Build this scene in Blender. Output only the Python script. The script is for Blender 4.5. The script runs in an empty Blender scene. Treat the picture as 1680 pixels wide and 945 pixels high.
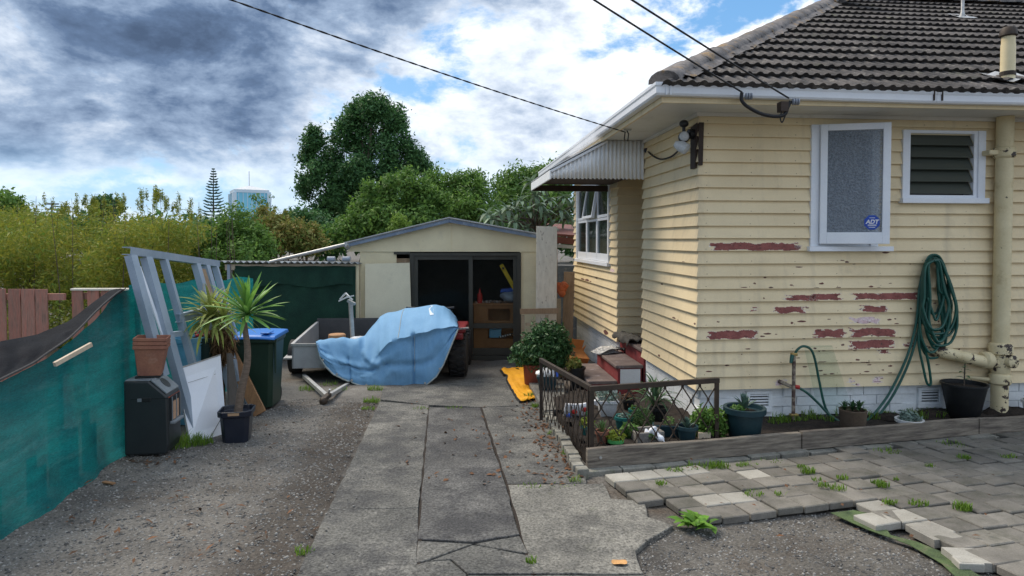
import bpy, bmesh, math, random
import numpy as np
from mathutils import Vector, Matrix, Euler
from mathutils import noise as mnoise
R = math.radians
S = bpy.context.scene
C = S.collection.objects
random.seed(11)
rng = np.random.default_rng(5)

# ------------------------------------------------------------------ camera
F, PITCH, PX0, PY0 = 1069.0, R(1.6), 840.0, 423.9
CAMZ = 1.7
cd = bpy.data.cameras.new('camera'); cam = bpy.data.objects.new('camera', cd); C.link(cam)
cam.location = (0, 0, CAMZ); cam.rotation_euler = (R(90) - PITCH, 0, 0)
cd.sensor_width = 36; cd.lens = F / 1680 * 36
cd.shift_y = -(472.5 - PY0) / 1680
cd.clip_start = .05; cd.clip_end = 5000
S.camera = cam
S.view_settings.view_transform = 'Standard'; S.view_settings.look = 'None'
S.view_settings.exposure = 0.64; S.view_settings.gamma = 1

# ------------------------------------------------------------------ light
SUN_EL, SUN_AZ = R(52), R(-52)            # azimuth measured from +Y towards +X
sd = Vector((math.sin(SUN_AZ) * math.cos(SUN_EL), math.cos(SUN_AZ) * math.cos(SUN_EL), math.sin(SUN_EL)))
sl = bpy.data.lights.new('sun', 'SUN'); so = bpy.data.objects.new('sun', sl); C.link(so)
so.rotation_euler = (-sd).to_track_quat('-Z', 'Y').to_euler(); so.location = (0, 0, 30)
sl.energy = 2.6; sl.angle = R(30); sl.color = (1, .89, .74)

w = bpy.data.worlds.new("World"); S.world = w; w.use_nodes = True
nt = w.node_tree; nt.nodes.clear()
def NN(t, **k):
    n = nt.nodes.new(t)
    for a, b in k.items(): setattr(n, a, b)
    return n
def mth(op, a, b=None, c=None, clamp=False):
    n = NN('ShaderNodeMath', operation=op, use_clamp=clamp)
    for i, x in enumerate((a, b, c)):
        if x is None: continue
        if isinstance(x, (int, float)): n.inputs[i].default_value = x
        else: nt.links.new(x, n.inputs[i])
    return n.outputs[0]
def sstep(x, lo, hi, a=0.0, b=1.0):
    n = NN('ShaderNodeMapRange', interpolation_type='SMOOTHSTEP')
    nt.links.new(x, n.inputs[0])
    for i, q in enumerate((lo, hi, a, b)): n.inputs[i + 1].default_value = q
    return n.outputs[0]
def mixc(f, a, b):
    n = NN('ShaderNodeMixRGB')
    if isinstance(f, (int, float)): n.inputs[0].default_value = f
    else: nt.links.new(f, n.inputs[0])
    for i, q in ((1, a), (2, b)):
        if isinstance(q, tuple): n.inputs[i].default_value = q + (1,)
        else: nt.links.new(q, n.inputs[i])
    return n.outputs[0]
sky = NN('ShaderNodeTexSky', sky_type='NISHITA'); sky.sun_disc = False
sky.sun_elevation = SUN_EL; sky.sun_rotation = SUN_AZ
tc = NN('ShaderNodeTexCoord'); sep = NN('ShaderNodeSeparateXYZ'); nt.links.new(tc.outputs['Generated'], sep.inputs[0])
dx, dy, dz = sep.outputs
def cloudnoise(scale, off, det=7, rough=.5, dist=.0, flat=2.0, lift=0.0):
    cb = NN('ShaderNodeCombineXYZ'); nt.links.new(dx, cb.inputs[0]); nt.links.new(dy, cb.inputs[1])
    nt.links.new(mth('MULTIPLY_ADD', mth('MAXIMUM', dz, -.02), flat, lift), cb.inputs[2])
    mp = NN('ShaderNodeMapping'); nt.links.new(cb.outputs[0], mp.inputs[0]); mp.inputs[1].default_value = off
    n = NN('ShaderNodeTexNoise'); nt.links.new(mp.outputs[0], n.inputs[0])
    n.inputs['Scale'].default_value = scale; n.inputs['Detail'].default_value = det
    n.inputs['Roughness'].default_value = rough; n.inputs['Distortion'].default_value = dist
    return n.outputs[0]
OFF = (8.7, 1.9, 2.4)
big_ = cloudnoise(5.2, OFF, 12, .60, .15, 1.9)
up_ = cloudnoise(5.2, OFF, 12, .60, .15, 1.9, .055)           # the same field a little higher: gives each billow a lit top and a dull base
fine_ = cloudnoise(11.0, (1.4, 9.3, 4), 10, .62, .2)
# the dark bank of cloud lies to the left; the clouds towards the right are thin and white
bank = sstep(dx, .16, -.36)
bank = mth('MULTIPLY', bank, sstep(dz, .055, .125))
body = mth('ADD', big_, mth('MULTIPLY', bank, .10))
lit = mth('SUBTRACT', big_, up_)                               # >0: the top side of a billow
shade = mth('ADD', mth('MULTIPLY', sstep(body, .38, .76), .82), mth('MULTIPLY', bank, .34))
shade = mth('SUBTRACT', shade, mth('MULTIPLY', lit, 1.9))
shade = mth('ADD', shade, mth('MULTIPLY', mth('SUBTRACT', fine_, .5), .75))
shade = mth('MULTIPLY', shade, .80, None, True)
ramp = NN('ShaderNodeValToRGB'); nt.links.new(shade, ramp.inputs[0])
cr = ramp.color_ramp; cr.elements[0].position = 0.05; cr.elements[0].color = (.86, .87, .89, 1); cr.elements[1].position = 1.0; cr.elements[1].color = (.055, .085, .145, 1)
for p_, c_ in ((.35, (.58, .635, .71, 1)), (.62, (.235, .31, .43, 1)), (.82, (.095, .145, .24, 1))):
    e_ = cr.elements.new(p_); e_.color = c_
ccol = ramp.outputs[0]
thin = sstep(mth('ADD', body, mth('MULTIPLY', mth('SUBTRACT', fine_, .5), .18)), .40, .52)
low = sstep(dz, .03, .15)                         # near the horizon the cover breaks up to pale blue
cover = mth('MULTIPLY', thin, mth('ADD', mth('MULTIPLY', low, .62), .38))
skyblue = mixc(sstep(dz, 0, .5), (.20, .43, .70), (.09, .28, .58))
nis = NN('ShaderNodeMixRGB', blend_type='MULTIPLY'); nis.inputs[0].default_value = 1
nt.links.new(sky.outputs[0], nis.inputs[1]); nis.inputs[2].default_value = (.09, .09, .09, 1)
blue = mixc(.7, nis.outputs[0], skyblue)
col = mixc(cover, blue, ccol)
zen = mth('ADD', 1.0, mth('MULTIPLY', sstep(dz, .42, .9), .45))   # overcast sky: brighter overhead
sc = NN('ShaderNodeVectorMath', operation='SCALE'); nt.links.new(col, sc.inputs[0]); nt.links.new(zen, sc.inputs['Scale'])
SKYSTR = .1
sc2 = NN('ShaderNodeVectorMath', operation='SCALE'); nt.links.new(sc.outputs[0], sc2.inputs[0]); sc2.inputs['Scale'].default_value = 1.0 / SKYSTR
bg = NN('ShaderNodeBackground'); nt.links.new(sc2.outputs[0], bg.inputs[0]); bg.inputs[1].default_value = SKYSTR
wo = NN('ShaderNodeOutputWorld'); nt.links.new(bg.outputs[0], wo.inputs[0])

# ------------------------------------------------------------------ geometry of the view: pixel of the photograph -> point in the place
GS = .0365                                          # the yard falls away from the street
def gz(y): return -GS * min(max(y, -20), 16)
def ray(px, py):
    a, b = (px - PX0) / F, -(py - PY0) / F
    return Vector((a, math.cos(PITCH) + b * math.sin(PITCH), -math.sin(PITCH) + b * math.cos(PITCH)))
CAM = Vector((0, 0, CAMZ))
def at(px, py, Y):
    d = ray(px, py); return CAM + d * (Y / d.y)
def onp(px, py, p, n):
    d = ray(px, py); n = Vector(n); return CAM + d * ((Vector(p) - CAM).dot(n) / d.dot(n))
def G(px, py, up=0.0):
    return onp(px, py, (0, 0, up), (0, GS, 1))
def on_ground(x, y, up=0.0): return Vector((x, y, gz(y) + up))

# ------------------------------------------------------------------ materials
M = {}
def mat(name, c1, c2=None, sc=4.0, rough=.7, bump=.15, bsc=70, metal=0, fine=.18, spec=.3, dirt=None, stretch=None,
        ovar=.0, coords='world', transl=0, dirt2=None, attr=None, runs=None, transp=0, detail=6, contrast=(.35, .65)):
    m = bpy.data.materials.new(name); m.use_nodes = True; t = m.node_tree; t.nodes.clear(); L = t.links
    def n(k, **kw):
        q = t.nodes.new(k)
        for a, b in kw.items(): setattr(q, a, b)
        return q
    out = n('ShaderNodeOutputMaterial'); p = n('ShaderNodeBsdfPrincipled'); L.new(p.outputs[0], out.inputs[0])
    if coords == 'world': co = n('ShaderNodeNewGeometry').outputs['Position']
    else: co = n('ShaderNodeTexCoord').outputs['Object']
    if stretch:
        mp = n('ShaderNodeMapping'); L.new(co, mp.inputs[0]); mp.inputs['Scale'].default_value = stretch; co = mp.outputs[0]
    def noi(s, d=6, ro=.6, off=0):
        q = n('ShaderNodeTexNoise'); L.new(co, q.inputs[0]); q.inputs['Scale'].default_value = s
        q.inputs['Detail'].default_value = d; q.inputs['Roughness'].default_value = ro
        return q.outputs[0]
    def ramp(x, lo, hi):
        q = n('ShaderNodeMapRange'); L.new(x, q.inputs[0]); q.inputs[1].default_value = lo; q.inputs[2].default_value = hi; return q.outputs[0]
    def mx(f, a, b, mode='MIX'):
        q = n('ShaderNodeMixRGB', blend_type=mode)
        if isinstance(f, (int, float)): q.inputs[0].default_value = f
        else: L.new(f, q.inputs[0])
        for i, v in ((1, a), (2, b)):
            if isinstance(v, tuple): q.inputs[i].default_value = v + (1,)
            else: L.new(v, q.inputs[i])
        return q.outputs[0]
    c2 = c2 or tuple(x * .78 for x in c1)
    if attr:
        a = n('ShaderNodeAttribute', attribute_name=attr); col = mx(a.outputs['Fac'], c1, c2)
    else:
        col = mx(ramp(noi(sc, detail), *contrast), c1, c2)
    for dd in (dirt, dirt2):
        if dd:
            dc, ds, lo, hi = dd[:4]
            x = ramp(noi(ds, 8, .7), lo, hi)
            if len(dd) > 4:
                q = n('ShaderNodeMath', operation='MULTIPLY'); L.new(x, q.inputs[0]); q.inputs[1].default_value = dd[4]; x = q.outputs[0]
            col = mx(x, col, dc)
    if runs:
        mp = n('ShaderNodeMapping'); L.new(co, mp.inputs[0]); mp.inputs['Scale'].default_value = (1, 1, .07)
        q = n('ShaderNodeTexNoise'); L.new(mp.outputs[0], q.inputs[0]); q.inputs['Scale'].default_value = runs[1]; q.inputs['Detail'].default_value = 5
        x = ramp(q.outputs[0], runs[2], runs[3]); y_ = n('ShaderNodeMath', operation='MULTIPLY'); L.new(x, y_.inputs[0]); y_.inputs[1].default_value = runs[4]
        col = mx(y_.outputs[0], col, runs[0])
    fn = noi(bsc, 4, .65)
    if fine:
        q = n('ShaderNodeMapRange'); L.new(fn, q.inputs[0]); q.inputs[1].default_value = .25; q.inputs[2].default_value = .75
        q.inputs[3].default_value = 1 - fine; q.inputs[4].default_value = 1 + fine
        v = n('ShaderNodeVectorMath', operation='SCALE'); L.new(col, v.inputs[0]); L.new(q.outputs[0], v.inputs['Scale']); col = v.outputs[0]
    if ovar:
        oi = n('ShaderNodeObjectInfo'); q = n('ShaderNodeMapRange'); L.new(oi.outputs['Random'], q.inputs[0])
        q.inputs[3].default_value = 1 - ovar; q.inputs[4].default_value = 1 + ovar
        v = n('ShaderNodeVectorMath', operation='SCALE'); L.new(col, v.inputs[0]); L.new(q.outputs[0], v.inputs['Scale']); col = v.outputs[0]
    L.new(col, p.inputs['Base Color']); p.inputs['Roughness'].default_value = rough; p.inputs['Metallic'].default_value = metal
    p.inputs['Specular IOR Level'].default_value = spec
    if bump:
        b = n('ShaderNodeBump'); b.inputs['Strength'].default_value = bump; b.inputs['Distance'].default_value = .01
        L.new(fn, b.inputs['Height']); L.new(b.outputs[0], p.inputs['Normal'])
    if transl:
        tr = n('ShaderNodeBsdfTranslucent'); L.new(col, tr.inputs[0]); ms = n('ShaderNodeMixShader'); ms.inputs[0].default_value = transl
        L.new(p.outputs[0], ms.inputs[1]); L.new(tr.outputs[0], ms.inputs[2]); L.new(ms.outputs[0], out.inputs[0])
    if transp:
        last = out.inputs[0].links[0].from_socket; tp = n('ShaderNodeBsdfTransparent'); ms = n('ShaderNodeMixShader'); ms.inputs[0].default_value = transp
        L.new(last, ms.inputs[1]); L.new(tp.outputs[0], ms.inputs[2]); L.new(ms.outputs[0], out.inputs[0])
    M[name] = m
    return m
def glassmat(name, tint, alpha, rough=.05, bump=0, bsc=60, base=(.02, .025, .025)):
    m = bpy.data.materials.new(name); m.use_nodes = True; t = m.node_tree; t.nodes.clear(); L = t.links
    out = t.nodes.new('ShaderNodeOutputMaterial'); p = t.nodes.new('ShaderNodeBsdfPrincipled')
    p.inputs['Base Color'].default_value = base + (1,); p.inputs['Roughness'].default_value = rough
    tr = t.nodes.new('ShaderNodeBsdfTransparent'); tr.inputs[0].default_value = tint + (1,)
    ms = t.nodes.new('ShaderNodeMixShader'); ms.inputs[0].default_value = alpha
    L.new(tr.outputs[0], ms.inputs[1]); L.new(p.outputs[0], ms.inputs[2]); L.new(ms.outputs[0], out.inputs[0])
    if bump:
        v = t.nodes.new('ShaderNodeTexVoronoi'); g = t.nodes.new('ShaderNodeTexCoord'); L.new(g.outputs['Object'], v.inputs[0]); v.inputs['Scale'].default_value = bsc
        b = t.nodes.new('ShaderNodeBump'); b.inputs['Strength'].default_value = bump; b.inputs['Distance'].default_value = .01
        L.new(v.outputs[0], b.inputs['Height']); L.new(b.outputs[0], p.inputs['Normal'])
        mr = t.nodes.new('ShaderNodeMapRange'); L.new(v.outputs[0], mr.inputs[0]); mr.inputs[1].default_value = 0; mr.inputs[2].default_value = .7
        mr.inputs[3].default_value = max(alpha - .22, 0); mr.inputs[4].default_value = min(alpha + .25, 1); L.new(mr.outputs[0], ms.inputs[0])
    M[name] = m; return m

# ------------------------------------------------------------------ mesh helpers
INV = {}
def link(o): C.link(o); return o
def tag(o, label=None, cat=None, group=None, kind=None):
    if label: o['label'] = label
    if cat: o['category'] = cat
    if group: o['group'] = group
    if kind: o['kind'] = kind
    return o
def thing(name, label, cat, loc=(0, 0, 0), rz=0.0, group=None):
    o = link(bpy.data.objects.new(name, None)); o.empty_display_size = .1
    o.location = loc; o.rotation_euler = (0, 0, rz)
    INV[o.name] = (Matrix.Translation(Vector(loc)) @ Matrix.Rotation(rz, 4, 'Z')).inverted()
    return tag(o, label, cat, group)
def root_inv(o):
    while o.parent: o = o.parent
    return INV.get(o.name, Matrix.Identity(4))
class MB:
    def __init__(s): s.v, s.f = [], []
    def add(s, vs, fs):
        b = len(s.v); s.v += [Vector(v) for v in vs]; s.f += [tuple(i + b for i in f) for f in fs]; return s
    def box(s, x0, x1, y0, y1, z0, z1, T=None):
        vs = [Vector(p) for p in ((x0, y0, z0), (x1, y0, z0), (x1, y1, z0), (x0, y1, z0), (x0, y0, z1), (x1, y0, z1), (x1, y1, z1), (x0, y1, z1))]
        if T is not None: vs = [T @ v for v in vs]
        return s.add(vs, [(0, 3, 2, 1), (4, 5, 6, 7), (0, 1, 5, 4), (1, 2, 6, 5), (2, 3, 7, 6), (3, 0, 4, 7)])
    def prism(s, pts, vec):
        n = len(pts); vec = Vector(vec); pts = [Vector(p) for p in pts]
        return s.add(pts + [p + vec for p in pts], [tuple(range(n - 1, -1, -1)), tuple(range(n, 2 * n))] + [(i, (i + 1) % n, n + (i + 1) % n, n + i) for i in range(n)])
    def bar(s, a, b, w, h, up=(0, 0, 1)):
        a, b = Vector(a), Vector(b); d = (b - a).normalized(); up = Vector(up)
        x = d.cross(up)
        if x.length < 1e-4: x = d.cross(Vector((1, 0, 0)))
        x.normalize(); y = x.cross(d).normalized()
        q = [x * w / 2 + y * h / 2, -x * w / 2 + y * h / 2, -x * w / 2 - y * h / 2, x * w / 2 - y * h / 2]
        return s.prism([a + k for k in q], b - a)
    def tube(s, pts, r, n=8, caps=True):
        pts = [Vector(p) for p in pts]; rs = r if isinstance(r, (list, tuple)) else [r] * len(pts)
        rings = []; up = None
        for i, p in enumerate(pts):
            d = (pts[min(i + 1, len(pts) - 1)] - pts[max(i - 1, 0)]).normalized()
            if up is None: up = Vector((0, 0, 1)) if abs(d.z) < .9 else Vector((1, 0, 0))
            x = d.cross(up).normalized(); up = x.cross(d).normalized()
            rings.append([p + (x * math.cos(a) + up * math.sin(a)) * rs[i] for a in [2 * math.pi * k / n for k in range(n)]])
        vs = [v for q in rings for v in q]; fs = []
        for i in range(len(pts) - 1):
            for k in range(n): fs.append((i * n + k, i * n + (k + 1) % n, (i + 1) * n + (k + 1) % n, (i + 1) * n + k))
        if caps: fs += [tuple(range(n - 1, -1, -1)), tuple(range((len(pts) - 1) * n, len(pts) * n))]
        return s.add(vs, fs)
    def lathe(s, prof, c=(0, 0, 0), n=20, T=None, square=False, ang=0):
        c = Vector(c); vs = []; fs = []
        for r, z in prof:
            for k in range(n):
                a = 2 * math.pi * k / n + ang
                rr = r
                if square: rr = r / max(abs(math.cos(a - ang + math.pi / 4 * 0)), abs(math.sin(a - ang))) if True else r
                v = Vector((rr * math.cos(a), rr * math.sin(a), z))
                vs.append((T @ v) if T is not None else c + v)
        for i in range(len(prof) - 1):
            for k in range(n): fs.append((i * n + k, i * n + (k + 1) % n, (i + 1) * n + (k + 1) % n, (i + 1) * n + k))
        fs += [tuple(range(n - 1, -1, -1)), tuple(range((len(prof) - 1) * n, len(prof) * n))]
        return s.add(vs, fs)
    def grid(s, P):
        h, w_ = len(P), len(P[0])
        return s.add([p for r in P for p in r], [(i * w_ + j, i * w_ + j + 1, (i + 1) * w_ + j + 1, (i + 1) * w_ + j) for i in range(h - 1) for j in range(w_ - 1)])
    def ball(s, c, r, sx=1, sy=1, sz=1, n=10, m=7, jit=0):
        c = Vector(c)
        P = []
        for i in range(m + 1):
            t = math.pi * i / m
            row = []
            for k in range(n):
                a = 2 * math.pi * k / n
                q = 1 + random.uniform(-jit, jit)
                row.append(c + Vector((math.sin(t) * math.cos(a) * r * sx * q, math.sin(t) * math.sin(a) * r * sy * q, math.cos(t) * r * sz * q)))
            row.append(row[0]); P.append(row)
        return s.grid(P)
    def mesh(s, name, m, smooth=False, recalc=True, ang=40):
        me = bpy.data.meshes.new(name); me.from_pydata([tuple(v) for v in s.v], [], s.f)
        if recalc and len(s.f) < 20000:
            bm = bmesh.new(); bm.from_mesh(me)
            if smooth: bmesh.ops.remove_doubles(bm, verts=bm.verts, dist=1e-5)
            bmesh.ops.recalc_face_normals(bm, faces=bm.faces); bm.to_mesh(me); bm.free()
        me.materials.append(M[m] if isinstance(m, str) else m)
        if smooth:
            me.polygons.foreach_set('use_smooth', [True] * len(me.polygons)); me.set_sharp_from_angle(angle=R(ang))
        me.update(); return me
    def build(s, name, m, parent=None, smooth=False, local=False, bev=0, sub=0, label=None, kind=None, ang=40, solid=0, recalc=True):
        org = None
        if parent is not None:
            if not local:
                T = root_inv(parent); s.v = [T @ v for v in s.v]
        else:
            xs = [v.x for v in s.v]; ys = [v.y for v in s.v]; zs = [v.z for v in s.v]
            org = Vector(((min(xs) + max(xs)) / 2, (min(ys) + max(ys)) / 2, min(zs))); s.v = [v - org for v in s.v]
        o = link(bpy.data.objects.new(name, s.mesh(name, m, smooth, recalc, ang)))
        if parent is not None: o.parent = parent
        else: o.location = org; INV[o.name] = Matrix.Translation(org).inverted()
        if solid: q = o.modifiers.new('solid', 'SOLIDIFY'); q.thickness = solid; q.offset = 0
        if sub: q = o.modifiers.new('sub', 'SUBSURF'); q.levels = q.render_levels = sub
        if bev: q = o.modifiers.new('bevel', 'BEVEL'); q.width = bev; q.segments = 2; q.limit_method = 'ANGLE'
        return tag(o, label=label, kind=kind)
def inst(name, me, parent, T, local=False):
    o = link(bpy.data.objects.new(name, me))
    if parent is not None:
        o.parent = parent
        T = T if local else root_inv(parent) @ T
    o.matrix_local = T
    return o
def copy_tree(o, parent=None):
    c = o.copy(); link(c)
    if parent is not None: c.parent = parent
    for ch in list(o.children): copy_tree(ch, c)
    return c
def LT(loc, rx=0, ry=0, rz=0, s=1.0):
    return Matrix.Translation(Vector(loc)) @ Euler((rx, ry, rz)).to_matrix().to_4x4() @ (Matrix.Diagonal((s, s, s, 1)) if not isinstance(s, tuple) else Matrix.Diagonal(s + (1,)))
def bez(pts, n=24):
    """smooth curve (Catmull-Rom) through the points"""
    P = [Vector(p) for p in pts]; P = [P[0] * 2 - P[1]] + P + [P[-1] * 2 - P[-2]]; out = []
    k = len(P) - 3; per = max(2, n // k)
    for i in range(k):
        a, b, c, d = P[i:i + 4]
        for j in range(per):
            t = j / per
            out.append(.5 * ((2 * b) + (c - a) * t + (2 * a - 5 * b + 4 * c - d) * t * t + (3 * b - a - 3 * c + d) * t ** 3))
    out.append(P[-2]); return out
def npmesh(name, V, Fq, m, rnd=None, parent=None, kind=None, smooth=False):
    """big mesh of quads from numpy arrays"""
    org = np.array([0., 0., 0.])
    if parent is None: org = np.array([V[:, 0].mean(), V[:, 1].mean(), V[:, 2].min()])
    else:
        T = np.array(root_inv(parent)); V = V @ T[:3, :3].T + T[:3, 3]
    V = V - org
    me = bpy.data.meshes.new(name); nv, nf, k = len(V), len(Fq), Fq.shape[1]
    me.vertices.add(nv); me.vertices.foreach_set('co', V.astype(np.float32).ravel())
    me.loops.add(nf * k); me.loops.foreach_set('vertex_index', Fq.astype(np.int32).ravel())
    me.polygons.add(nf); me.polygons.foreach_set('loop_start', np.arange(0, nf * k, k, dtype=np.int32))
    me.update(calc_edges=True)
    if rnd is not None:
        a = me.attributes.new('rnd', 'FLOAT', 'FACE'); a.data.foreach_set('value', rnd.astype(np.float32))
    if smooth: me.polygons.foreach_set('use_smooth', np.ones(nf, dtype=bool))
    me.materials.append(M[m]); me.validate()
    o = link(bpy.data.objects.new(name, me)); o.location = org
    if parent is not None: o.parent = parent
    else: INV[o.name] = Matrix.Translation(Vector(org)).inverted()
    return tag(o, kind=kind)
def unit(a): return a / np.maximum(np.linalg.norm(a, axis=1, keepdims=True), 1e-9)
def leaves(P, N, L, W, A=None, fold=.0, rndv=None):
    """rhombic leaf quads centred at P, normals near N; returns V, F"""
    n = len(P)
    if A is None: A = rng.normal(size=(n, 3))
    A = unit(A - N * (A * N).sum(1, keepdims=True)); B = np.cross(N, A)
    L = L.reshape(-1, 1); W = W.reshape(-1, 1)
    V = np.stack([P - A * L / 2, P + B * W / 2 + A * L * .05, P + A * L / 2 - N * fold * L, P - B * W / 2 + A * L * .05], 1).reshape(-1, 3)
    return V, np.arange(4 * n).reshape(n, 4)
def crown_points(blobs, n, shell=.55):
    """points through a union of ellipsoids (cx,cy,cz,rx,ry,rz), denser towards their surface; returns P, outward normal"""
    B = np.array(blobs, float); vol = (B[:, 3] * B[:, 4] * B[:, 5]) ** .72; k = rng.choice(len(B), n, p=vol / vol.sum())
    d = unit(rng.normal(size=(n, 3))); r = shell + (1 - shell) * rng.random((n, 1)) ** .7
    r *= 1 + .16 * rng.normal(size=(n, 1)) * (rng.random((n, 1)) > .55)
    return B[k, :3] + d * B[k, 3:] * r, d, k
def foliage(name, blobs, n, L, W, m, parent=None, kind=None, shell=.5, droop=.3, upbias=.35, clump=0, csize=.0):
    if clump:
        nc = max(1, n // clump); Pc, d, k = crown_points(blobs, nc, shell)
        P = np.repeat(Pc, clump, 0) + rng.normal(size=(nc * clump, 3)) * csize; d = np.repeat(d, clump, 0)
        base = np.repeat(rng.random(nc), clump)
    else:
        P, d, k = crown_points(blobs, n, shell); base = rng.random(len(P))
    n = len(P)
    N = unit(d * .6 + rng.normal(size=(n, 3)) * .7 + np.array([0, 0, upbias]))
    A = rng.normal(size=(n, 3)); A[:, 2] -= droop * 2
    V, Fq = leaves(P, N, L * rng.uniform(.45, 1.5, n), W * rng.uniform(.55, 1.5, n), A, .08)
    rnd = np.clip(base * .65 + rng.random(n) * .45 - .05, 0, 1)
    return npmesh(name, V, Fq, m, rnd, parent, kind)
def text_mesh(s, size, T, depth=.002):
    c = bpy.data.curves.new('text', 'FONT'); c.body = s; c.size = size; c.extrude = depth; c.align_x = 'CENTER'; c.align_y = 'CENTER'; c.shear = .18; c.offset = size * .035
    o = bpy.data.objects.new('text', c); C.link(o)
    me = bpy.data.meshes.new_from_object(o.evaluated_get(bpy.context.evaluated_depsgraph_get()))
    bpy.data.objects.remove(o); bpy.data.curves.remove(c)
    mb = MB(); mb.add([T @ v.co for v in me.vertices], [tuple(p.vertices) for p in me.polygons]); bpy.data.meshes.remove(me)
    return mb
# ------------------------------------------------------------------ material list
mat('weatherboard_paint', (.79, .65, .415), (.72, .585, .365), sc=1.6, rough=.55, bump=.12, bsc=90, fine=.05, ovar=.035, dirt=((.42, .33, .20), 3.2, .60, .80, .5), dirt2=((.16, .13, .10), 38, .74, .80, .55), runs=((.40, .33, .23), 9, .54, .80, .45))
mat('white_paint', (.80, .82, .85), (.72, .75, .80), sc=3, rough=.5, bump=.06, fine=.04, dirt=((.40, .38, .35), 9, .66, .8, .5))
mat('white_block_paint', (.74, .76, .77), (.66, .68, .68), sc=2.5, rough=.7, bump=.3, bsc=55, fine=.07, dirt=((.30, .31, .25), 4, .56, .8, .6))
mat('primer_red', (.29, .10, .085), (.20, .065, .055), sc=14, rough=.8, bump=.25, fine=.2)
mat('nail_rust', (.30, .22, .14), (.22, .14, .09), sc=20, rough=.9, bump=0)
mat('chip_edge', (.74, .68, .58), (.62, .52, .42), sc=30, rough=.8, bump=.2)
mat('chip_dark', (.10, .06, .05), (.16, .05, .045), sc=20, rough=.85, bump=.2)
mat('chip_pale', (.72, .62, .60), (.55, .35, .36), sc=40, rough=.8, bump=.2)
mat('roof_tile', (.10, .09, .084), (.04, .038, .039), sc=5, rough=.9, bump=.5, bsc=45, fine=.3, ovar=.32, dirt=((.27, .25, .22), 9, .56, .70, .7), dirt2=((.10, .11, .055), 3, .58, .72, .5))
mat('ridge_tile', (.21, .185, .17), (.085, .08, .078), sc=7, rough=.9, bump=.5, bsc=45, fine=.3, ovar=.12, dirt=((.32, .19, .06), 6, .54, .66, .75), dirt2=((.05, .05, .05), 14, .6, .7, .7))
mat('gutter_paint', (.78, .80, .83), (.70, .72, .76), sc=1.5, rough=.35, bump=.03, fine=.03, dirt=((.42, .42, .42), 5, .62, .85, .5))
mat('soffit_paint', (.74, .735, .70), (.64, .63, .58), sc=1.5, rough=.6, bump=.05, fine=.04, dirt=((.36, .34, .28), 3, .58, .8, .6))
mat('awning_paint', (.86, .865, .87), (.78, .785, .79), sc=2.5, rough=.5, bump=.04, fine=.04, dirt=((.42, .42, .42), 6, .6, .8, .6))
mat('dark_timber', (.055, .038, .03), sc=8, rough=.7, bump=.2)
mat('pipe_paint', (.70, .60, .38), (.62, .52, .31), sc=5, rough=.5, bump=.12, fine=.05, dirt=((.05, .035, .03), 9, .655, .675), dirt2=((.33, .22, .10), 5, .58, .78, .6))
mat('pipe_chipped', (.70, .60, .38), (.62, .52, .31), sc=5, rough=.5, bump=.12, fine=.05, dirt=((.05, .035, .03), 8, .565, .585), dirt2=((.33, .22, .10), 5, .58, .78, .6))
mat('black_plastic', (.018, .018, .02), sc=6, rough=.4, bump=.05, spec=.5)
mat('black_rubber', (.02, .02, .021), (.035, .034, .033), sc=10, rough=.8, bump=.3)
mat('clear_plastic', (.55, .57, .58), sc=6, rough=.2, bump=.0, spec=.6)
mat('wire_black', (.02, .02, .022), sc=30, rough=.6, bump=.2)
mat('porcelain', (.30, .32, .36), sc=12, rough=.25, bump=0)
mat('curtain', (.84, .86, .88), (.60, .62, .65), sc=3, rough=.9, bump=.1, transl=.3)
mat('curtain_cream', (.62, .58, .48), (.55, .5, .40), sc=3, rough=.9, bump=.1, transl=.3)
glassmat('window_glass', (.75, .82, .82), .32, .03)
glassmat('obscure_glass', (.86, .89, .91), .40, .2, .9, 62, (.25, .285, .33))
glassmat('louvre_glass', (.45, .55, .5), .85, .22, 0, 60, (.085, .095, .08))
glassmat('dark_glass', (.92, .94, .93), .10, .04, 0, 60, (.012, .016, .016))
glassmat('sheet_glass', (.955, .98, .972), .04, .03, 0, 60, (.05, .1, .09))
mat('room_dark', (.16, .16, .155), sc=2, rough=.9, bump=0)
mat('sticker_blue', (.015, .06, .36), (.02, .08, .42), sc=10, rough=.35, bump=0, fine=.02)
mat('sticker_white', (.8, .8, .82), sc=10, rough=.4, bump=0, fine=.02)
mat('step_red', (.26, .045, .045), (.17, .035, .04), sc=6, rough=.6, bump=.15, dirt=((.42, .38, .36), 9, .62, .75, .7))
mat('step_grey', (.19, .15, .135), (.12, .09, .085), sc=5, rough=.75, bump=.2, dirt=((.33, .30, .33), 7, .56, .72, .7))
mat('concrete', (.165, .16, .143), (.085, .084, .078), sc=1.9, rough=.9, bump=1.0, bsc=60, fine=.85, dirt=((.05, .05, .051), 3.0, .46, .60, .75), dirt2=((.36, .34, .30), 5, .60, .75, .4))
mat('concrete_dark', (.13, .127, .12), (.066, .065, .063), sc=2.2, rough=.9, bump=1.0, bsc=60, fine=.85, dirt=((.042, .042, .044), 3.2, .46, .60, .75), dirt2=((.26, .255, .24), 7, .62, .74, .5))
mat('concrete_pale', (.225, .215, .187), (.135, .13, .115), sc=1.7, rough=.9, bump=.9, bsc=60, fine=.8, dirt=((.075, .073, .068), 2.7, .47, .61, .75), dirt2=((.10, .105, .06), 6, .60, .72, .4))
mat('kerb_block', (.25, .24, .205), (.15, .145, .125), sc=8, rough=.9, bump=.4, bsc=80, fine=.25, ovar=.2, dirt=((.10, .12, .05), 9, .58, .72, .6))
mat('paver_grey', (.20, .185, .16), (.135, .126, .11), sc=3.5, rough=.88, bump=.35, bsc=110, fine=.22, ovar=.2, dirt=((.075, .075, .055), 5, .47, .68, .7))
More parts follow.
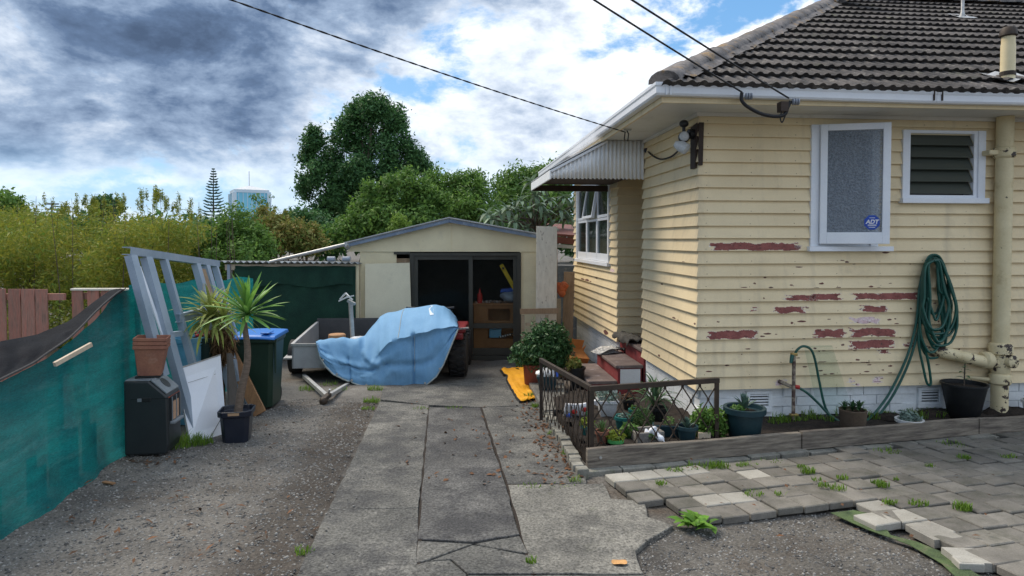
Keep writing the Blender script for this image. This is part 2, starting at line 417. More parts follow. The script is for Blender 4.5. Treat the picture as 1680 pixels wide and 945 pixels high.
mat('paver_pale', (.35, .335, .295), (.27, .255, .22), sc=5, rough=.88, bump=.35, bsc=110, fine=.18, ovar=.12, dirt=((.20, .20, .14), 6, .58, .75, .5))
mat('sleeper_wood', (.25, .215, .17), (.10, .083, .07), sc=3, stretch=(1.2, 1.2, 14), rough=.9, bump=.35, bsc=14, fine=.22, ovar=.08, dirt=((.05, .04, .035), 1.6, .56, .72, .7))
mat('gravel', (.16, .15, .134), (.08, .075, .069), sc=1.4, rough=.95, bump=1.0, bsc=55, fine=.62, dirt=((.082, .060, .043), 1.15, .50, .66, .75), dirt2=((.23, .22, .20), 3.0, .58, .72, .6))
mat('stone', (.29, .28, .26), (.055, .055, .055), attr='rnd', rough=.9, bump=.3, fine=.2)
mat('soil', (.036, .027, .021), (.02, .016, .013), sc=9, rough=1, bump=1, bsc=60, fine=.4)
mat('leaf_litter', (.16, .075, .035), (.06, .035, .022), attr='rnd', rough=.9, bump=0)
mat('grass', (.19, .31, .035), (.09, .18, .025), attr='rnd', rough=.7, bump=0, transl=.35)
mat('moss_felt', (.105, .15, .06), (.055, .08, .04), sc=9, rough=1, bump=.8, bsc=120, fine=.4, dirt=((.17, .15, .10), 12, .55, .7, .7))
# yard objects
mat('shade_cloth', (.008, .225, .225), (.008, .16, .165), sc=2.2, stretch=(1, 1, 6), rough=.8, bump=1.0, bsc=34, fine=.40, transl=.4, dirt=((.012, .07, .075), 1.5, .56, .80, .55), dirt2=((.10, .30, .30), 1.6, .54, .72, .5), transp=.06)
mat('shade_cloth_dark', (.014, .055, .036), (.010, .038, .027), sc=3, rough=.85, bump=.6, bsc=60, fine=.25, transl=.12)
mat('black_mesh', (.007, .008, .011), (.014, .016, .02), spec=.04, sc=3, stretch=(1, 1, 6), rough=.75, bump=.7, bsc=60, fine=.4)
mat('mesh_hem', (.06, .06, .06), sc=20, rough=.9, bump=.5)
mat('fence_paling', (.36, .155, .115), (.28, .17, .13), sc=3, stretch=(14, 14, 1.2), rough=.9, bump=.4, bsc=10, fine=.25, ovar=.16, dirt=((.10, .055, .045), 3, .55, .75, .7))
mat('pale_timber', (.55, .47, .36), (.45, .37, .27), sc=4, rough=.8, bump=.3, bsc=30)
mat('steel_bluegrey', (.36, .43, .52), (.28, .35, .43), sc=3, rough=.42, bump=.06, metal=.25, fine=.06, dirt=((.35, .16, .10), 5, .66, .78, .7))
mat('terracotta', (.30, .135, .085), (.23, .10, .07), sc=6, rough=.8, bump=.2, dirt=((.42, .30, .24), 7, .6, .75, .5))
mat('terracotta_dark', (.24, .07, .045), (.19, .06, .04), sc=6, rough=.7, bump=.2)
mat('heater_charcoal', (.017, .021, .023), (.024, .029, .031), sc=4, rough=.42, bump=.04, fine=.08, spec=.45)
mat('heater_top', (.20, .225, .245), sc=5, rough=.4, bump=.04, fine=.1)
mat('heater_ceramic', (.52, .33, .22), sc=30, rough=.8, bump=.3)
mat('trim_orange', (.38, .07, .03), sc=8, rough=.5, bump=0)
mat('white_board', (.82, .85, .90), (.76, .80, .87), sc=2, rough=.35, bump=.03, fine=.03, dirt=((.5, .5, .5), 6, .65, .85, .4))
mat('board_edge', (.10, .09, .08), sc=8, rough=.8)
mat('bucket_blue', (.22, .50, .72), (.17, .42, .62), sc=4, rough=.4, bump=.05, fine=.06)
mat('bucket_dark', (.018, .045, .04), sc=4, rough=.4, bump=.05)
mat('pot_navy', (.010, .014, .026), (.016, .02, .032), sc=6, rough=.3, bump=.05, spec=.5)
mat('pot_teal_dark', (.012, .035, .045), (.018, .045, .055), sc=6, rough=.4, bump=.08, dirt=((.06, .07, .06), 6, .6, .8, .5))
mat('pot_teal', (.02, .135, .125), (.015, .10, .095), sc=6, rough=.4, bump=.05)
mat('pot_black', (.016, .017, .018), sc=6, rough=.5, bump=.08, dirt=((.05, .05, .045), 6, .6, .8, .5))
mat('pot_white', (.62, .63, .64), (.5, .5, .5), sc=6, rough=.6, bump=.2, dirt=((.25, .24, .2), 8, .55, .75, .6))
mat('pot_brown', (.17, .125, .09), (.12, .09, .065), sc=7, rough=.85, bump=.35)
mat('pot_stone', (.24, .225, .20), (.15, .14, .13), sc=8, rough=.95, bump=.6, bsc=60, fine=.3)
mat('plank_brown', (.30, .165, .08), (.22, .12, .06), sc=3, stretch=(8, 8, 1), rough=.75, bump=.25, bsc=14)
mat('bin_green', (.011, .030, .019), (.015, .038, .024), sc=3, rough=.42, bump=.05, fine=.12, spec=.4)
mat('bin_lid', (.03, .16, .48), (.03, .16, .52), sc=4, rough=.4, bump=.05, fine=.05)
mat('trunk_yucca', (.22, .165, .125), (.14, .105, .08), sc=14, stretch=(1, 1, 5), rough=.9, bump=.7, bsc=40)
mat('dead_leaf', (.22, .13, .065), (.12, .07, .035), attr='rnd', rough=.9, bump=0)
mat('yucca_leaf', (.20, .38, .07), (.11, .25, .055), sc=3, rough=.45, bump=.05, ovar=.3, transl=.25, fine=.08)
mat('yucca_leaf_pale', (.36, .40, .10), (.22, .27, .07), sc=3, rough=.5, bump=.05, ovar=.35, transl=.25, fine=.08)
mat('spike_leaf', (.08, .15, .07), (.05, .10, .05), sc=4, rough=.5, bump=.05, ovar=.3, transl=.2)
mat('succulent_grey', (.20, .27, .23), (.13, .19, .16), attr='rnd', rough=.7, bump=0, transl=.1)
mat('succulent_green', (.13, .24, .05), (.06, .14, .035), attr='rnd', rough=.6, bump=0, transl=.2)
mat('succulent_lime', (.30, .33, .04), (.16, .24, .04), attr='rnd', rough=.6, bump=0, transl=.2)
mat('herb_green', (.14, .26, .04), (.06, .14, .025), attr='rnd', rough=.7, bump=0, transl=.3)
mat('conifer_green', (.06, .12, .03), (.03, .07, .02), attr='rnd', rough=.8, bump=0, transl=.2)
mat('bush_leaf', (.08, .17, .055), (.025, .075, .026), attr='rnd', rough=.5, bump=0, transl=.15)
mat('flower_red', (.45, .02, .04), sc=8, rough=.7)
mat('trailer_grey', (.42, .425, .43), (.33, .335, .345), sc=3, rough=.5, bump=.08, fine=.08, metal=.2, dirt=((.14, .11, .08), 4, .60, .8, .6))
mat('trailer_dark', (.05, .052, .056), (.07, .07, .072), sc=4, rough=.6, bump=.1)
mat('trailer_floor', (.16, .13, .10), (.10, .08, .06), sc=5, rough=.9, bump=.3)
mat('galvanised', (.48, .48, .47), (.36, .36, .35), sc=12, rough=.45, bump=.08, metal=.5, dirt=((.2, .15, .1), 7, .62, .8, .5))
mat('round_timber', (.42, .24, .12), (.32, .17, .09), sc=9, rough=.8, bump=.3)
mat('tarp_blue', (.16, .325, .51), (.13, .285, .46), sc=2.2, rough=.75, bump=.35, bsc=120, fine=.12, dirt=((.21, .36, .52), 5, .60, .78, .5), dirt2=((.05, .10, .17), 4, .63, .8, .5))
mat('tarp_hem', (.36, .40, .38), sc=20, rough=.8)
mat('tarp_scuff', (.62, .70, .78), sc=20, rough=.8)
mat('quad_red', (.20, .018, .022), sc=5, rough=.35, bump=.03, spec=.5)
mat('lamp_white', (.72, .72, .70), sc=5, rough=.25, bump=0)
mat('shed_paint', (.72, .64, .43), (.62, .54, .36), sc=1.6, rough=.7, bump=.15, fine=.06, dirt=((.36, .22, .12), 3, .60, .78, .6), dirt2=((.46, .43, .33), 5, .58, .8, .5))
mat('shed_fascia', (.20, .25, .32), (.13, .17, .24), sc=4, rough=.7, bump=.1, dirt=((.42, .44, .45), 9, .56, .7, .7))
mat('roof_iron', (.40, .42, .42), (.30, .31, .31), sc=4, rough=.55, bump=.06, metal=.3, dirt=((.22, .15, .10), 4, .6, .8, .6))
mat('roof_red', (.17, .06, .045), sc=4, rough=.6, bump=.06)
mat('ply_board', (.66, .61, .45), (.58, .53, .39), sc=2, rough=.8, bump=.12, fine=.07, dirt=((.36, .33, .25), 3, .6, .8, .5))
mat('bronze_frame', (.058, .056, .046), (.045, .044, .037), sc=4, rough=.45, bump=.03, metal=.2)
mat('cabinet_orange', (.33, .16, .065), (.26, .12, .05), sc=4, rough=.55, bump=.08)
mat('red_plastic', (.50, .025, .02), sc=4, rough=.35, bump=0)
mat('yellow_paint', (.62, .42, .02), sc=4, rough=.5, bump=0)
mat('blue_plastic', (.05, .13, .55), sc=4, rough=.4, bump=.05)
mat('grey_plastic', (.30, .34, .40), sc=4, rough=.4, bump=.1)
mat('oddment', (.55, .45, .40), (.10, .08, .08), attr='rnd', rough=.5, bump=0)
mat('weathered_board', (.78, .73, .62), (.66, .61, .51), sc=4, rough=.85, bump=.3, fine=.1, stretch=(5, 5, 1.4), dirt=((.16, .10, .06), 5.5, .60, .66, .9))
mat('old_timber', (.36, .26, .17), (.26, .18, .11), sc=3, stretch=(7, 7, 1), rough=.85, bump=.3, bsc=14)
mat('shelf_timber', (.42, .35, .25), (.33, .27, .19), sc=4, rough=.85, bump=.25)
mat('orange_cloth', (.55, .15, .06), (.42, .11, .05), sc=9, rough=.95, bump=.5, bsc=50)
mat('tarp_yellow', (.70, .33, .008), (.58, .26, .008), sc=4, rough=.65, bump=.3, bsc=35, fine=.08, dirt=((.10, .06, .02), 7, .64, .76, .8))
mat('cardboard', (.50, .20, .05), (.40, .17, .06), sc=5, rough=.85, bump=.15)
mat('cardboard_tan', (.40, .26, .15), (.32, .2, .12), sc=5, rough=.85, bump=.15)
mat('paper', (.66, .65, .62), (.15, .15, .16), sc=35, rough=.8, bump=.05)
mat('doormat', (.115, .108, .095), (.07, .066, .06), sc=12, rough=1, bump=.8, bsc=90, fine=.4)
mat('iron_brown', (.034, .026, .02), (.055, .04, .03), sc=10, rough=.6, bump=.15, metal=.2, dirt=((.15, .08, .04), 9, .6, .75, .6))
mat('hose_green', (.008, .085, .06), (.006, .065, .05), sc=9, rough=.4, bump=.03, spec=.5)
mat('standpipe', (.30, .25, .19), (.09, .06, .05), sc=14, rough=.7, bump=.3, contrast=(.45, .55))
mat('brass', (.45, .32, .12), sc=9, rough=.4, metal=.6, bump=.05)
mat('hose_red', (.45, .04, .03), sc=4, rough=.45)
mat('ornament_white', (.78, .80, .84), (.68, .70, .74), sc=8, rough=.4, bump=.04)
mat('toy_green', (.08, .35, .10), sc=4, rough=.5)
# vegetation and distance
mat('thicket_leaf', (.32, .29, .042), (.11, .20, .03), attr='rnd', rough=.7, bump=0, transl=.4)
mat('shrub_green', (.16, .28, .045), (.05, .12, .028), attr='rnd', rough=.7, bump=0, transl=.35)
mat('shrub_rusty', (.28, .20, .06), (.10, .19, .035), attr='rnd', rough=.7, bump=0, transl=.35)
mat('tree_dark', (.10, .22, .06), (.026, .085, .034), attr='rnd', rough=.6, bump=0, transl=.25)
mat('tree_mid', (.18, .31, .055), (.05, .125, .03), attr='rnd', rough=.6, bump=0, transl=.35)
mat('tree_bright', (.26, .38, .06), (.10, .2, .04), attr='rnd', rough=.6, bump=0, transl=.35)
mat('pale_leaf', (.20, .27, .19), (.10, .17, .09), sc=3, rough=.55, bump=.05, ovar=.35, transl=.2)
mat('pine_far', (.06, .115, .075), (.04, .08, .055), sc=3, rough=.9, bump=0)
mat('bark', (.13, .10, .075), (.075, .058, .045), sc=7, rough=.95, bump=.6, bsc=25)
mat('tower_blue', (.22, .58, .72), (.18, .50, .66), sc=.08, rough=.35, bump=0, fine=.03)
mat('tower_pale', (.60, .70, .76), (.54, .65, .72), sc=.1, rough=.6, bump=0, fine=.03)
mat('pole_wood', (.16, .15, .15), sc=2, rough=.9, bump=0)

# ------------------------------------------------------------------ the house (local axes: u along the front wall, v into the depth)
HC = Vector((1.867, 6.5, 0)); HR = R(5.45)
HU, HV = Vector((math.cos(HR), math.sin(HR), 0)), Vector((-math.sin(HR), math.cos(HR), 0))
house = thing('house', 'cream weatherboard house with peeling paint, dark tiled hip roof and white block foundation', 'house', HC, HR)
HI = INV['house']
def HF(px, py, off=0.0):                    # point on the front wall -> (u, z)
    p = HI @ onp(px, py, HC + HV * off, HV); return p.x, p.z
def HS(px, py, off=0.0):                    # point on the side wall -> (v, z)
    p = HI @ onp(px, py, HC + HU * off, HU); return p.y, p.z
ZB, BH, ZS = .204, .1262, 2.96              # foot of the lowest board, board cover, soffit
V1, V2, V3, RECESS, ULEN = 1.843, 3.11, 6.43, 1.25, 7.4
w1 = (HF(1327, 300)[0], HF(1438, 300)[0], HF(1400, 404)[1], ZS - .10)          # casement window, outside of the trim
w2 = (HF(1476, 300)[0], HF(1611, 300)[0], HF(1500, 325)[1], HF(1500, 214)[1])  # louvre window
w3 = (HS(1003, 400)[0], HS(949, 400)[0], HS(1003, 431)[1], 2.72)               # back window of six panes
def o_at(z, zb): return .039 - .034 * (z - zb) / (BH + .012)
def board(O, d, nrm, a0, a1, z0, z1, zb, m0, m1):
    """one bevel-back weatherboard piece: outward offset shrinks from the lip up; m = mitre at each end"""
    vs = []; wob = [random.uniform(-.0025, .0025) for _ in range(2)]
    for a, m, sg in ((a0, m0, -1), (a1, m1, 1)):
        for off, z in ((0, z0), (o_at(z0, zb), z0 + wob[0 if sg < 0 else 1]), (o_at(z1, zb), z1), (0, z1)):
            aa = a + sg * off * m
            vs.append((O[0] + d[0] * aa + nrm[0] * off, O[1] + d[1] * aa + nrm[1] * off, z))
    MB().add(vs, [(0, 1, 2, 3), (7, 6, 5, 4), (0, 4, 5, 1), (1, 5, 6, 2), (2, 6, 7, 3), (3, 7, 4, 0)]).build('weatherboard', 'weatherboard_paint', house, local=True)
def clad(O, d, nrm, A0, A1, M0, M1, holes=(), joints=()):
    zb = ZB; row = 0
    while zb < ZS - .02:
        zt = min(zb + BH + .012, ZS)
        cuts = {A0, A1}
        for h in holes:
            if h[2] < zt and h[3] > zb: cuts |= {h[0], h[1]}
        for j, k in joints:
            if k == row: cuts.add(j)
        cs = sorted(cuts)
        for a, b in zip(cs, cs[1:]):
            mid = (a + b) / 2; hs = [h for h in holes if h[0] < mid < h[1] and h[2] < zt and h[3] > zb]
            m0 = M0 if a == A0 else 0; m1 = M1 if b == A1 else 0
            if not hs: board(O, d, nrm, a + (.001 if a != A0 else 0), b, zb, zt, zb, m0, m1)
            else:
                h = hs[0]
                if h[2] > zb + .01: board(O, d, nrm, a, b, zb, h[2], zb, 0, 0)
                if h[3] < zt - .01: board(O, d, nrm, a, b, h[3], zt, zb, 0, 0)
        zb += BH; row += 1
ins = lambda w_: (w_[0] + .03, w_[1] - .03, w_[2] - .02, w_[3] - .02)
clad((0, 0), (1, 0), (0, -1), 0, ULEN, 1, 0, (ins(w1), ins(w2)), ((HF(1205, 500)[0], 9), (HF(1500, 500)[0], 13), (2.9, 5), (.8, 16), (3.3, 2), (HF(1580, 500)[0], 3)))
clad((0, 0), (0, 1), (-1, 0), 0, V1, 1, 0)
clad((0, V2), (1, 0), (0, -1), 0, RECESS, 1, 0)
clad((0, 0), (0, 1), (-1, 0), V2, V3, 1, 1, (ins(w3),))
# masonry and framing behind the boards, with the window openings left out
def walls(A0, A1, holes, f):
    cs = sorted({A0, A1} | {h[0] for h in holes} | {h[1] for h in holes})
    for a, b in zip(cs, cs[1:]):
        hs = [h for h in holes if h[0] <= a + 1e-6 and h[1] >= b - 1e-6]
        if hs: f(a, b, ZB, hs[0][2]); f(a, b, hs[0][3], ZS)
        else: f(a, b, ZB, ZS)
ins2 = lambda w_: (w_[0] + .07, w_[1] - .07, w_[2] + .0, w_[3] - .04)
wm = MB(); walls(.1, ULEN, (ins2(w1), ins2(w2)), lambda a, b, z0, z1: wm.box(a, b, .004, .1, z0, z1)); wm.build('front_wall', 'shed_paint', house, local=True)
wm = MB(); wm.box(.004, .1, .004, V1 - .004, ZB, ZS); wm.box(.1, RECESS, V1 - .1, V1 - .004, ZB, ZS); wm.box(RECESS, RECESS + .1, V1 - .1, V2 + .1, ZB, ZS); wm.build('porch_wall', 'weatherboard_paint', house, local=True)
wm = MB(); walls(V2 + .1, V3 - .004, (ins2(w3),), lambda a, b, z0, z1: wm.box(.004, .1, a, b, z0, z1)); wm.box(.004, RECESS, V2 + .004, V2 + .1, ZB, ZS)
wm.build('side_wall', 'shed_paint', house, local=True)
wm = MB(); wm.box(.1, ULEN, V3 - .1, V3, ZB, ZS); wm.box(ULEN - .1, ULEN, .1, V3 - .1, ZB, ZS); wm.build('rear_wall', 'weatherboard_paint', house, local=True)
wm = MB(); wm.box(.1, ULEN - .1, .1, V3 - .1, ZB, ZB + .05); wm.build('floor', 'room_dark', house, local=True)
# front door in the porch recess
dr = MB().box(RECESS - .03, RECESS - .002, V1 + .2, V2 - .25, .31, 2.3).build('front_door', 'white_paint', house, local=True, bev=.004)
MB().ball((RECESS - .07, V2 - .33, 1.3), .03).build('door_handle', 'brass', dr, local=True, smooth=True)
# foundation of painted blocks
fm = MB(); fm.box(.03, ULEN, .03, .15, -.7, ZB); fm.box(.03, .15, .15, V1, -.7, ZB); fm.box(.03, .15, V2, V3 - .01, -.9, ZB); fm.box(.15, RECESS, V2, V2 + .1, -.9, ZB); fm.box(.15, RECESS, V1 - .1, V1, -.9, ZB)
fnd = fm.build('foundation', 'white_block_paint', house, local=True)
BL, BHH = .29, .098
bme = MB().box(-BL / 2 + .005, BL / 2 - .005, -.016, .02, .004, BHH - .004).mesh('brick', 'white_block_paint')
vents = [HF(1246, 664)[0], HF(1527, 658)[0]]
for r_ in range(6):
    z = ZB - BHH * (r_ + 1) - .002; off = BL / 2 if r_ % 2 else 0
    for k in range(15):
        u = .03 + BL / 2 + k * BL - off
        if u < .02 + BL / 4: continue
        if r_ in (0, 1, 2) and any(abs(u - q) < .20 for q in vents) and z > ZB - .30: continue
        inst('brick', bme, fnd, LT((u, .03, z), 0, 0, 0), True)
    for a, b, zmin in ((0, V1, -.5), (V2, V3, -.6)):
        k = 0
        while True:
            v = a + .04 + BL / 2 + k * BL - off; k += 1
            if v > b - BL / 2 + .05: break
            if v < a + .03 + BL / 4 : continue
            inst('brick', bme, fnd, LT((.03, v, z), 0, 0, R(-90)), True)
for q in vents:
    z1 = ZB - .035; vb = MB()
    vb.box(q - .135, q + .135, .0, .03, z1 - .215, z1 - .165); vb.box(q - .135, q + .135, .0, .03, z1 - .03, z1)
    vb.box(q - .135, q - .10, .0, .03, z1 - .165, z1 - .03); vb.box(q + .10, q + .135, .0, .03, z1 - .165, z1 - .03)
    vf = vb.build('foundation_vent', 'white_block_paint', house, local=True, bev=.003)
    for k in range(5): MB().box(q - .10, q + .10, .004, .028, z1 - .165 + k * .029, z1 - .151 + k * .029).build('vent_slat', 'white_block_paint', vf, local=True)
    MB().box(q - .10, q + .10, .029, .031, z1 - .165, z1 - .03).build('vent_cavity', 'pot_black', vf, local=True)

# peeled paint: red primer showing where the cream has come away
def patch(px0, px1, py0, py1, m='primer_red', seed=0, n=30, name='peeled_patch'):
    u0, zt = HF(px0, py0); u1, zb_ = HF(px1, py1)
    zc = (zt + zb_) / 2; row = math.floor((zc - ZB) / BH); rb = ZB + row * BH
    zb_ = max(zb_, rb + .004); zt = min(zt, rb + BH - .006)
    rnd = random.Random(seed); top, bot = [], []
    for i in range(n + 1):
        t = i / n; env = min(1, (math.sin(math.pi * t) + .03) ** .33); u = u0 + (u1 - u0) * t
        hi = zc + (zt - zc) * env * (.72 + .75 * mnoise.noise((i * .42, seed * 3.1, 0)) + rnd.uniform(-.16, .16)); lo = zc + (zb_ - zc) * env * (.85 + .4 * mnoise.noise((i * .35, seed * 1.7, 5)) + rnd.uniform(-.1, .1))
        if hi < lo + .003: hi = lo + .003
        hi = min(hi, rb + BH - .006); lo = max(lo, rb + .003)
        top.append((u, hi)); bot.append((u, lo))
    P = [[Vector((u, -(o_at(z, rb) + .0012), z)) for u, z in row_] for row_ in (bot, top)]
    return P
def patches(lst, m, name):
    for i, q in enumerate(lst):
        u0, zt = HF(q[0], q[2]); u1, zb_ = HF(q[1], q[3]); zc = (zt + zb_) / 2; rb = ZB + math.floor((zc - ZB) / BH) * BH
        zb_, zt = max(zb_, rb + .003), min(zt, rb + BH - .005); st_ = .0045; nu, nz = max(4, int((u1 - u0) * 1.08 / st_)), max(3, int((zt - zb_) * 1.25 / st_))
        L_ = {'pale': MB(), 'main': MB(), 'deep': MB()}
        for iu in range(nu):
            run = None
            for iz in range(nz):
                u = u0 - (u1 - u0) * .04 + (iu + .5) * st_; z = zb_ - (zt - zb_) * .12 + (iz + .5) * st_
                if not rb + .002 < z < rb + BH - .004: continue
                tu, tz = (u - u0) / (u1 - u0), (z - zb_) / (zt - zb_)
                env = min(tu, 1 - tu) * (u1 - u0) * 9 ; env = min(env, 1.0); ez = 1 - abs(tz * 2 - 1 + .55 * mnoise.noise((u * 6, i * 3.7, 2))) ** 2.2
                v = min(env, ez * 1.25) - .24 + .62 * mnoise.noise((u * 13, z * 42, i * 1.9)) + .34 * mnoise.noise((u * 38, z * 95, i)) + .18 * mnoise.noise((u * 90, z * 200, 4))
                k = None
                if v > .13: k = 'deep' if mnoise.noise((u * 22, z * 70, i + 40)) > .42 else 'main'
                elif v > .0: k = 'pale'
                if k is None: continue
                o0, o1 = -(o_at(z - st_ / 2, rb) + .0013), -(o_at(z + st_ / 2, rb) + .0013); h = st_ / 2
                L_[k].add([(u - h, o0, z - h), (u + h, o0, z - h), (u + h, o1, z + h), (u - h, o1, z + h)], [(0, 1, 2, 3)])
        for k, mm, nm in (('pale', 'chip_edge', 'pale_edge'), ('main', m, name), ('deep', 'chip_dark', 'bare_wood')):
            if L_[k].v: L_[k].build(nm, mm, house, local=True, kind='stuff' if k != 'main' else None)
patches([(1162, 1313, 398, 413), (1284, 1340, 483, 494), (1322, 1379, 482, 496), (1394, 1506, 480, 495), (1266, 1323, 503, 514), (1405, 1455, 501, 513),
         (1156, 1241, 541, 556), (1329, 1386, 539, 553), (1391, 1468, 538, 554), (1388, 1466, 558, 571), (1476, 1500, 561, 568), (1226, 1242, 504, 510), (1437, 1460, 574, 580)], 'primer_red', 'peeled_patch')
patches([(1391, 1442, 520, 530), (1300, 1313, 402, 408), (1386, 1400, 620, 631), (1428, 1446, 617, 626), (1396, 1415, 628, 636), (1264, 1290, 622, 630)], 'chip_pale', 'pale_patch')
cm = MB()
rr = random.Random(4)
spots = [(rr.gauss(1400, 90), rr.choice([468, 490, 508, 528, 550, 570, 590, 610]) + rr.uniform(-6, 5)) for _ in range(60)] + [(rr.uniform(1160, 1640), rr.uniform(380, 628)) for _ in range(26)] + [(1400, 433), (1379, 427), (1386, 430), (1492, 433), (1345, 465), (1346, 464), (1336, 472), (1320, 473), (1262, 471), (1218, 471)]
for x, y in spots:
    wpx, hpx = rr.uniform(2, 8) * (1 if rr.random() < .8 else 1.8), rr.uniform(1.2, 3.6)
    cm.grid(patch(x - wpx / 2, x + wpx / 2, y - hpx / 2, y + hpx / 2, seed=int(x * 31 + y), n=5))
cm.build('paint_chips', 'chip_dark', house, local=True, kind='stuff')
# the same on the back corner of the side wall
def side_chip(px, py, wpx, hpx, mb):
    v0, z1 = HS(px + wpx / 2, py - hpx / 2); v1, z0 = HS(px - wpx / 2, py + hpx / 2)
    zc = (z0 + z1) / 2; rb = ZB + math.floor((zc - ZB) / BH) * BH
    z0, z1 = max(z0, rb + .005), min(z1, rb + BH - .006)
    n = 6; P = [[], []]
    for i in range(n + 1):
        t = i / n; e = math.sin(math.pi * t) ** .5 + .05
        for k, zz in enumerate((z0, z1)):
            z = zc + (zz - zc) * e * rr.uniform(.5, 1); P[k].append(Vector((-(o_at(z, rb) + .0012), v0 + (v1 - v0) * t, z)))
    mb.grid(P)
mb = MB()
for q in ((959, 458, 6, 3), (966, 460, 7, 3), (972, 462, 3, 2), (980, 456, 4, 2), (1127, 430, 5, 3), (1088, 466, 4, 2), (1111, 522, 6, 3), (1118, 526, 3, 3), (1128, 550, 4, 2), (1145, 531, 3, 3), (1086, 584, 4, 3), (985, 577, 9, 4), (997, 545, 8, 5)): side_chip(*q, mb)
mb.build('paint_chips', 'chip_dark', house, local=True, kind='stuff')
mb = MB(); side_chip(1008, 445, 8, 9, mb); mb.build('peeled_patch', 'chip_pale', house, local=True)

nm_ = MB()
for r_ in range(22):
    for k in range(16):
        u = .06 + k * .46 + .01 * math.sin(r_ * 5.1 + k); z = ZB + r_ * BH + .022 + .004 * math.sin(k * 3.3 + r_)
        if z > ZS - .05 or any(w_[0] < u < w_[1] and w_[2] - .06 < z < w_[3] + .05 for w_ in (w1, w2)): continue
        o = -(o_at(z, ZB + r_ * BH) + .001); nm_.add([(u - .004, o, z - .004), (u + .004, o, z - .004), (u + .004, o, z + .004), (u - .004, o, z + .004)], [(0, 1, 2, 3)])
nm_.build('nail_heads', 'nail_rust', house, local=True, kind='stuff')

# windows -------------------------------------------------------------
def bx(mb_name, m, par, *b, bev=.003):
    return MB().box(*b).build(mb_name, m, par, local=True, bev=bev)
# casement, sash swung outward on its left edge
a0, a1, z0, z1 = w1
win = MB().box(a0 + .07, a0 + .10, -.03, .1, z0, z1 - .05).box(a1 - .10, a1 - .07, -.03, .1, z0, z1 - .05).box(a0 + .10, a1 - .10, -.03, .1, z1 - .08, z1 - .05).box(a0 + .10, a1 - .10, -.03, .1, z0, z0 + .03).build('casement_window', 'white_paint', house, local=True)
bx('trim', 'white_paint', win, a0, a0 + .085, -.045, -.003, z0, z1); bx('trim', 'white_paint', win, a1 - .085, a1, -.045, -.003, z0, z1)
bx('head', 'white_paint', win, a0 + .085, a1 - .085, -.045, -.003, z1 - .06, z1)
bx('sill', 'white_paint', win, a0 - .03, a1 + .14, -.085, -.002, z0 - .05, z0 - .001)
uL = a0 + .085; SW = (a1 - a0) - .085 + .0; ANG = R(-17); zs0, zs1 = z0 + .025, z1 - .005
TS = Matrix.Translation((uL, -.047, 0)) @ Matrix.Rotation(ANG, 4, 'Z')
sash = MB().box(0, .065, -.04, 0, zs0, zs1, TS).box(SW - .07, SW, -.04, 0, zs0, zs1, TS).box(.065, SW - .07, -.04, 0, zs1 - .065, zs1, TS).box(.065, SW - .07, -.04, 0, zs0, zs0 + .115, TS).build('sash', 'white_paint', win, local=True, bev=.004)
MB().box(.06, SW - .065, -.022, -.016, zs0 + .11, zs1 - .06, TS).build('pane', 'obscure_glass', win, local=True)
# sticker on the pane
su, sz, sr = SW - .07 - .088, zs0 + .115 + .098, .076
sp = [TS @ Vector((su + sr * math.cos(R(22.5 + 45 * k)), -.0235, sz + sr * math.sin(R(22.5 + 45 * k)))) for k in range(8)]
MB().prism(sp, TS.to_3x3() @ Vector((0, -.001, 0))).build('sticker', 'sticker_blue', win, local=True)
TT = TS @ Matrix.Translation((su, -.0262, sz + .004)) @ Matrix.Rotation(R(90), 4, 'X')
st = text_mesh('ADT', .056, TT, .0006)
for k, (hw, zz) in enumerate(((.042, -.027), (.042, -.036), (.030, -.052))): st.box(su - hw * .95, su + hw * .95, -.0268, -.0255, sz + zz, sz + zz + .005, TS)
st.box(su - .025, su + .025, -.0268, -.0255, sz + .042, sz + .047, TS)
st.build('sticker_lettering', 'sticker_white', win, local=True)
P = []
for zz in (z0 + .02, z1 - .1):
    P.append([Vector((a0 + .09 + (a1 - a0 - .18) * k / 60, .075 + .035 * math.sin(k * .62) + .015 * math.sin(k * .31 + 1), zz)) for k in range(61)])
MB().grid(P).build('curtain', 'curtain', win, local=True, smooth=True)
# louvre window
a0, a1, z0, z1 = w2
lw = MB().box(a0 + .07, a0 + .09, -.03, .1, z0, z1).box(a1 - .12, a1 - .07, -.03, .1, z0, z1).box(a0 + .09, a1 - .12, -.03, .1, z1 - .03, z1).box(a0 + .09, a1 - .12, -.03, .1, z0, z0 + .03).build('louvre_window', 'white_paint', house, local=True)
bx('trim', 'white_paint', lw, a0, a0 + .08, -.045, -.003, z0, z1 + .0); bx('trim', 'white_paint', lw, a1 - .08, a1, -.045, -.003, z0, z1 + .0)
bx('sill', 'white_paint', lw, a0 - .02, a1 + .02, -.08, -.002, z0 - .055, z0 - .001)
nb = 5; hh = (z1 - z0 - .07) / nb
for k in range(nb):
    zc = z0 + .05 + hh * (k + .5); T = LT(((a0 + a1) / 2 - .02, .015, zc), R(-28), 0, 0)
    q = (a1 - a0) / 2 - .10
    MB().box(-q, q, -.003, .003, -hh * .62, hh * .62, T).build('louvre_blade', 'louvre_glass', lw, local=True)
    MB().box(q, q + .012, -.012, .012, -hh * .5, hh * .5, T).build('blade_clip', 'pipe_paint', lw, local=True)
bx('louvre_shade_board', 'room_dark', lw, a0 - .9, a1 + .9, .42, .44, z0 - .9, z1 + .45, bev=0)  # board added behind the louvres, hides the lit room so the gaps stay dark
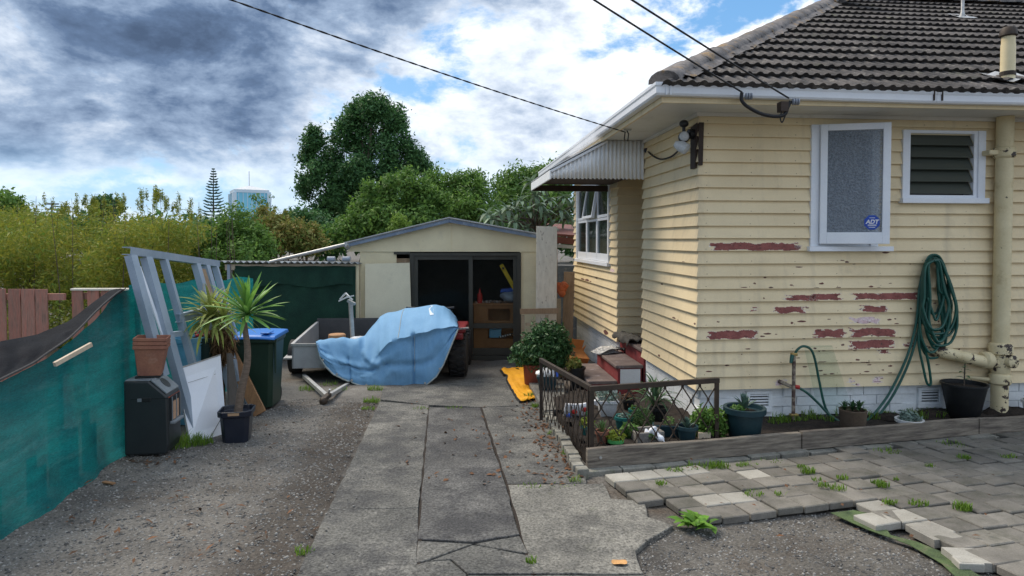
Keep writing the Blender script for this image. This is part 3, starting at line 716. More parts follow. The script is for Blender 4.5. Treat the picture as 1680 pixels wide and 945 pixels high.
# six-pane window in the rear side wall
a0, a1, z0, z1 = w3
bw = MB()
bw.box(-.05, -.003, a0, a0 + .07, z0, z1).box(-.05, -.003, a1 - .07, a1, z0, z1).box(-.05, -.003, a0 + .07, a1 - .07, z1 - .06, z1).box(-.075, -.002, a0 - .02, a1 + .02, z0 - .06, z0 - .001)
bw = bw.build('side_window', 'white_paint', house, local=True, bev=.004)
third = (a1 - a0 - .14) / 3; zm = z0 + (z1 - z0) * .52
for k in range(3):
    y0, y1 = a0 + .07 + k * third, a0 + .07 + (k + 1) * third
    for lo, hi, br in ((z0 + .0, zm, .13), (zm, z1 - .06, .05)):
        sw = .07 if (k == 1 and lo == zm) else 0
        T = Matrix.Translation((-.012, 0, hi)) @ Matrix.Rotation(R(9) if sw else 0, 4, 'Y') @ Matrix.Translation((.012, 0, -hi))
        f = MB().box(-.03, .02, y0 + .004, y0 + .05, lo + .004, hi - .004, T).box(-.03, .02, y1 - .05, y1 - .004, lo + .004, hi - .004, T).box(-.03, .02, y0 + .05, y1 - .05, hi - .045, hi - .004, T).box(-.03, .02, y0 + .05, y1 - .05, lo + .004, lo + br, T)
        f.build('sash', 'white_paint', bw, local=True, bev=.003)
        MB().box(-.006, -.001, y0 + .045, y1 - .045, lo + br - .005, hi - .04, T).build('pane', 'window_glass', bw, local=True)
P = [[Vector((.06 + .02 * math.sin(k * 1.1), a0 + .1 + (a1 - a0) * .62 * k / 50, zz)) for k in range(51)] for zz in (z0 + .05, zm + .1)]
MB().grid(P).build('curtain', 'curtain_cream', bw, local=True, smooth=True)

# eaves ---------------------------------------------------------------
EF, EG = .565, .663
MB().box(-EF, ULEN + .5, -EF, -.024, ZS, ZS + .03).box(-EF, -.024, -.024, V3 + EF, ZS, ZS + .03).box(-.024, RECESS, V1 - .02, V2 + .02, ZS, ZS + .03).build('soffit', 'soffit_paint', house, local=True)
MB().box(-.05, ULEN, -.05, -.024, ZS - .035, ZS - .001).box(-.05, -.024, -.024, V1, ZS - .035, ZS - .001).box(-.05, -.024, V2, V3, ZS - .035, ZS - .001).build('eave_moulding', 'soffit_paint', house, local=True)
MB().box(-EF, ULEN + .5, -EF - .022, -EF, ZS - .03, ZS + .13).box(-EF - .022, -EF, -EF - .022, V3 + EF, ZS - .03, ZS + .13).build('fascia', 'weatherboard_paint', house, local=True)
zg = ZS + .022
def gut_prof(p0, p1, out, m0, m1, dz0=0, dz1=0):
    o0 = .024
    pr = [(o0, .005), (.03, -.002), (.085, 0), (.098, .018), (.098, .07), (.106, .085), (.106, .112), (.094, .114), (.094, .09), (o0, .09)]
    mb = MB(); A = []
    for p, m, dz in ((p0, m0, dz0), (p1, m1, dz1)):
        A.append([Vector((p[0] + out[0] * (o) + m[0] * o, p[1] + out[1] * o + m[1] * o, zg + z + dz)) for o, z in pr])
    n = len(pr)
    mb.add(A[0] + A[1], [tuple(range(n)), tuple(range(2 * n - 1, n - 1, -1))] + [(i, (i + 1) % n, n + (i + 1) % n, n + i) for i in range(n)])
    return mb
uj = HF(1537, 150, -EG)[0]
gut_prof((-EF, -EF), (uj, -EF), (0, -1), (-1, 0), (0, 0), 0, -.02).build('gutter', 'gutter_paint', house, local=True)
gut_prof((uj + .004, -EF), (ULEN + .5, -EF), (0, -1), (0, 0), (0, 0), -.02, 0).build('gutter', 'gutter_paint', house, local=True)
gut_prof((-EF, -EF), (-EF, V3 + EF), (-1, 0), (0, -1), (0, 0)).build('gutter', 'gutter_paint', house, local=True)
for u in (uj - .03, uj + .05, HF(1093, 150, -EG)[0], HF(1100, 150, -EG)[0]):
    MB().box(u - .006, u + .006, -EF - .110, -EF - .098, zg + .0, zg + .112).build('gutter_bracket', 'gutter_paint' if u < 1 else 'dark_timber', house, local=True)

# roof ----------------------------------------------------------------
TP = math.tan(R(29.5)); SP = R(29.5); RD = 4.3; ZE = ZS + .115; E0 = -.64
GAUGE, TW = .34, .33
roofU1 = ULEN + .6
def slope(u, d, lift=0.0): return Vector((u, E0 + d, ZE + d * TP + lift))
V_END = V3 + .64
roof = MB().add([slope(E0, 0, -.03), slope(roofU1, 0, -.03), slope(roofU1, RD, -.03), slope(E0 + RD, RD, -.03)], [(0, 1, 2, 3)])
roof.add([slope(E0, 0, -.03), slope(E0 + RD, RD, -.03), Vector((E0, V_END, ZE - .03)), Vector((E0 + RD, V_END - RD, ZE + RD * TP - .03))], [(0, 2, 3, 1)])
roof.add([slope(E0 + RD, RD, -.03), slope(roofU1, RD, -.03), Vector((roofU1, V_END, ZE - .03)), Vector((E0, V_END, ZE - .03)), Vector((E0 + RD, V_END - RD, ZE + RD * TP - .03))], [(0, 1, 2, 3, 4)])
roof = roof.build('roof', 'roof_tile', house, local=True)
def tile_mb(xl=None, xl1=None, seed=0):
    """interlocking concrete tile with three rolls; local x across, y up the slope"""
    n = 18; Lr = .385; mb = MB(); T0, T1, T2 = [], [], []
    for i in range(n + 1):
        x = -TW / 2 + TW * i / n; ph = (i % 6) / 6
        h = .020 * max(0, math.sin(math.pi * ph * 1.5)) if ph < .667 else 0
        xa = x if xl is None else max(x, xl); xb = x if xl is None else max(x, xl1)
        T0.append(Vector((xa, 0, .050 + h))); T1.append(Vector((xb, Lr, .004 + h))); T2.append(Vector((xa, 0.035, .0 + h * .7)))
    return mb.grid([T2, T0]).grid([T0, T1])
tme = tile_mb().mesh('roof_tile', 'roof_tile', recalc=False)
d = 0.0; row = 0
while d < RD - .1:
    uh = E0 + d; off = (row % 2) * 0; k = 0; dp = GAUGE * math.cos(SP)
    umax = min(roofU1, .80 * (6.2 + d) + 1.2 - 1.4)
    u = E0 + TW / 2 + .02
    while u < umax:
        T = Matrix.Translation(slope(u + random.uniform(-.004, .004), d - .06, .0)) @ Matrix.Rotation(SP, 4, 'X') @ Matrix.Rotation(random.uniform(-.006, .006), 4, 'Z')
        if u - TW / 2 > uh + .40: inst('roof_tile', tme, roof, T, True)
        elif u + TW / 2 > uh + .04:
            me = tile_mb(uh - u, uh + .385 * math.cos(SP) - u).mesh('roof_tile', 'roof_tile', recalc=False)
            inst('roof_tile', me, roof, T, True)
        u += TW
    d += dp; row += 1
# hip and ridge caps
def cap_mesh():
    mb = MB(); A = []
    for y, s_ in ((0, 1.0), (.03, 1.02), (.06, .95), (.44, .88)):
        A.append([Vector((.155 * s_ * math.cos(a) , y, .035 + (.105 * s_) * math.sin(a) - .03)) for a in [math.pi * k / 8 for k in range(9)]])
    mb.grid(A); mb.add(A[0], [tuple(range(8, -1, -1))]); return mb.mesh('ridge_tile', 'ridge_tile', smooth=True)
cme = cap_mesh()
hd = Vector((1, 1, TP)).normalized(); hx = hd.cross(Vector((0, 0, 1))).normalized(); hz = hx.cross(hd)
k = 0; s_ = .13
while s_ < RD * Vector((1, 1, TP)).length:
    p = slope(E0, 0, -.015) + hd * s_
    T = Matrix((hx, hd, hz)).transposed().to_4x4(); T.translation = p + hz * random.uniform(-.008, .012)
    T = T @ Matrix.Rotation(random.uniform(-.02, .02), 4, 'Z'); T = T @ Matrix.Rotation(R(3), 4, 'X')
    inst('ridge_tile', cme, roof, T, True); s_ += .385
u = E0 + RD
while u < roofU1:
    inst('ridge_tile', cme, roof, Matrix.Translation((u, E0 + RD, ZE + RD * TP + .02)) @ Matrix.Rotation(R(-90), 4, 'Z') @ Matrix.Rotation(R(3), 4, 'X'), True); u += .385
# mortar bedding under the hip caps
P = [[], []]
for i in range(60):
    s_ = .05 + RD * i / 60
    for j, q in enumerate((.30, .1)): P[j].append(Vector((E0 + s_ + q + random.uniform(-.03, .03) * (1 - j), E0 + s_, ZE + s_ * TP + (.062 if j == 0 else .10))))
MB().grid(P).build('mortar_bedding', 'ridge_tile', roof, local=True)
# vent pipes through the tiles
nS = (Vector((0, -math.sin(SP), math.cos(SP)))); nW = HU * 0 + Matrix.Rotation(HR, 3, 'Z') @ nS
def roof_hit(px, py): return HI @ onp(px, py, Matrix.Translation(HC) @ Matrix.Rotation(HR, 4, 'Z') @ slope(0, 0, .05), nW)
p = roof_hit(1653, 128)
vp = MB().lathe([(.062, -.1), (.062, .32), (.058, .34), (.058, .44)], p, 16).build('vent_pipe', 'pipe_paint', house, local=True, smooth=True)
MB().lathe([(.066, .40), (.078, .41), (.072, .47), (.055, .49)], p, 12).build('vent_cap', 'iron_brown', vp, local=True, smooth=True)
MB().lathe([(.068, .02), (.068, .06)], p, 16).build('collar', 'iron_brown', vp, local=True)
fl = MB(); P = [[slope(p.x + (i - 3) * .075, p.y - E0 + (j - 2) * .075, .055 + .018 * math.cos(i * 1.9) + (.02 if j == 0 else 0)) for i in range(7)] for j in range(5)]
fl.grid(P).build('flashing', 'galvanised', vp, local=True, smooth=True)
p = roof_hit(1579, 27)
vp = MB().lathe([(.03, -.1), (.03, .05), (.022, .07), (.022, .45)], p, 12).build('vent_pipe', 'galvanised', house, local=True, smooth=True)
P = [[slope(p.x + (i - 2) * .07, p.y - E0 + (j - 2) * .06, .06) for i in range(5)] for j in range(5)]
MB().grid(P).build('flashing', 'galvanised', vp, local=True)

# porch hood of corrugated iron over the side entry ----------------------
vh = V1 - .06
hood_o = HS(1060, 250)
def hood_pt(px, py): return HI @ onp(px, py, HC + HV * vh, HV)
pA, pB, pC, pD = hood_pt(904, 282), hood_pt(996, 222), hood_pt(1061, 222), hood_pt(1061, 293)
uo, zlow = pA.x, pD.z; Lh = 1.85
NC = 150
top, bot = [], []
for i in range(NC + 1):
    u = uo + (-.026 - uo) * i / NC; zt = pA.z + (u - uo) / (pB.x - uo) * (ZS - .01 - pA.z); zt = min(zt, ZS - .006)
    c = .011 * math.sin(i / NC * math.pi * 2 * 23)
    top.append(Vector((u, vh + c, zt))); bot.append(Vector((u, vh + c, zlow - .008 + (.008 if c > 0 else -.006))))
aw = MB().grid([bot, top]).build('awning', 'awning_paint', house, local=True, smooth=True, solid=.004, ang=60)
MB().box(uo - .02, uo, vh - .02, vh + Lh, zlow - .02, pA.z + .02).build('awning_fascia', 'awning_paint', aw, local=True, bev=.004)
P = [[Vector((u, v, z)) for u, z in ((uo - .02, pA.z + .035), (pB.x, ZS + .02))] for v in np.linspace(vh - .02, vh + Lh, 24)]
MB().grid(P).build('awning_roof', 'awning_paint', aw, local=True, solid=.01)
MB().bar((uo, vh - .012, pA.z + .01), (pB.x, vh - .012, ZS - .02), .025, .03).build('awning_flashing', 'gutter_paint', aw, local=True)
for v in (vh + .5, vh + 1.1, vh + Lh - .06): MB().bar((uo, v, pA.z - .03), (pB.x + .1, v, ZS - .06), .04, .06).build('awning_rafter', 'dark_timber', aw, local=True)
MB().box(uo + .0, -.03, vh + Lh - .05, vh + Lh - .01, zlow - .03, zlow + .06).build('awning_beam', 'dark_timber', aw, local=True)
MB().box(uo + .01, -.03, vh + .03, vh + Lh - .06, zlow + .07, zlow + .09).build('awning_lining', 'dark_timber', aw, local=True)

# corner bracket under the lamp
MB().prism([Vector((-.046, -.03, z)) + Vector((0, y, 0)) for y, z in ((0, 2.86), (.17, 2.84), (.17, 2.42), (.05, 2.42))], (.02, 0, 0)).prism([(-.03, -.05, 2.86), (.02, -.05, 2.86), (.01, -.05, 2.44), (-.03, -.05, 2.44)], (0, .02, 0)).build('corner_bracket', 'dark_timber', house, local=True)

# soil pipe on the front wall ---------------------------------------------
up = HF(1643, 400, -.10)[0]; rp = .078; vy = -.115
zj = HF(1640, 590, -.1)[1]
pipe = MB().lathe([(rp, zj - .1), (rp, ZS - .002)], (up, vy, 0), 20).build('soil_pipe', 'pipe_paint', house, local=True, smooth=True)
MB().lathe([(rp, -.30), (rp, zj - .1)], (up, vy, 0), 20).build('lower_pipe', 'pipe_chipped', pipe, local=True, smooth=True)
def coll(z, h=.06, r=.022): MB().lathe([(rp + .004, z - h * .7), (rp + r, z - h * .5), (rp + r, z + h * .3), (rp + r * .7, z + h * .5), (rp + .004, z + h * .6)], (up, vy, 0), 20).build('pipe_collar', 'pipe_chipped', pipe, local=True, smooth=True)
zc = HF(1640, 250, -.1)[1]; coll(zc, .09); coll(zj + .12, .10, .03); coll(zj - .19, .09); coll(zj - .02, .16, .012)
MB().box(up - .19, up - .08, vy - .03, -.02, zc - .03, zc + .02).build('pipe_bracket', 'pipe_paint', pipe, local=True, bev=.01)
ub = HF(1545, 581, -.1)[0]; zb0 = HF(1545, 578, -.1)[1]
bpts = bez([(ub - .1, .03, zb0 + .01), (ub + .0, -.06, zb0 + .0), (ub + .1, -.11, zb0 - .02), (up - .2, vy - .01, zj - .01), (up, vy, zj - .03)], 20)
MB().tube(bpts, .06, 14).build('branch_pipe', 'pipe_chipped', pipe, local=True, smooth=True)
q = Vector((up - .155, vy, zj + .0)); MB().tube([q - Vector((.05, 0, -.006)), q - Vector((.03, 0, -.004)), q + Vector((.03, 0, -.004)), q + Vector((.05, 0, -.006))], [.065, .088, .088, .07], 16).build('pipe_collar', 'pipe_paint', pipe, local=True, smooth=True)
MB().tube([(up + .03, vy - .06, zj), (up + .04, vy - .125, zj), (up + .041, vy - .135, zj)], [.066, .066, .05], 14).build('inspection_cap', 'pipe_chipped', pipe, local=True, smooth=True)
MB().tube([(up - .30, -.0, zj - .19), (up - .12, vy + .04, zj - .205), (up, vy, zj - .21)], .022, 8).build('overflow_pipe', 'pipe_paint', pipe, local=True, smooth=True)
# ------------------------------------------------------------------ ground, driveway, paving, planting bed
def inpoly(x, y, P):
    c = False; j = len(P) - 1
    for i in range(len(P)):
        a, b = P[i], P[j]
        if (a[1] > y) != (b[1] > y) and x < (b[0] - a[0]) * (y - a[1]) / (b[1] - a[1]) + a[0]: c = not c
        j = i
    return c
def gx(px, py): p = G(px, py); return (p.x, p.y)
drive_poly = [gx(*q) for q in ((455, 1010), (490, 945), (625, 640), (850, 612), (880, 640), (965, 785), (1045, 800), (1065, 850), (1110, 868), (1050, 905), (1062, 1010))]
def dist_line(x, y, a, b):
    a, b, p = Vector(a), Vector(b), Vector((x, y)); d = b - a; t = max(0, min(1, (p - a).dot(d) / d.dot(d))); return (p - a - d * t).length, t
xs = np.unique(np.concatenate([np.linspace(-900, -12, 14), np.linspace(-12, -5, 20), np.arange(-5, 4.6, .06), np.linspace(4.6, 12, 20), np.linspace(12, 900, 14)]))
ys = np.unique(np.concatenate([np.linspace(-60, 1.8, 16), np.arange(1.8, 9.8, .06), np.linspace(9.8, 16, 30), np.linspace(16, 2500, 22)]))
P, dark = [], []
e0, e1 = gx(470, 990), gx(618, 655)
for y in ys:
    row = []
    for x in xs:
        z = gz(y)
        if -7 < x < 6 and 1.5 < y < 12:
            z += .022 * mnoise.noise((x * 1.1, y * 1.1, 0)) + .010 * mnoise.noise((x * 5, y * 5, 3)) + .006 * mnoise.noise((x * 14, y * 14, 5))
            if inpoly(x, y, drive_poly): z = gz(y) - .012
            elif x < .0: z += .0
            else: z -= .01
        row.append(Vector((x, y, z)))
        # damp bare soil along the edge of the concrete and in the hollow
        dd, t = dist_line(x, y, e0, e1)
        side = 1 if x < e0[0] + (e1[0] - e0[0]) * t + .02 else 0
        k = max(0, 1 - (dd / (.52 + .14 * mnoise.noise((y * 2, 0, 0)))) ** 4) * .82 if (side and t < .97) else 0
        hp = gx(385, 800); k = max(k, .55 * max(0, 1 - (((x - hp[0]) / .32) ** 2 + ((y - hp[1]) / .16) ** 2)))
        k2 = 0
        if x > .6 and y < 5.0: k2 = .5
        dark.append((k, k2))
    P.append(row)
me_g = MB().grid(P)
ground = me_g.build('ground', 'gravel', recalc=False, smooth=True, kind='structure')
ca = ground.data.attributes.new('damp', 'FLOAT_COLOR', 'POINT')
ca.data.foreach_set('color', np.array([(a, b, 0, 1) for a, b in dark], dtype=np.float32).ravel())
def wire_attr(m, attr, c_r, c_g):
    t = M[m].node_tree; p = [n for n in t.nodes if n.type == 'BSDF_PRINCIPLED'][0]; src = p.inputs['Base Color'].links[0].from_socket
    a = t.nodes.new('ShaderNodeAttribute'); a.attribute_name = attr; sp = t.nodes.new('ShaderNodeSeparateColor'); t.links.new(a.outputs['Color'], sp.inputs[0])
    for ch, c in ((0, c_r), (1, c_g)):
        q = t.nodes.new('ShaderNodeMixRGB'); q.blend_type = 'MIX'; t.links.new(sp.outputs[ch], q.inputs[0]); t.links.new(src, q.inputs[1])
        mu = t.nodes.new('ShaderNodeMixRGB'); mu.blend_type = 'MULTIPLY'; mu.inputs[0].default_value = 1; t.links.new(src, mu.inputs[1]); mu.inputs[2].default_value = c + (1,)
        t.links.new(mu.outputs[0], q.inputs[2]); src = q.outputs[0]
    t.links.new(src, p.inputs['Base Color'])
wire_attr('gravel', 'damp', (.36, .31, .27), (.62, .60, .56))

# loose stones on the gravel
def stones(name, n, region, smin, smax, up=0.0, on_drive=False):
    pts = []
    xs_ = [q[0] for q in region]; ys_ = [q[1] for q in region]
    while len(pts) < n:
        x, y = random.uniform(min(xs_), max(xs_)), random.uniform(min(ys_), max(ys_))
        if inpoly(x, y, region) and (on_drive or not inpoly(x, y, drive_poly)): pts.append((x, y, gz(y) + .022 * mnoise.noise((x * 1.1, y * 1.1, 0)) + .010 * mnoise.noise((x * 5, y * 5, 3)) + (-.01 if x > 0 else 0) + up))
    Pn = np.array(pts); s = smin + (smax - smin) * rng.random(n) ** 4
    base = np.array([(1, 0, 0), (0, 1, 0), (-1, 0, 0), (0, -1, 0), (0, 0, 1), (0, 0, -1)], float)
    V = base[None] * (s[:, None, None] * rng.uniform(.5, 1.2, (n, 6, 1))); V[:, :, 2] *= .6
    a = rng.random(n) * 6.28; ca_, sa = np.cos(a), np.sin(a)
    X = V[:, :, 0] * ca_[:, None] - V[:, :, 1] * sa[:, None]; Y = V[:, :, 0] * sa[:, None] + V[:, :, 1] * ca_[:, None]
    V = np.stack([X, Y, V[:, :, 2]], 2) + Pn[:, None, :]
    fb = np.array([(0, 1, 4), (1, 2, 4), (2, 3, 4), (3, 0, 4), (1, 0, 5), (2, 1, 5), (3, 2, 5), (0, 3, 5)])
    Fq = (fb[None] + 6 * np.arange(n)[:, None, None]).reshape(-1, 3)
    return npmesh(name, V.reshape(-1, 3), Fq, 'stone', np.repeat(rng.random(n), 8), kind='stuff')
stones('gravel_stones', 26000, [gx(-420, 1010), gx(-60, 890), gx(205, 750), gx(330, 735), gx(400, 690), gx(480, 655), gx(620, 655), gx(450, 1010)], .003, .018)
stones('gravel_stones', 9000, [gx(1050, 1010), gx(1040, 905), gx(1110, 862), gx(1400, 832), gx(1560, 915), gx(1640, 945), gx(1700, 1010)], .003, .016)
stones('spilled_stones', 260, [gx(480, 960), gx(545, 940), gx(640, 670), gx(622, 650)], .003, .012, .022, True)
stones('spilled_stones', 160, [gx(1020, 960), gx(1040, 900), gx(1100, 850), gx(1120, 880), gx(1075, 960)], .003, .011, .022, True)
stones('spilled_stones', 200, [gx(640, 665), gx(640, 632), gx(840, 622), gx(880, 665)], .003, .012, .02, True)
# chips of bark and wood on the gravel
def debris(name, pts, m='leaf_litter', L=.05, W=.02, kind='stuff'):
    Pn = np.array([(G(*q).x, G(*q).y, G(*q).z + .028) for q in pts]); n = len(Pn)
    N = unit(np.array([0, 0, 1.]) + rng.normal(size=(n, 3)) * .25)
    V, Fq = leaves(Pn, N, L * rng.uniform(.5, 1.5, n), W * rng.uniform(.6, 1.4, n), None, .15)
    return npmesh(name, V, Fq, m, rng.random(n), kind=kind)

# concrete driveway: cast slabs with open joints
drv = thing('driveway', None, None, (0, 6, gz(6))); drv['kind'] = 'structure'
def slab(poly, m='concrete', h=.018, name='slab', jag=.006):
    pts = []
    Q = [Vector(gx(*q)) for q in poly]; ce = sum(Q, Vector((0, 0))) / len(Q); Q = [q + (q - ce).normalized() * .004 for q in Q]
    for a, b in zip(Q, Q[1:] + Q[:1]):
        n = max(1, int((b - a).length / .12))
        for i in range(n):
            p = a + (b - a) * i / n
            if i: p = p + Vector((random.uniform(-jag, jag), random.uniform(-jag, jag)))
            pts.append(Vector((p.x, p.y, gz(p.y) + h)))
    mb = MB(); mb.prism([p - Vector((0, 0, .06)) for p in pts], (0, 0, .06)); return mb.build(name, m, drv, bev=.006)
g_ = 2
slab([(430, 1030), (470, 985), (538, 841.4), (686, 837.4), (682.5, 945), (680.5, 1030)])
slab([(539, 840.2), (623, 661), (703.3, 667), (686.4, 836.2)])
slab([(625, 657), (628, 640), (700, 628), (795, 622), (850, 618), (880, 646), (886, 666), (790, 669.6), (703, 666)], 'concrete', .016)
slab([(704, 671), (788, 671), (832, 810), (852, 880), (775, 893), (686, 888)], 'concrete_dark')
slab([(686, 892), (775, 897), (694, 925), (684, 927)], 'concrete'); slab([(779, 897), (852, 884), (866, 912)], 'concrete'); slab([(776, 899), (867, 916), (874, 945), (768, 945), (742, 922), (706, 925)], 'concrete')
slab([(700, 927), (738, 924), (764, 947), (756, 1030), (682, 1030), (684, 931)], 'concrete'); slab([(768, 949), (875, 949), (890, 1030), (760, 1030)], 'concrete')
slab([(791, 671), (887, 667), (905, 690), (960, 782), (962, 796), (833, 797)], 'concrete')
slab([(834, 799), (990, 797), (1002, 822), (1056, 826), (1062, 852), (1104, 866), (1060, 892), (1042, 908), (1052, 940), (1056, 945), (876, 945), (856, 880)], 'concrete_pale')
slab([(877, 949), (1057, 949), (1070, 1030), (894, 1030)], 'concrete_pale')

# joints packed with dirt
for a, b in (((703, 668), (684, 945)), ((789, 668), (833, 797)), ((833, 797), (876, 946)), ((832, 798), (990, 798))):
    p, q = G(*a), G(*b); p.z += .011; q.z += .011; MB().bar(p, q, .03, .006).build('joint_dirt', 'soil', drv)

# paving: blocks laid at an angle to the house
PT = R(15); PW, PN_ = Vector((math.cos(PT), math.sin(PT))), Vector((math.sin(PT), -math.cos(PT)))
P0 = Vector(gx(991, 787)); CW, CH = .208, .2
pav = thing('paving', None, None, (2.5, 5, gz(5))); pav['kind'] = 'structure'
pm = [MB().box(-CW / 2 + .0045, CW / 2 - .0045, -CH / 2 + .0045, CH / 2 - .0045, -.05, 0).mesh('paver', m) for m in ('paver_grey', 'paver_pale')]
bare = [(985, 822), (1052, 822), (1062, 856), (1120, 856), (1215, 842), (1300, 832), (1398, 824), (1424, 852), (1436, 868), (1490, 862), (1520, 878), (1560, 905), (1600, 925), (1640, 940), (1700, 990), (1700, 1100), (900, 1100)]
TB0, TB1 = Vector(gx(965, 776)), Vector(gx(1680, 713))
pale_spots = [(1030, 788), (1072, 786), (1112, 783), (1154, 779), (1010, 792), (1058, 806), (1085, 810), (1165, 822), (1215, 820), (1128, 836), (1180, 836), (1440, 832), (1470, 860), (1500, 850), (1520, 870), (1560, 890), (1600, 905), (1650, 900), (1236, 786), (1390, 838), (1445, 858), (1610, 880), (1655, 925), (1575, 905), (1540, 880)]
pk = 0
for i in range(-1, 27):
    for j in range(-9, 17):
        c = P0 + PW * (i + .5) * CW + PN_ * (j + .5) * CH
        c = c + PN_ * (.05 * ((i * 7) % 3 - 1) if i > 9 else 0)
        if c.x < .6 or c.y < 3.0: continue
        # stay in front of the timber edging
        tl = (TB1 - TB0); nn = Vector((-tl.y, tl.x)).normalized()
        if (c - TB0).dot(nn) > -.12: continue
        if i < 0: continue
        zt = gz(c.y) + .045
        px = PX0 + c.x / c.y * F; py = 394 + (CAMZ - zt) * F / c.y
        if inpoly(px, py, bare): continue
        if i == 0 and j > 2: continue
        if px > 1860: continue
        k = 1 if any(abs(px - q[0]) < 17 and abs(py - q[1]) < 8 for q in pale_spots) else 0
        T = Matrix.Translation((c.x + random.uniform(-.004, .004), c.y + random.uniform(-.004, .004), zt + random.uniform(-.009, .008))) @ Euler((-math.atan(GS) * .97 + random.uniform(-.012, .012), random.uniform(-.014, .014), PT + random.uniform(-.02, .02))).to_matrix().to_4x4()
        o = inst('paver', pm[k], pav, T); pk += 1
        q = o.modifiers.new('bevel', 'BEVEL'); q.width = .006; q.segments = 1
# three blocks knocked loose from the edge
for (px, py, rz) in ((1467, 858, 14), (1590, 925, -4), (1535, 886, 10)):
    p = G(px, py); T = Matrix.Translation((p.x, p.y, p.z + .05)) @ Euler((-.03, random.uniform(-.03, .03), R(rz))).to_matrix().to_4x4(); inst('paver', pm[1 if px > 1500 else 0], pav, T)
p = G(1588, 933); MB().prism([p + Vector(q) for q in ((-.075, -.04, 0), (.06, -.05, 0), (.085, .01, 0), (.03, .06, 0), (-.06, .05, 0))], (0, 0, .05)).build('broken_paver', 'paver_pale', pav, bev=.006)
# bed of sand and soil under the blocks
sp = [P0 + PW * .03 + PN_ * .02, P0 + PW * .03 + PN_ * .55, P0 + PW * 2 + PN_ * .7, P0 + PW * 2.1 + PN_ * 2.9, P0 + PW * 6 + PN_ * 2.9, P0 + PW * 6 - PN_ * 1.5, P0 + PW * 4.4 - PN_ * .02]
MB().prism([Vector((q.x, q.y, gz(q.y) - .03)) for q in sp], (0, 0, .035)).build('bedding_soil', 'soil', pav)
# weed mat torn out along the edge of the paving
fp = [(1360, 842), (1400, 838), (1440, 846), (1465, 880), (1505, 890), (1540, 905), (1570, 922), (1600, 940), (1660, 975), (1600, 978), (1545, 925), (1490, 893), (1420, 868), (1395, 858)]
mb = MB(); mb.prism([G(*q, .012) + Vector((random.uniform(-.01, .01), random.uniform(-.01, .01), random.uniform(-.002, .002))) for q in fp], (0, 0, .004))
tag(mb.build('weed_mat', 'moss_felt'), 'mossy green weed mat torn out along the broken paving edge', 'weed mat')

# planting bed
SOIL = .14
bed_poly = [gx(*q) for q in ((965, 772), (1320, 738), (1700, 704))] + [tuple((HC + HU * 5.6 + HV * .03)[:2]), tuple((HC + HU * .03 + HV * .03)[:2]), tuple((HC + HU * .03 + HV * 1.1)[:2]), tuple((HC - HU * .9 + HV * 1.75)[:2]), gx(898, 672)]
P = []
mb = MB(); step = .055; cells = {}
xs_ = np.arange(.2, 7.6, step); ys_ = np.arange(5.1, 8.5, step)
def soil_z(x, y): return gz(y) + SOIL + .035 * mnoise.noise((x * 2.2, y * 2.2, 7)) + .02 * mnoise.noise((x * 9, y * 9, 2))
idx = {}
for i, x in enumerate(xs_):
    for j, y in enumerate(ys_):
        if inpoly(x, y, bed_poly): idx[(i, j)] = len(mb.v); mb.v.append(Vector((x, y, soil_z(x, y))))
for (i, j) in idx:
    q = [(i, j), (i + 1, j), (i + 1, j + 1), (i, j + 1)]
    if all(k in idx for k in q): mb.f.append(tuple(idx[k] for k in q))
mb.build('garden_soil', 'soil', kind='structure', recalc=False)
skirt = MB(); Q = [Vector((x, y, 0)) for x, y in bed_poly]
cq = sum(Q, Vector()) / len(Q)
skirt.prism([Vector((q.x + (cq.x - q.x) * .012, q.y + (cq.y - q.y) * .03, gz(q.y) - .1)) for q in Q], (0, 0, SOIL + .06)).build('garden_soil_base', 'soil', kind='structure')
# timber edging
te = thing('timber_edging', 'weathered grey timber edging boards along the front of the garden bed', 'garden edging', (2.6, 5.7, gz(5.7)))
tops = [(966, 744.5), (1315, 721), (1606, 692), (1760, 681)]; bots = [(966, 776), (1315, 746), (1606, 720), (1760, 706)]
for k in range(3):
    a, b = G(*bots[k]), G(*bots[k + 1]); d = (b - a).normalized(); n_ = Vector((-d.y, d.x, 0)).normalized()
    a = a + d * (.008 if k else -.01); b = b - d * .004
    ha = .158; hb = .158 if k < 2 else .13
    mb = MB(); N_ = 10; A = []
    sag = (0, .006, .003)[k]
    for i in range(N_ + 1):
        t = i / N_; p = a + (b - a) * t; h = ha + (hb - ha) * t + .004 * math.sin(t * 9 + k); z0 = .035 + (.006 if k == 1 else 0)
        A.append([p + Vector((0, 0, z0)), p + Vector((0, 0, z0 + h)), p + n_ * .045 + Vector((0, 0, z0 + h + .002)), p + n_ * .045 + Vector((0, 0, z0))])
    vs = [v for r_ in A for v in r_]; fs = [tuple(range(4)), tuple(range(4 * N_ + 3, 4 * N_ - 1, -1))] + [(i * 4 + c, i * 4 + (c + 1) % 4, i * 4 + 4 + (c + 1) % 4, i * 4 + 4 + c) for i in range(N_) for c in range(4)]
    mb.add(vs, fs).build('board', 'sleeper_wood', te, bev=.004)
    if k == 0:
        p = a + d * .11 + Vector((0, 0, .12)); MB().tube([p - n_ * .002, p - n_ * .012], .012, 10).build('bolt_head', 'galvanised', te)
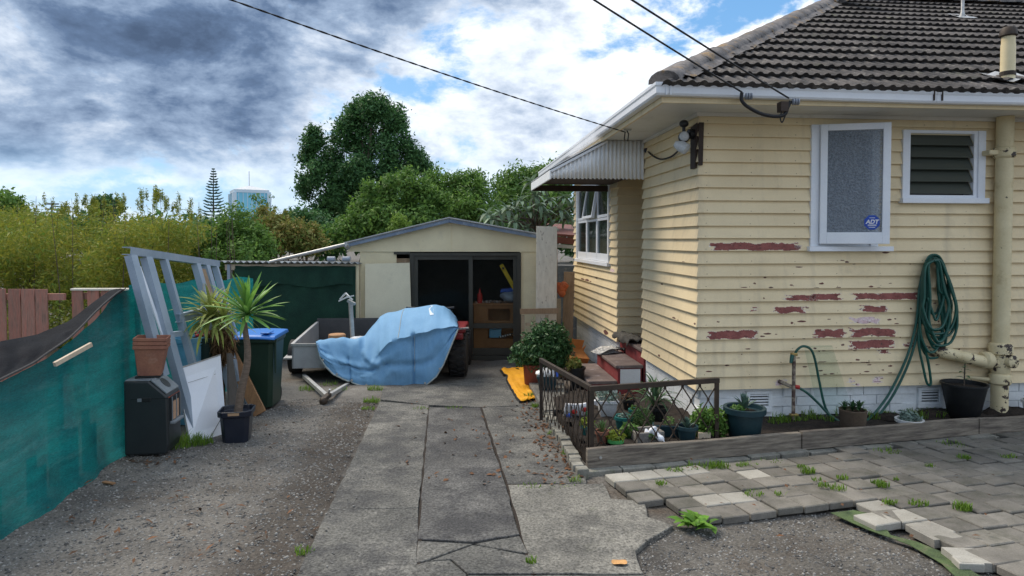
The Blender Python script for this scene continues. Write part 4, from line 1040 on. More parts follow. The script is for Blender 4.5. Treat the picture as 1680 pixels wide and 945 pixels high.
# course of bricks under the timber and up the side of the drive
ke = thing('brick_edging', 'row of worn concrete bricks edging the garden bed beside the driveway', 'garden edging', (.5, 6, gz(6)))
def brick_row(a, b, L, wdt, h, m='kerb_block', jit=.008, up=0.0):
    a, b = Vector(a), Vector(b); d = b - a; n = int(d.length / L); d.normalize(); ang = math.atan2(d.y, d.x)
    me = MB().box(.004, L - .004, -wdt / 2, wdt / 2, -.05, h).mesh('brick', m)
    for k in range(n):
        p = a + d * k * L
        o = inst('brick', me, ke, Matrix.Translation((p.x + random.uniform(-jit, jit), p.y + random.uniform(-jit, jit), gz(p.y) + up + random.uniform(-.012, .006))) @ Euler((0, random.uniform(-.03, .03), ang + random.uniform(-.04, .04))).to_matrix().to_4x4())
        q = o.modifiers.new('bevel', 'BEVEL'); q.width = .008; q.segments = 2
ka, kb = Vector(gx(893, 676)), Vector(gx(957, 789))
brick_row(ka, kb, .092, .095, .085, jit=.012)
n_ = Vector((TB1 - TB0).normalized()); off = Vector((n_.y, -n_.x)) * .02
brick_row(TB0 + off - n_ * .03, TB0 + off + n_ * 5.2, .30, .11, .036, jit=.003)
# concrete pad at the far end of the brick row
pd = [G(*q, .0) for q in ((868, 640), (893, 640), (925, 640), (928, 685), (893, 688))]
tag(MB().prism([p + Vector((0, 0, -.02)) for p in pd], (0, 0, .12)).build('concrete_pad', 'concrete_pale', bev=.008), kind='structure')

# grass and weeds
def grass(name, tufts):
    Vs, Fs, rn = [], [], []; b = 0
    for (x, y, z, n, h, s) in tufts:
        for k in range(n):
            a = random.uniform(0, 6.28); r = s * random.random() ** .5; px, py = x + r * math.cos(a), y + r * math.sin(a) * .7
            ln = h * random.uniform(.5, 1.2); a2 = random.uniform(0, 6.28); le = ln * random.uniform(.2, .9); w_ = random.uniform(.002, .0045)
            dx_, dy_ = math.cos(a2), math.sin(a2)
            p0 = (px - dy_ * w_, py + dx_ * w_, z); p1 = (px + dy_ * w_, py - dx_ * w_, z)
            p2 = (px + dx_ * le * .4 + dy_ * w_ * .8, py + dy_ * le * .4 - dx_ * w_ * .8, z + ln * .7); p3 = (px + dx_ * le * .4 - dy_ * w_ * .8, py + dy_ * le * .4 + dx_ * w_ * .8, z + ln * .7)
            p4 = (px + dx_ * le, py + dy_ * le, z + ln * .95)
            Vs += [p0, p1, p2, p3, p4, p4]; Fs += [(b, b + 1, b + 2, b + 3), (b + 3, b + 2, b + 4, b + 5)]; v = random.random(); rn += [v, v]; b += 6
    return npmesh(name, np.array(Vs), np.array(Fs), 'grass', np.array(rn), kind='stuff')
tufts = []
def tuft(px, py, n=40, h=.06, s=.05, up=.0):
    p = G(px, py, up); tufts.append((p.x, p.y, p.z, n, h * (.7 if px > 1000 else .9), s))
for q in ((1106, 775, 90, .06, .07, .03), (1180, 768, 130, .085, .09, .03), (1215, 767, 60, .06, .06, .03), (1230, 765, 50, .05, .08, .03), (1325, 776, 90, .07, .06, .04), (1316, 768, 40, .05, .05, .04), (1352, 798, 50, .05, .05, .05), (1375, 803, 60, .05, .06, .05),
          (1448, 798, 90, .055, .05, .045), (1440, 793, 40, .05, .05, .045), (1382, 786, 40, .05, .05, .045), (1579, 836, 130, .075, .06, .045), (1460, 826, 60, .05, .05, .045), (1505, 828, 70, .05, .07, .045), (1582, 752, 60, .05, .06, .045), (1655, 751, 70, .05, .07, .045),
          (1525, 765, 30, .04, .04, .045), (1455, 742, 60, .05, .12, .03), (1560, 731, 60, .05, .15, .03), (1085, 795, 40, .05, .04, .05), (1235, 811, 50, .04, .08, .05), (1280, 812, 30, .04, .04, .05), (1470, 788, 20, .04, .03, .045), (1340, 788, 30, .04, .04, .045),
          (295, 735, 140, .14, .16, 0), (330, 730, 120, .10, .12, 0), (310, 728, 100, .12, .12, 0), (617, 640, 120, .08, .12, 0), (610, 660, 130, .07, .10, 0), (604, 672, 60, .05, .08, 0), (498, 908, 40, .05, .06, 0), (745, 670, 30, .03, .10, .015), (690, 671, 40, .03, .10, .015), (870, 798, 30, .025, .10, .015), (920, 798, 20, .02, .12, .015),
          (872, 925, 30, .05, .03, .01), (868, 655, 70, .10, .06, 0), (877, 670, 60, .08, .06, 0), (930, 748, 40, .06, .05, 0), (905, 715, 40, .06, .05, 0), (945, 790, 30, .05, .05, .02), (1150, 768, 90, .06, .12, .03), (1130, 772, 60, .05, .1, .03), (1265, 759, 40, .05, .1, .03), (505, 640, 60, .08, .12, 0), (558, 640, 50, .06, .12, 0), (540, 632, 50, .06, .12, 0)): tuft(*q)
for i in range(26):                                        # low growth along the foot of the wall
    p = HC + HU * random.uniform(.7, 2.6) - HV * random.uniform(.02, .22); tufts.append((p.x, p.y, soil_z(p.x, p.y), 30, .07, .07))
grass('grass_tufts', tufts)
# broad-leaved weed on the corner of the paving
wd = thing('weed', 'bright green broad-leaved weed on the corner of the broken paving', 'weed', G(1138, 862, .02))
def leaf_mesh(name, L, W, droop, m, seg=5, fold=.25, rise=.5, wid=None):
    """strap leaf along +x: rises, then droops"""
    mb = MB(); P = []
    for i in range(seg + 1):
        t = i / seg; x = L * t * (1 - .15 * droop * t); z = L * (rise * t - droop * t * t)
        w_ = W / 2 * (wid(t) if wid else (math.sin(math.pi * min(1, t * .92 + .08)) ** .6 if t < 1 else .02))
        P.append([Vector((x, -w_, z + fold * w_)), Vector((x, 0, z)), Vector((x, w_, z + fold * w_))])
    return mb.grid(P).mesh(name, m, smooth=True, ang=80)
def broad(t): return max(.03, math.sin(math.pi * min(1, t ** .8)) ** .8)
lm = leaf_mesh('leaf', .13, .055, .5, 'herb_green', 4, .2, .55, broad)
a_ = M['herb_green']
mat('weed_leaf', (.15, .30, .03), (.08, .2, .03), sc=12, rough=.6, bump=.05, ovar=.3, transl=.25)
lm.materials[0] = M['weed_leaf']
for k in range(34): inst('leaf', lm, wd, Matrix.Translation(G(1138, 862, .02) + Vector((random.gauss(0, .055), random.gauss(0, .03), 0))) @ Euler((0, random.uniform(-.5, .1), random.uniform(0, 6.28))).to_matrix().to_4x4() @ Matrix.Scale(random.uniform(.6, 1.15), 4))
# leaf litter along the garden side of the drive
pts = []
for k in range(210):
    t = random.random() ** .8; x = 955 - 75 * t + random.gauss(-14, 15); y = 790 - 130 * t + random.gauss(0, 5); pts.append((min(x, 900 + (y - 690) * .6), y))
pts += [(random.uniform(650, 930), random.uniform(660, 800)) for k in range(60)] + [(random.uniform(780, 960), random.uniform(680, 800)) for k in range(50)]
debris('leaf_litter', pts, L=.05, W=.028)
debris('leaf_litter', [(random.uniform(60, 520), random.uniform(690, 930)) for k in range(90)] + [(random.gauss(250, 25), random.gauss(760, 5)) for k in range(20)], L=.06, W=.02)
debris('leaf_litter', [(random.uniform(1120, 1640), random.uniform(735, 900)) for k in range(40)], L=.035, W=.02).location.z += .04
tl_ = MB(); p = G(1016, 924, .024); tl_.grid([[p + Vector((.045 * math.cos(a) * r, .03 * math.sin(a) * r, .008 * r * r * (1 + .5 * math.sin(3 * a)))) for a in np.linspace(0, 6.28, 14)] for r in (0.01, .6, 1)])
mat('dry_leaf', (.58, .33, .13), (.5, .26, .1), sc=30, rough=.8, bump=.1)
tag(tl_.build('fallen_leaf', 'dry_leaf'), 'single pale orange fallen leaf lying on the driveway concrete', 'leaf')
for px, py, l, a in ((425, 795, .24, -.35), (440, 790, .16, -.5)):
    pass
p = G(178, 792, .012); tag(MB().bar(p + Vector((-.05, .02, 0)), p + Vector((.06, -.03, .004)), .03, .01).build('wood_chip', 'plank_brown'), 'largest brown splinter of wood on the gravel by the teal cloth', 'wood chip')
# ------------------------------------------------------------------ porch steps, railing, things at the house
def HW(u, v, z=0.0): return HC + HU * u + HV * v + Vector((0, 0, z))
def TH(u, v, z=0.0, rz=0.0): return Matrix.Translation(HW(u, v, z)) @ Matrix.Rotation(HR + rz, 4, 'Z')
stp = thing('porch_steps', 'dark red and grey painted concrete steps rising to the side porch', 'steps', HW(-.4, V1 + .6, gz(8.3)), HR)
ST0, ST1 = V1 + .03, V2 - .06
tr = [(-.02, .295), (-.36, .092), (-.72, -.105)]
gzs = gz(8.4)
for k, (u, z) in enumerate(tr):
    back = RECESS - .04 if k == 0 else tr[k - 1][0] + .004
    T = TH(0, 0)
    MB().box(u + .03, back, ST0, ST1, gzs - .15, z - .045, T).build('riser', 'step_red', stp)
    MB().box(u, back + (.0 if k == 0 else .02), ST0 - .01, ST1 + .01, z - .044, z, T).build('tread', 'step_grey', stp, bev=.012)
MB().box(-.30, -.04, ST0 - .02, ST0 - .003, -.16, .04, TH(0, 0)).box(-.66, -.34, ST0 - .02, ST0 - .003, -.30, -.16, TH(0, 0)).build('side_face', 'white_block_paint', stp)
dm = MB(); Pm = []
for i in range(13):
    Pm.append([HW(-.10 + .30 * j / 8 + .02 * math.sin(i), V1 + .45 + .75 * i / 12, .315 + .05 * abs(math.sin(i * .9 + j * .8)) * (1 if j < 6 else .4) + .03 * (j == 0) - (.09 if j == 0 else 0)) for j in range(9)])
tag(dm.grid(Pm).build('doormat', 'doormat', smooth=True, solid=.012), 'crumpled dark grey doormat heaped on the top porch step', 'doormat')
npz = HW(-.27, V2 - .32, .094)
nw = thing('newspaper', 'folded newspaper with dark photos lying on the middle porch step', 'newspaper', npz)
for k in range(3):
    T = Matrix.Translation(npz + Vector((random.uniform(-.02, .02), 0, .012 + k * .016))) @ Euler((.03, -.06 * k, .3 + .12 * k)).to_matrix().to_4x4()
    MB().grid([[T @ Vector((x, y, .012 * math.sin(x * 20 + k) + (.02 if abs(y) > .1 and k == 2 else 0))) for x in np.linspace(-.17, .17, 9)] for y in np.linspace(-.11, .11, 5)]).build('sheet', 'paper', nw, smooth=True, solid=.006)
tag(MB().grid([[npz + Vector((.16 + .02 * i + .0, -.03 + .05 * j, .02 + .05 * abs(math.sin(i * 1.3 + j)))) for i in range(8)] for j in range(4)]).build('black_plastic_bag', 'black_plastic', smooth=True, solid=.004), 'crumpled black plastic bag beside the newspaper on the step', 'plastic bag')
def carton(name, label, m, loc, sx, sy, sz, rz, tilt=(0, 0), flaps=True):
    t = thing(name, label, 'box', loc); T = Matrix.Translation(Vector(loc)) @ Euler((tilt[0], tilt[1], rz)).to_matrix().to_4x4(); q = .006
    for b in ((-sx, sx, -sy, -sy + q), (-sx, sx, sy - q, sy), (-sx, -sx + q, -sy + q, sy - q), (sx - q, sx, -sy + q, sy - q)): MB().box(b[0], b[1], b[2], b[3], 0, sz, T).build('side', m, t)
    MB().box(-sx + q, sx - q, -sy + q, sy - q, .0, q, T).build('bottom', m, t)
    if flaps:
        MB().add([T @ Vector(p) for p in ((-sx, -sy, sz), (sx, -sy, sz), (sx, -sy - sy * .9, sz + .03), (-sx, -sy - sy * .9, sz + .05))], [(0, 1, 2, 3)]).build('flap', m, t, solid=.004)
        MB().add([T @ Vector(p) for p in ((sx, -sy, sz), (sx, sy, sz), (sx + sx * .8, sy, sz + .10), (sx + sx * .8, -sy, sz + .10))], [(0, 1, 2, 3)]).build('flap', m, t, solid=.004)
    return t
carton('cardboard_box', 'open orange cardboard box lying on its side behind the porch steps', 'cardboard', HW(-.58, V2 + .22, gz(9.8) + .16), .17, .15, .26, .5, (R(-62), R(8)))
carton('cardboard_box', 'pale brown cardboard box behind the bush by the house', 'cardboard_tan', HW(-.82, V2 + .30, gz(9.8)), .16, .14, .40, .2, (0, .1), False)
tag(MB().box(-.2, .2, -.2, .2, 0, .17, Matrix.Translation(HW(-.6, V2 + .2, gz(9.8)))).build('storage_crate', 'pot_brown', bev=.01), 'low brown crate under the open orange cardboard box', 'crate')

# wrought iron railing round the bed
RZ = .455
ra, rb, rc_ = at(888, 594, 6.72), at(971, 641, 5.43), at(1176, 625, 5.76)
ra.z = rb.z = rc_.z = RZ
def rail_panel(label, a, b, ncell, name='iron_railing'):
    t = thing(name, label, 'railing', (a.x, a.y, gz(a.y) + .1))
    d = b - a; L = d.length; d.normalize(); n_ = Vector((-d.y, d.x, 0))
    if name == 'iron_railing':
        MB().bar(a - d * .02, b + d * .02, .035, .044).build('top_rail', 'iron_brown', t, bev=.003)
    zb = lambda p: gz(p.y) + SOIL - .06
    for p in (a, b): MB().box(p.x - .017, p.x + .017, p.y - .017, p.y + .017, zb(p), RZ - .018).build('post', 'iron_brown', t)
    bz = lambda s_: zb(a + d * s_ * L) + .03
    cw = L / ncell; H = RZ - .02 - (bz(.5)); 
    # pairs of flat bars bent into honeycomb cells
    for k in range(ncell * 2 + 0):
        s0 = cw * (k + .5) / 2 ; rows = 2; hcell = H / rows; pts = []
        sg = 1 if k % 2 == 0 else -1
        for r_ in range(rows * 4 + 1):
            z = RZ - .018 - H * ((r_ // 2) / (rows * 2) + (.12 / rows / 1.0 if r_ % 2 else 0)); ph = r_ % 4
            o = {0: .0, 1: .0, 2: 1., 3: 1.}[ph] if False else (0, 0, 1, 1)[ph]
            off = (o - .5) * sg * cw * .42
            pts.append(a + d * (s0 + off) + Vector((0, 0, z - a.z)))
        mb = MB()
        for p, q in zip(pts, pts[1:]): mb.bar(p, q, .0105, .006, n_)
        mb.build('honeycomb_bar', 'iron_brown', t)
    return t
rail_panel('brown wrought iron railing facing the street with honeycomb bars', rb, rc_, 7)
rail_panel('brown wrought iron railing receding along the driveway edge', ra, rb + (ra - rb).normalized() * .05, 12)

# pots and plants -------------------------------------------------------
def pot(t, c, r0, r1, h, m, square=False, lip=.012, lh=.03, soil=True, n=20, ang=0):
    c = Vector(c); th = .008
    pr = [(r0 * .96, 0), (r0, .004), (r1 - .002, h - lh), (r1 + lip, h - lh + .002), (r1 + lip, h), (r1 - th, h), (r1 - th - .004, h - .035)]
    if square:
        n = 24
    MB().lathe(pr, c, n, square=square, ang=ang).build('pot', m, t, smooth=True, ang=50)
    if soil: MB().lathe([(r1 * .5, h - .045), (r1 - th - .002, h - .04), (.01, h - .025)], c, n, square=square, ang=ang).build('soil', 'soil', t, smooth=True)
def blob_leaves(name, t, c, r, n, L, W, m, zs=.8, **k):
    c = Vector(c); return foliage(name, [(c.x, c.y, c.z, r, r, r * zs)], n, L, W, m, t, **k)
def rosette(t, me, c, n, r=1.0, lo=-.2, hi=1.3, tilt=.0, name='leaf'):
    for k in range(n):
        f = k / max(1, n - 1); a = k * 2.399 + random.uniform(-.2, .2)
        inst(name, random.choice(me) if isinstance(me, list) else me, t, Matrix.Translation(Vector(c)) @ Euler((tilt, 0, 0)).to_matrix().to_4x4() @ Euler((0, -(lo + (hi - lo) * f) + random.uniform(-.1, .1), a), 'XYZ').to_matrix().to_4x4() @ Matrix.Scale(r * random.uniform(.8, 1.1), 4))
def spot(px, py, up=SOIL): p = G(px, py, up); return Vector((p.x, p.y, soil_z(p.x, p.y)))
def potted(name, label, px, py, r0, r1, h, m, cat='potted plant', loc=None, **k):
    c = loc or spot(px, py); t = thing(name, label, cat, c); pot(t, c, r0, r1, h, m, **k); return t, c + Vector((0, 0, h - .03))
spike = [leaf_mesh('leaf', .33, .022, d_, 'spike_leaf', 7, .3, .9) for d_ in (.9, 1.25, .7)]
aloe = leaf_mesh('leaf', .10, .018, .25, 'succulent_green', 4, .4, .9)
mat('aloe_leaf', (.18, .29, .10), (.11, .19, .07), sc=6, rough=.5, bump=.05, ovar=.25); aloe.materials[0] = M['aloe_leaf']
mat('agave_leaf', (.10, .17, .13), (.07, .12, .10), sc=6, rough=.5, bump=.05, ovar=.25)
agave = leaf_mesh('leaf', .11, .028, .25, 'agave_leaf', 4, .4, .8)
t, c = potted('potted_succulent', 'grey-green succulent in a square whitish pot against the porch steps', 996, 680, .075, .095, .17, 'pot_white', square=True)
blob_leaves('foliage', t, c + Vector((0, 0, .06)), .12, 420, .035, .016, 'succulent_grey')
t, c = potted('potted_plant', 'small brownish plant in a black pot at the foot of the porch steps', 1031, 672, .05, .065, .11, 'pot_black')
blob_leaves('foliage', t, c + Vector((0, 0, .03)), .08, 160, .03, .015, 'leaf_litter')
t, c = potted('spiky_plant', 'tall spiky grass-like plant in a black pot by the house corner', 1081, 692, .065, .085, .16, 'pot_black')
rosette(t, spike, c + Vector((-.04, 0, .02)), 46, 1.15, .0, 1.4)
t, c = potted('potted_herbs', 'small grey-green herbs in a round teal bowl pot', 1024, 704, .07, .088, .12, 'pot_teal')
blob_leaves('foliage', t, c + Vector((0, 0, .02)), .06, 160, .03, .014, 'succulent_grey')
t, c = potted('potted_herbs', 'small succulents in a teal plastic pot tucked behind the grey-green spiky plant', 1042, 683, .05, .06, .09, 'pot_teal')
blob_leaves('foliage', t, c + Vector((0, 0, .03)), .055, 140, .03, .012, 'succulent_green')
c = spot(1053, 708); t = thing('dwarf_conifer', 'small round dwarf conifer bush in the middle of the garden bed', 'shrub', c)
blob_leaves('foliage', t, c + Vector((0, 0, .11)), .115, 1500, .03, .008, 'conifer_green', zs=1.0); MB().tube([c, c + Vector((0, 0, .1))], .012, 6).build('stem', 'bark', t)
t, c = potted('potted_succulent', 'lime succulent in a small teal pot behind the corner railing post', 963, 712, .04, .05, .085, 'pot_teal')
blob_leaves('foliage', t, c + Vector((0, 0, .05)), .07, 180, .04, .02, 'succulent_lime')
t, c = potted('potted_aloe', 'small aloe in a terracotta pot behind the timber edging', 988, 728, .038, .058, .11, 'terracotta', lip=.006)
rosette(t, aloe, c, 22, 1.0, .1, 1.3)
t, c = potted('potted_succulent', 'lime green succulent in a low green bowl behind the timber edging', 1010, 731, .05, .06, .05, 'toy_green', soil=False)
blob_leaves('foliage', t, c + Vector((0, 0, .05)), .075, 230, .045, .024, 'succulent_lime')
c = spot(1032, 720); t = thing('leafy_plant', 'leafy light green seedling growing in the bed beside the stone trough', 'plant', c)
blob_leaves('foliage', t, c + Vector((0, 0, .07)), .075, 130, .06, .035, 'succulent_green'); MB().tube([c, c + Vector((0, 0, .08))], .006, 5).build('stem', 'succulent_green', t)
# stone trough
c = spot(1060, 722); t = thing('stone_trough', 'rough grey stone trough planter behind the timber edging', 'planter', c, .25)
T = Matrix.Translation(c) @ Matrix.Rotation(.25, 4, 'Z')
for b in ((-.13, .13, -.10, -.07), (-.13, .13, .07, .10), (-.13, -.10, -.07, .07), (.10, .13, -.07, .07)): MB().box(b[0], b[1], b[2], b[3], -.03, .085, T).build('side', 'pot_stone', t, bev=.008)
MB().box(-.10, .10, -.07, .07, 0, .06, T).build('soil', 'soil', t)
blob_leaves('foliage', t, c + Vector((.03, -.08, .05)), .04, 120, .03, .016, 'succulent_green')
# white ornament resting on the trough
a, b = at(1066, 704, c.y - .04), at(1090, 725, c.y - .14)
mid = [a, a * .7 + b * .3, a * .38 + b * .62, a * .18 + b * .82, b]
orn = thing('garden_ornament', 'white rounded garden ornament lying across the stone trough', 'ornament', c + Vector((.05, 0, .1)))
MB().tube(bez(mid, 24), [.015] + [.036, .048, .054, .055, .050, .038, .034, .031, .028, .027, .026, .026, .026, .028, .030, .031, .030, .028, .025, .020, .014, .010, .006, .004][:24], 14).build('body', 'ornament_white', orn, smooth=True)
MB().tube([a + Vector((-.03, 0, .0)), a + Vector((-.035, -.02, -.03)), a + Vector((.0, -.04, -.055))], [.012, .022, .018], 10).build('wing', 'ornament_white', orn, smooth=True)
MB().ball(b + Vector((-.02, -.026, .012)), .006).build('eye', 'black_plastic', orn, smooth=True)
c = spot(1094, 716); t = thing('trough_planter', 'dark green plastic trough planter beside the white ornament', 'planter', c)
T = Matrix.Translation(c) @ Matrix.Rotation(-.2, 4, 'Z')
MB().prism([T @ Vector(p) for p in ((-.11, -.05, 0), (.11, -.05, 0), (.13, -.065, .11), (-.13, -.065, .11))], T.to_3x3() @ Vector((0, .11, 0))).build('pot', 'pot_teal_dark', t, bev=.008)
MB().box(-.115, .115, -.055, .035, .105, .113, T).build('soil', 'soil', t)
blob_leaves('foliage', t, c + Vector((.02, 0, .13)), .06, 90, .03, .012, 'succulent_green')
t, c = potted('potted_agave', 'grey-green agave in a dark pot behind the timber edging', 1127, 724, .066, .085, .13, 'pot_teal_dark')
rosette(t, agave, c, 22, .9, .1, 1.3)
c = spot(1165, 716); t = thing('herb_bush', 'bright green leafy herb bush at the street end of the railing', 'shrub', c)
foliage('foliage', [(c.x - .03, c.y, c.z + .14, .13, .11, .13), (c.x + .09, c.y + .03, c.z + .12, .10, .08, .12), (c.x - .10, c.y, c.z + .12, .08, .08, .09)], 1500, .045, .022, 'herb_green', t, clump=6, csize=.018)
MB().tube([c, c + Vector((0, 0, .12))], .01, 6).build('stem', 'bark', t)
tag(MB().prism([spot(1143, 712), spot(1146, 722), spot(1166, 722)], (0, 0, .05)).build('timber_offcut', 'pale_timber'), 'small triangular timber offcut beside the herb bush', 'timber offcut')
# bag and toy behind the railing
c = spot(948, 682); t = thing('toy_packet', 'crumpled white packet with red and green print in the bed by the steps', 'packet', c)
T = Matrix.Translation(c) @ Euler((.35, 0, .25)).to_matrix().to_4x4()
MB().grid([[T @ Vector((x, -.02 * math.sin(z * 12 + x * 14), z)) for x in np.linspace(-.15, .13, 9)] for z in np.linspace(0, .16, 5)]).build('wrapper', 'sticker_white', t, smooth=True, solid=.02)
for x, z, m in ((-.06, .08, 'red_plastic'), (.05, .10, 'red_plastic'), (.09, .05, 'toy_green'), (-.11, .04, 'blue_plastic')): MB().ball(T @ Vector((x, -.035, z)), .025, 1.2, .3, 1, 8, 5).build('print_patch', m, t, smooth=True)
c = spot(975, 670); tag(MB().prism([c + Vector(p) for p in ((-.06, 0, .06), (.02, -.02, .08), (.12, -.04, .01), (.10, -.04, -.01))], (0, .03, .01)).build('white_offcut', 'sticker_white', bev=.004), 'white pointed plastic offcut beside the square white pot', 'plastic scrap')
# pots along the foot of the wall
t, c = potted('potted_plant', 'large dark teal pot with a low rosette at the right of the railing', 1221, 716, .135, .165, .27, 'pot_teal_dark', lip=.022, lh=.05)
rosette(t, agave, c + Vector((0, 0, .01)), 26, 1.15, .1, 1.3); blob_leaves('foliage', t, c + Vector((-.05, 0, .02)), .07, 80, .04, .02, 'succulent_green', zs=.4)
t, c = potted('potted_succulent', 'dark green spiky succulent in a brown clay pot beside the hose', 1399, 704, .105, .125, .20, 'pot_brown', lip=.0, lh=.01, n=10)
me_ = [leaf_mesh('leaf', .12, .02, .6, 'spike_leaf', 5, .3, .7)]; mat('fleshy_leaf', (.055, .13, .045), (.03, .08, .03), sc=6, rough=.4, bump=.05, ovar=.3); me_[0].materials[0] = M['fleshy_leaf']
for q in (-.07, 0, .07): rosette(t, me_, c + Vector((q, random.uniform(-.03, .03), .01)), 18, 1.0, .0, 1.3)
t, c = potted('potted_succulent', 'grey succulent in a low white bowl under the hanging hose', 1492, 699, .09, .115, .065, 'lamp_white')
blob_leaves('foliage', t, c + Vector((0, 0, .05)), .085, 300, .04, .02, 'succulent_grey', zs=.7)
loc = HW(HF(1578, 690, -.22)[0], -.24, 0); loc.z = soil_z(loc.x, loc.y) + .02
t, c = potted('potted_seedling', 'tall flared black pot with a small seedling tree below the soil pipe', 0, 0, .135, .20, .345, 'pot_black', loc=loc, lip=.008, lh=.02)
MB().tube([c, c + Vector((.005, 0, .22))], .006, 6).build('stem', 'bark', t)
sm_ = leaf_mesh('leaf', .10, .045, .5, 'fleshy_leaf', 4, .2, .5, broad)
for k in range(9): inst('leaf', sm_, t, Matrix.Translation(c + Vector((0, 0, .06 + .02 * k))) @ Euler((0, .1, k * 2.4)).to_matrix().to_4x4() @ Matrix.Scale(.9 - .05 * k, 4))
loc = HW(HF(1688, 690, -.15)[0], -.17, 0); loc.z = soil_z(loc.x, loc.y) + .05
t, c = potted('potted_plant', 'small white pot at the foot of the wall beyond the soil pipe', 0, 0, .06, .075, .12, 'pot_white', loc=loc)
blob_leaves('foliage', t, c + Vector((0, 0, .04)), .07, 120, .03, .015, 'succulent_green')
# moss and soil heaped at the base of the wall
for u, s_ in ((HF(1530, 690)[0], 1.0), (HF(1440, 690)[0], .8), (HF(1640, 690)[0], 1.2)):
    p = HW(u, -.12); MB().ball(Vector((p.x, p.y, soil_z(p.x, p.y))), .16 * s_, 1.6, .7, .45, 14, 8, .12).build('soil_mound', 'soil', smooth=True, kind='structure')
# glass sheet leaning against the boards
g0, g1 = HW(HF(1335, 700)[0], -.10), HW(HF(1392, 700)[0], -.10); zt = HF(1350, 566)[1]
q = [Vector((g0.x, g0.y, gz(g0.y) + .14)), Vector((g1.x, g1.y, gz(g1.y) + .14)), HW(HF(1362, 566)[0], -.03, zt), HW(HF(1316, 580)[0], -.03, zt)]
tag(MB().prism(q, -HV * .005).build('glass_sheet', 'sheet_glass'), 'clear glass sheet leaning on the wall behind the garden hose', 'glass sheet')

# standpipe and hoses
su_, sv = HF(1301, 650, -.14)[0], -.15
sb = HW(su_, sv); zt = HF(1301, 582, -.14)[1]
sp_ = thing('standpipe', 'rusty peeling standpipe with brass tap in front of the wall', 'tap', (sb.x, sb.y, gz(sb.y) + .1))
MB().tube([Vector((sb.x, sb.y, gz(sb.y))), Vector((sb.x, sb.y, zt))], .018, 12).build('pipe', 'standpipe', sp_, smooth=True)
MB().box(-.03, .03, -.02, .02, zt - .01, zt + .022, Matrix.Translation((sb.x, sb.y, 0)) @ Matrix.Rotation(HR, 4, 'Z')).build('tap_body', 'brass', sp_, bev=.006)
zm_ = HF(1301, 680, -.14)[1]; MB().box(-.035, .045, -.022, .022, zm_ - .012, zm_ + .012, Matrix.Translation((sb.x, sb.y, 0)) @ Matrix.Rotation(HR, 4, 'Z')).build('pipe_clip', 'brass', sp_, bev=.005)
MB().tube([Vector((sb.x - .02, sb.y - .01, zt + .0)), Vector((sb.x - .045, sb.y - .03, zt - .075))], [.022, .014], 10).build('tap_handle', 'hose_green', sp_, smooth=True)
zh = HF(1301, 634, -.14)[1]
MB().tube([HW(su_ - .09, -.03, zh + .03), HW(su_ - .02, sv, zh + .0)], .02, 8).build('branch_tap', 'standpipe', sp_, smooth=True)
MB().tube([HW(su_ + .015, sv, zh), HW(su_ + .055, sv - .01, zh - .005)], .02, 10).build('hose_fitting', 'hose_red', sp_, smooth=True)
def hp(px, py, off): p = onp(px, py, HC + HV * off, HV); return p
hs = thing('garden_hose', 'dark green garden hose coiled on the wall and running to the standpipe', 'hose', hp(1530, 690, -.1))
def hose(pts, r=.0125, name='hose_run'): MB().tube(bez(pts, 60), r, 8).build(name, 'hose_green', hs, smooth=True)
hose([hp(1303, 584, -.15), hp(1308, 574, -.16), hp(1318, 568, -.16), hp(1330, 573, -.16), hp(1337, 590, -.16), hp(1344, 625, -.16), hp(1353, 665, -.17), hp(1366, 688, -.2), hp(1382, 702, -.24)])
hose([hp(1309, 635, -.16), hp(1326, 646, -.17), hp(1345, 664, -.18), hp(1360, 680, -.2), hp(1380, 694, -.22)])
hose([hp(1420, 692, -.2), hp(1440, 672, -.12), hp(1462, 640, -.09), hp(1488, 585, -.08), hp(1503, 530, -.07), hp(1509, 470, -.07), hp(1520, 428, -.08), hp(1531, 418, -.09), hp(1543, 424, -.08), hp(1553, 450, -.07), hp(1560, 500, -.07)], name='hose_run')
hose([hp(1424, 698, -.2), hp(1446, 676, -.11), hp(1470, 640, -.085), hp(1492, 592, -.075), hp(1506, 545, -.07), hp(1510, 520, -.06)], name='hose_run')
rr = random.Random(3)
for k in range(12):
    lx, rx, bt = 1503 + rr.uniform(0, 22), 1546 + rr.uniform(0, 28), 540 + rr.uniform(-25, 48); o = -.05 - .010 * k; dx_ = rr.uniform(-6, 6)
    hose([hp(1530 + dx_, 419 + k * .8, o), hp((1530 + lx) / 2 - 4, 440, o), hp(lx + 2, 490, o), hp(lx, bt - 35, o), hp(lx + 10, bt - 6, o - .01), hp((lx + rx) / 2, bt, o - .01), hp(rx - 9, bt - 8, o), hp(rx, bt - 40, o), hp(rx - 8, 475, o), hp(1540 + dx_, 432, o), hp(1531 + dx_, 419 + k * .8, o)], .0125, 'hose_loop')
hose([hp(1507, 540, -.1), hp(1508, 570, -.1), hp(1514, 600, -.1), hp(1520, 626, -.1), hp(1525, 632, -.1), hp(1527, 624, -.1), hp(1522, 590, -.1), hp(1514, 560, -.1)], .0125, 'hose_loop')
MB().tube([hp(1531, 424, 0), hp(1531, 424, -.16)], .008, 8).build('hose_hook', 'iron_brown', hs)

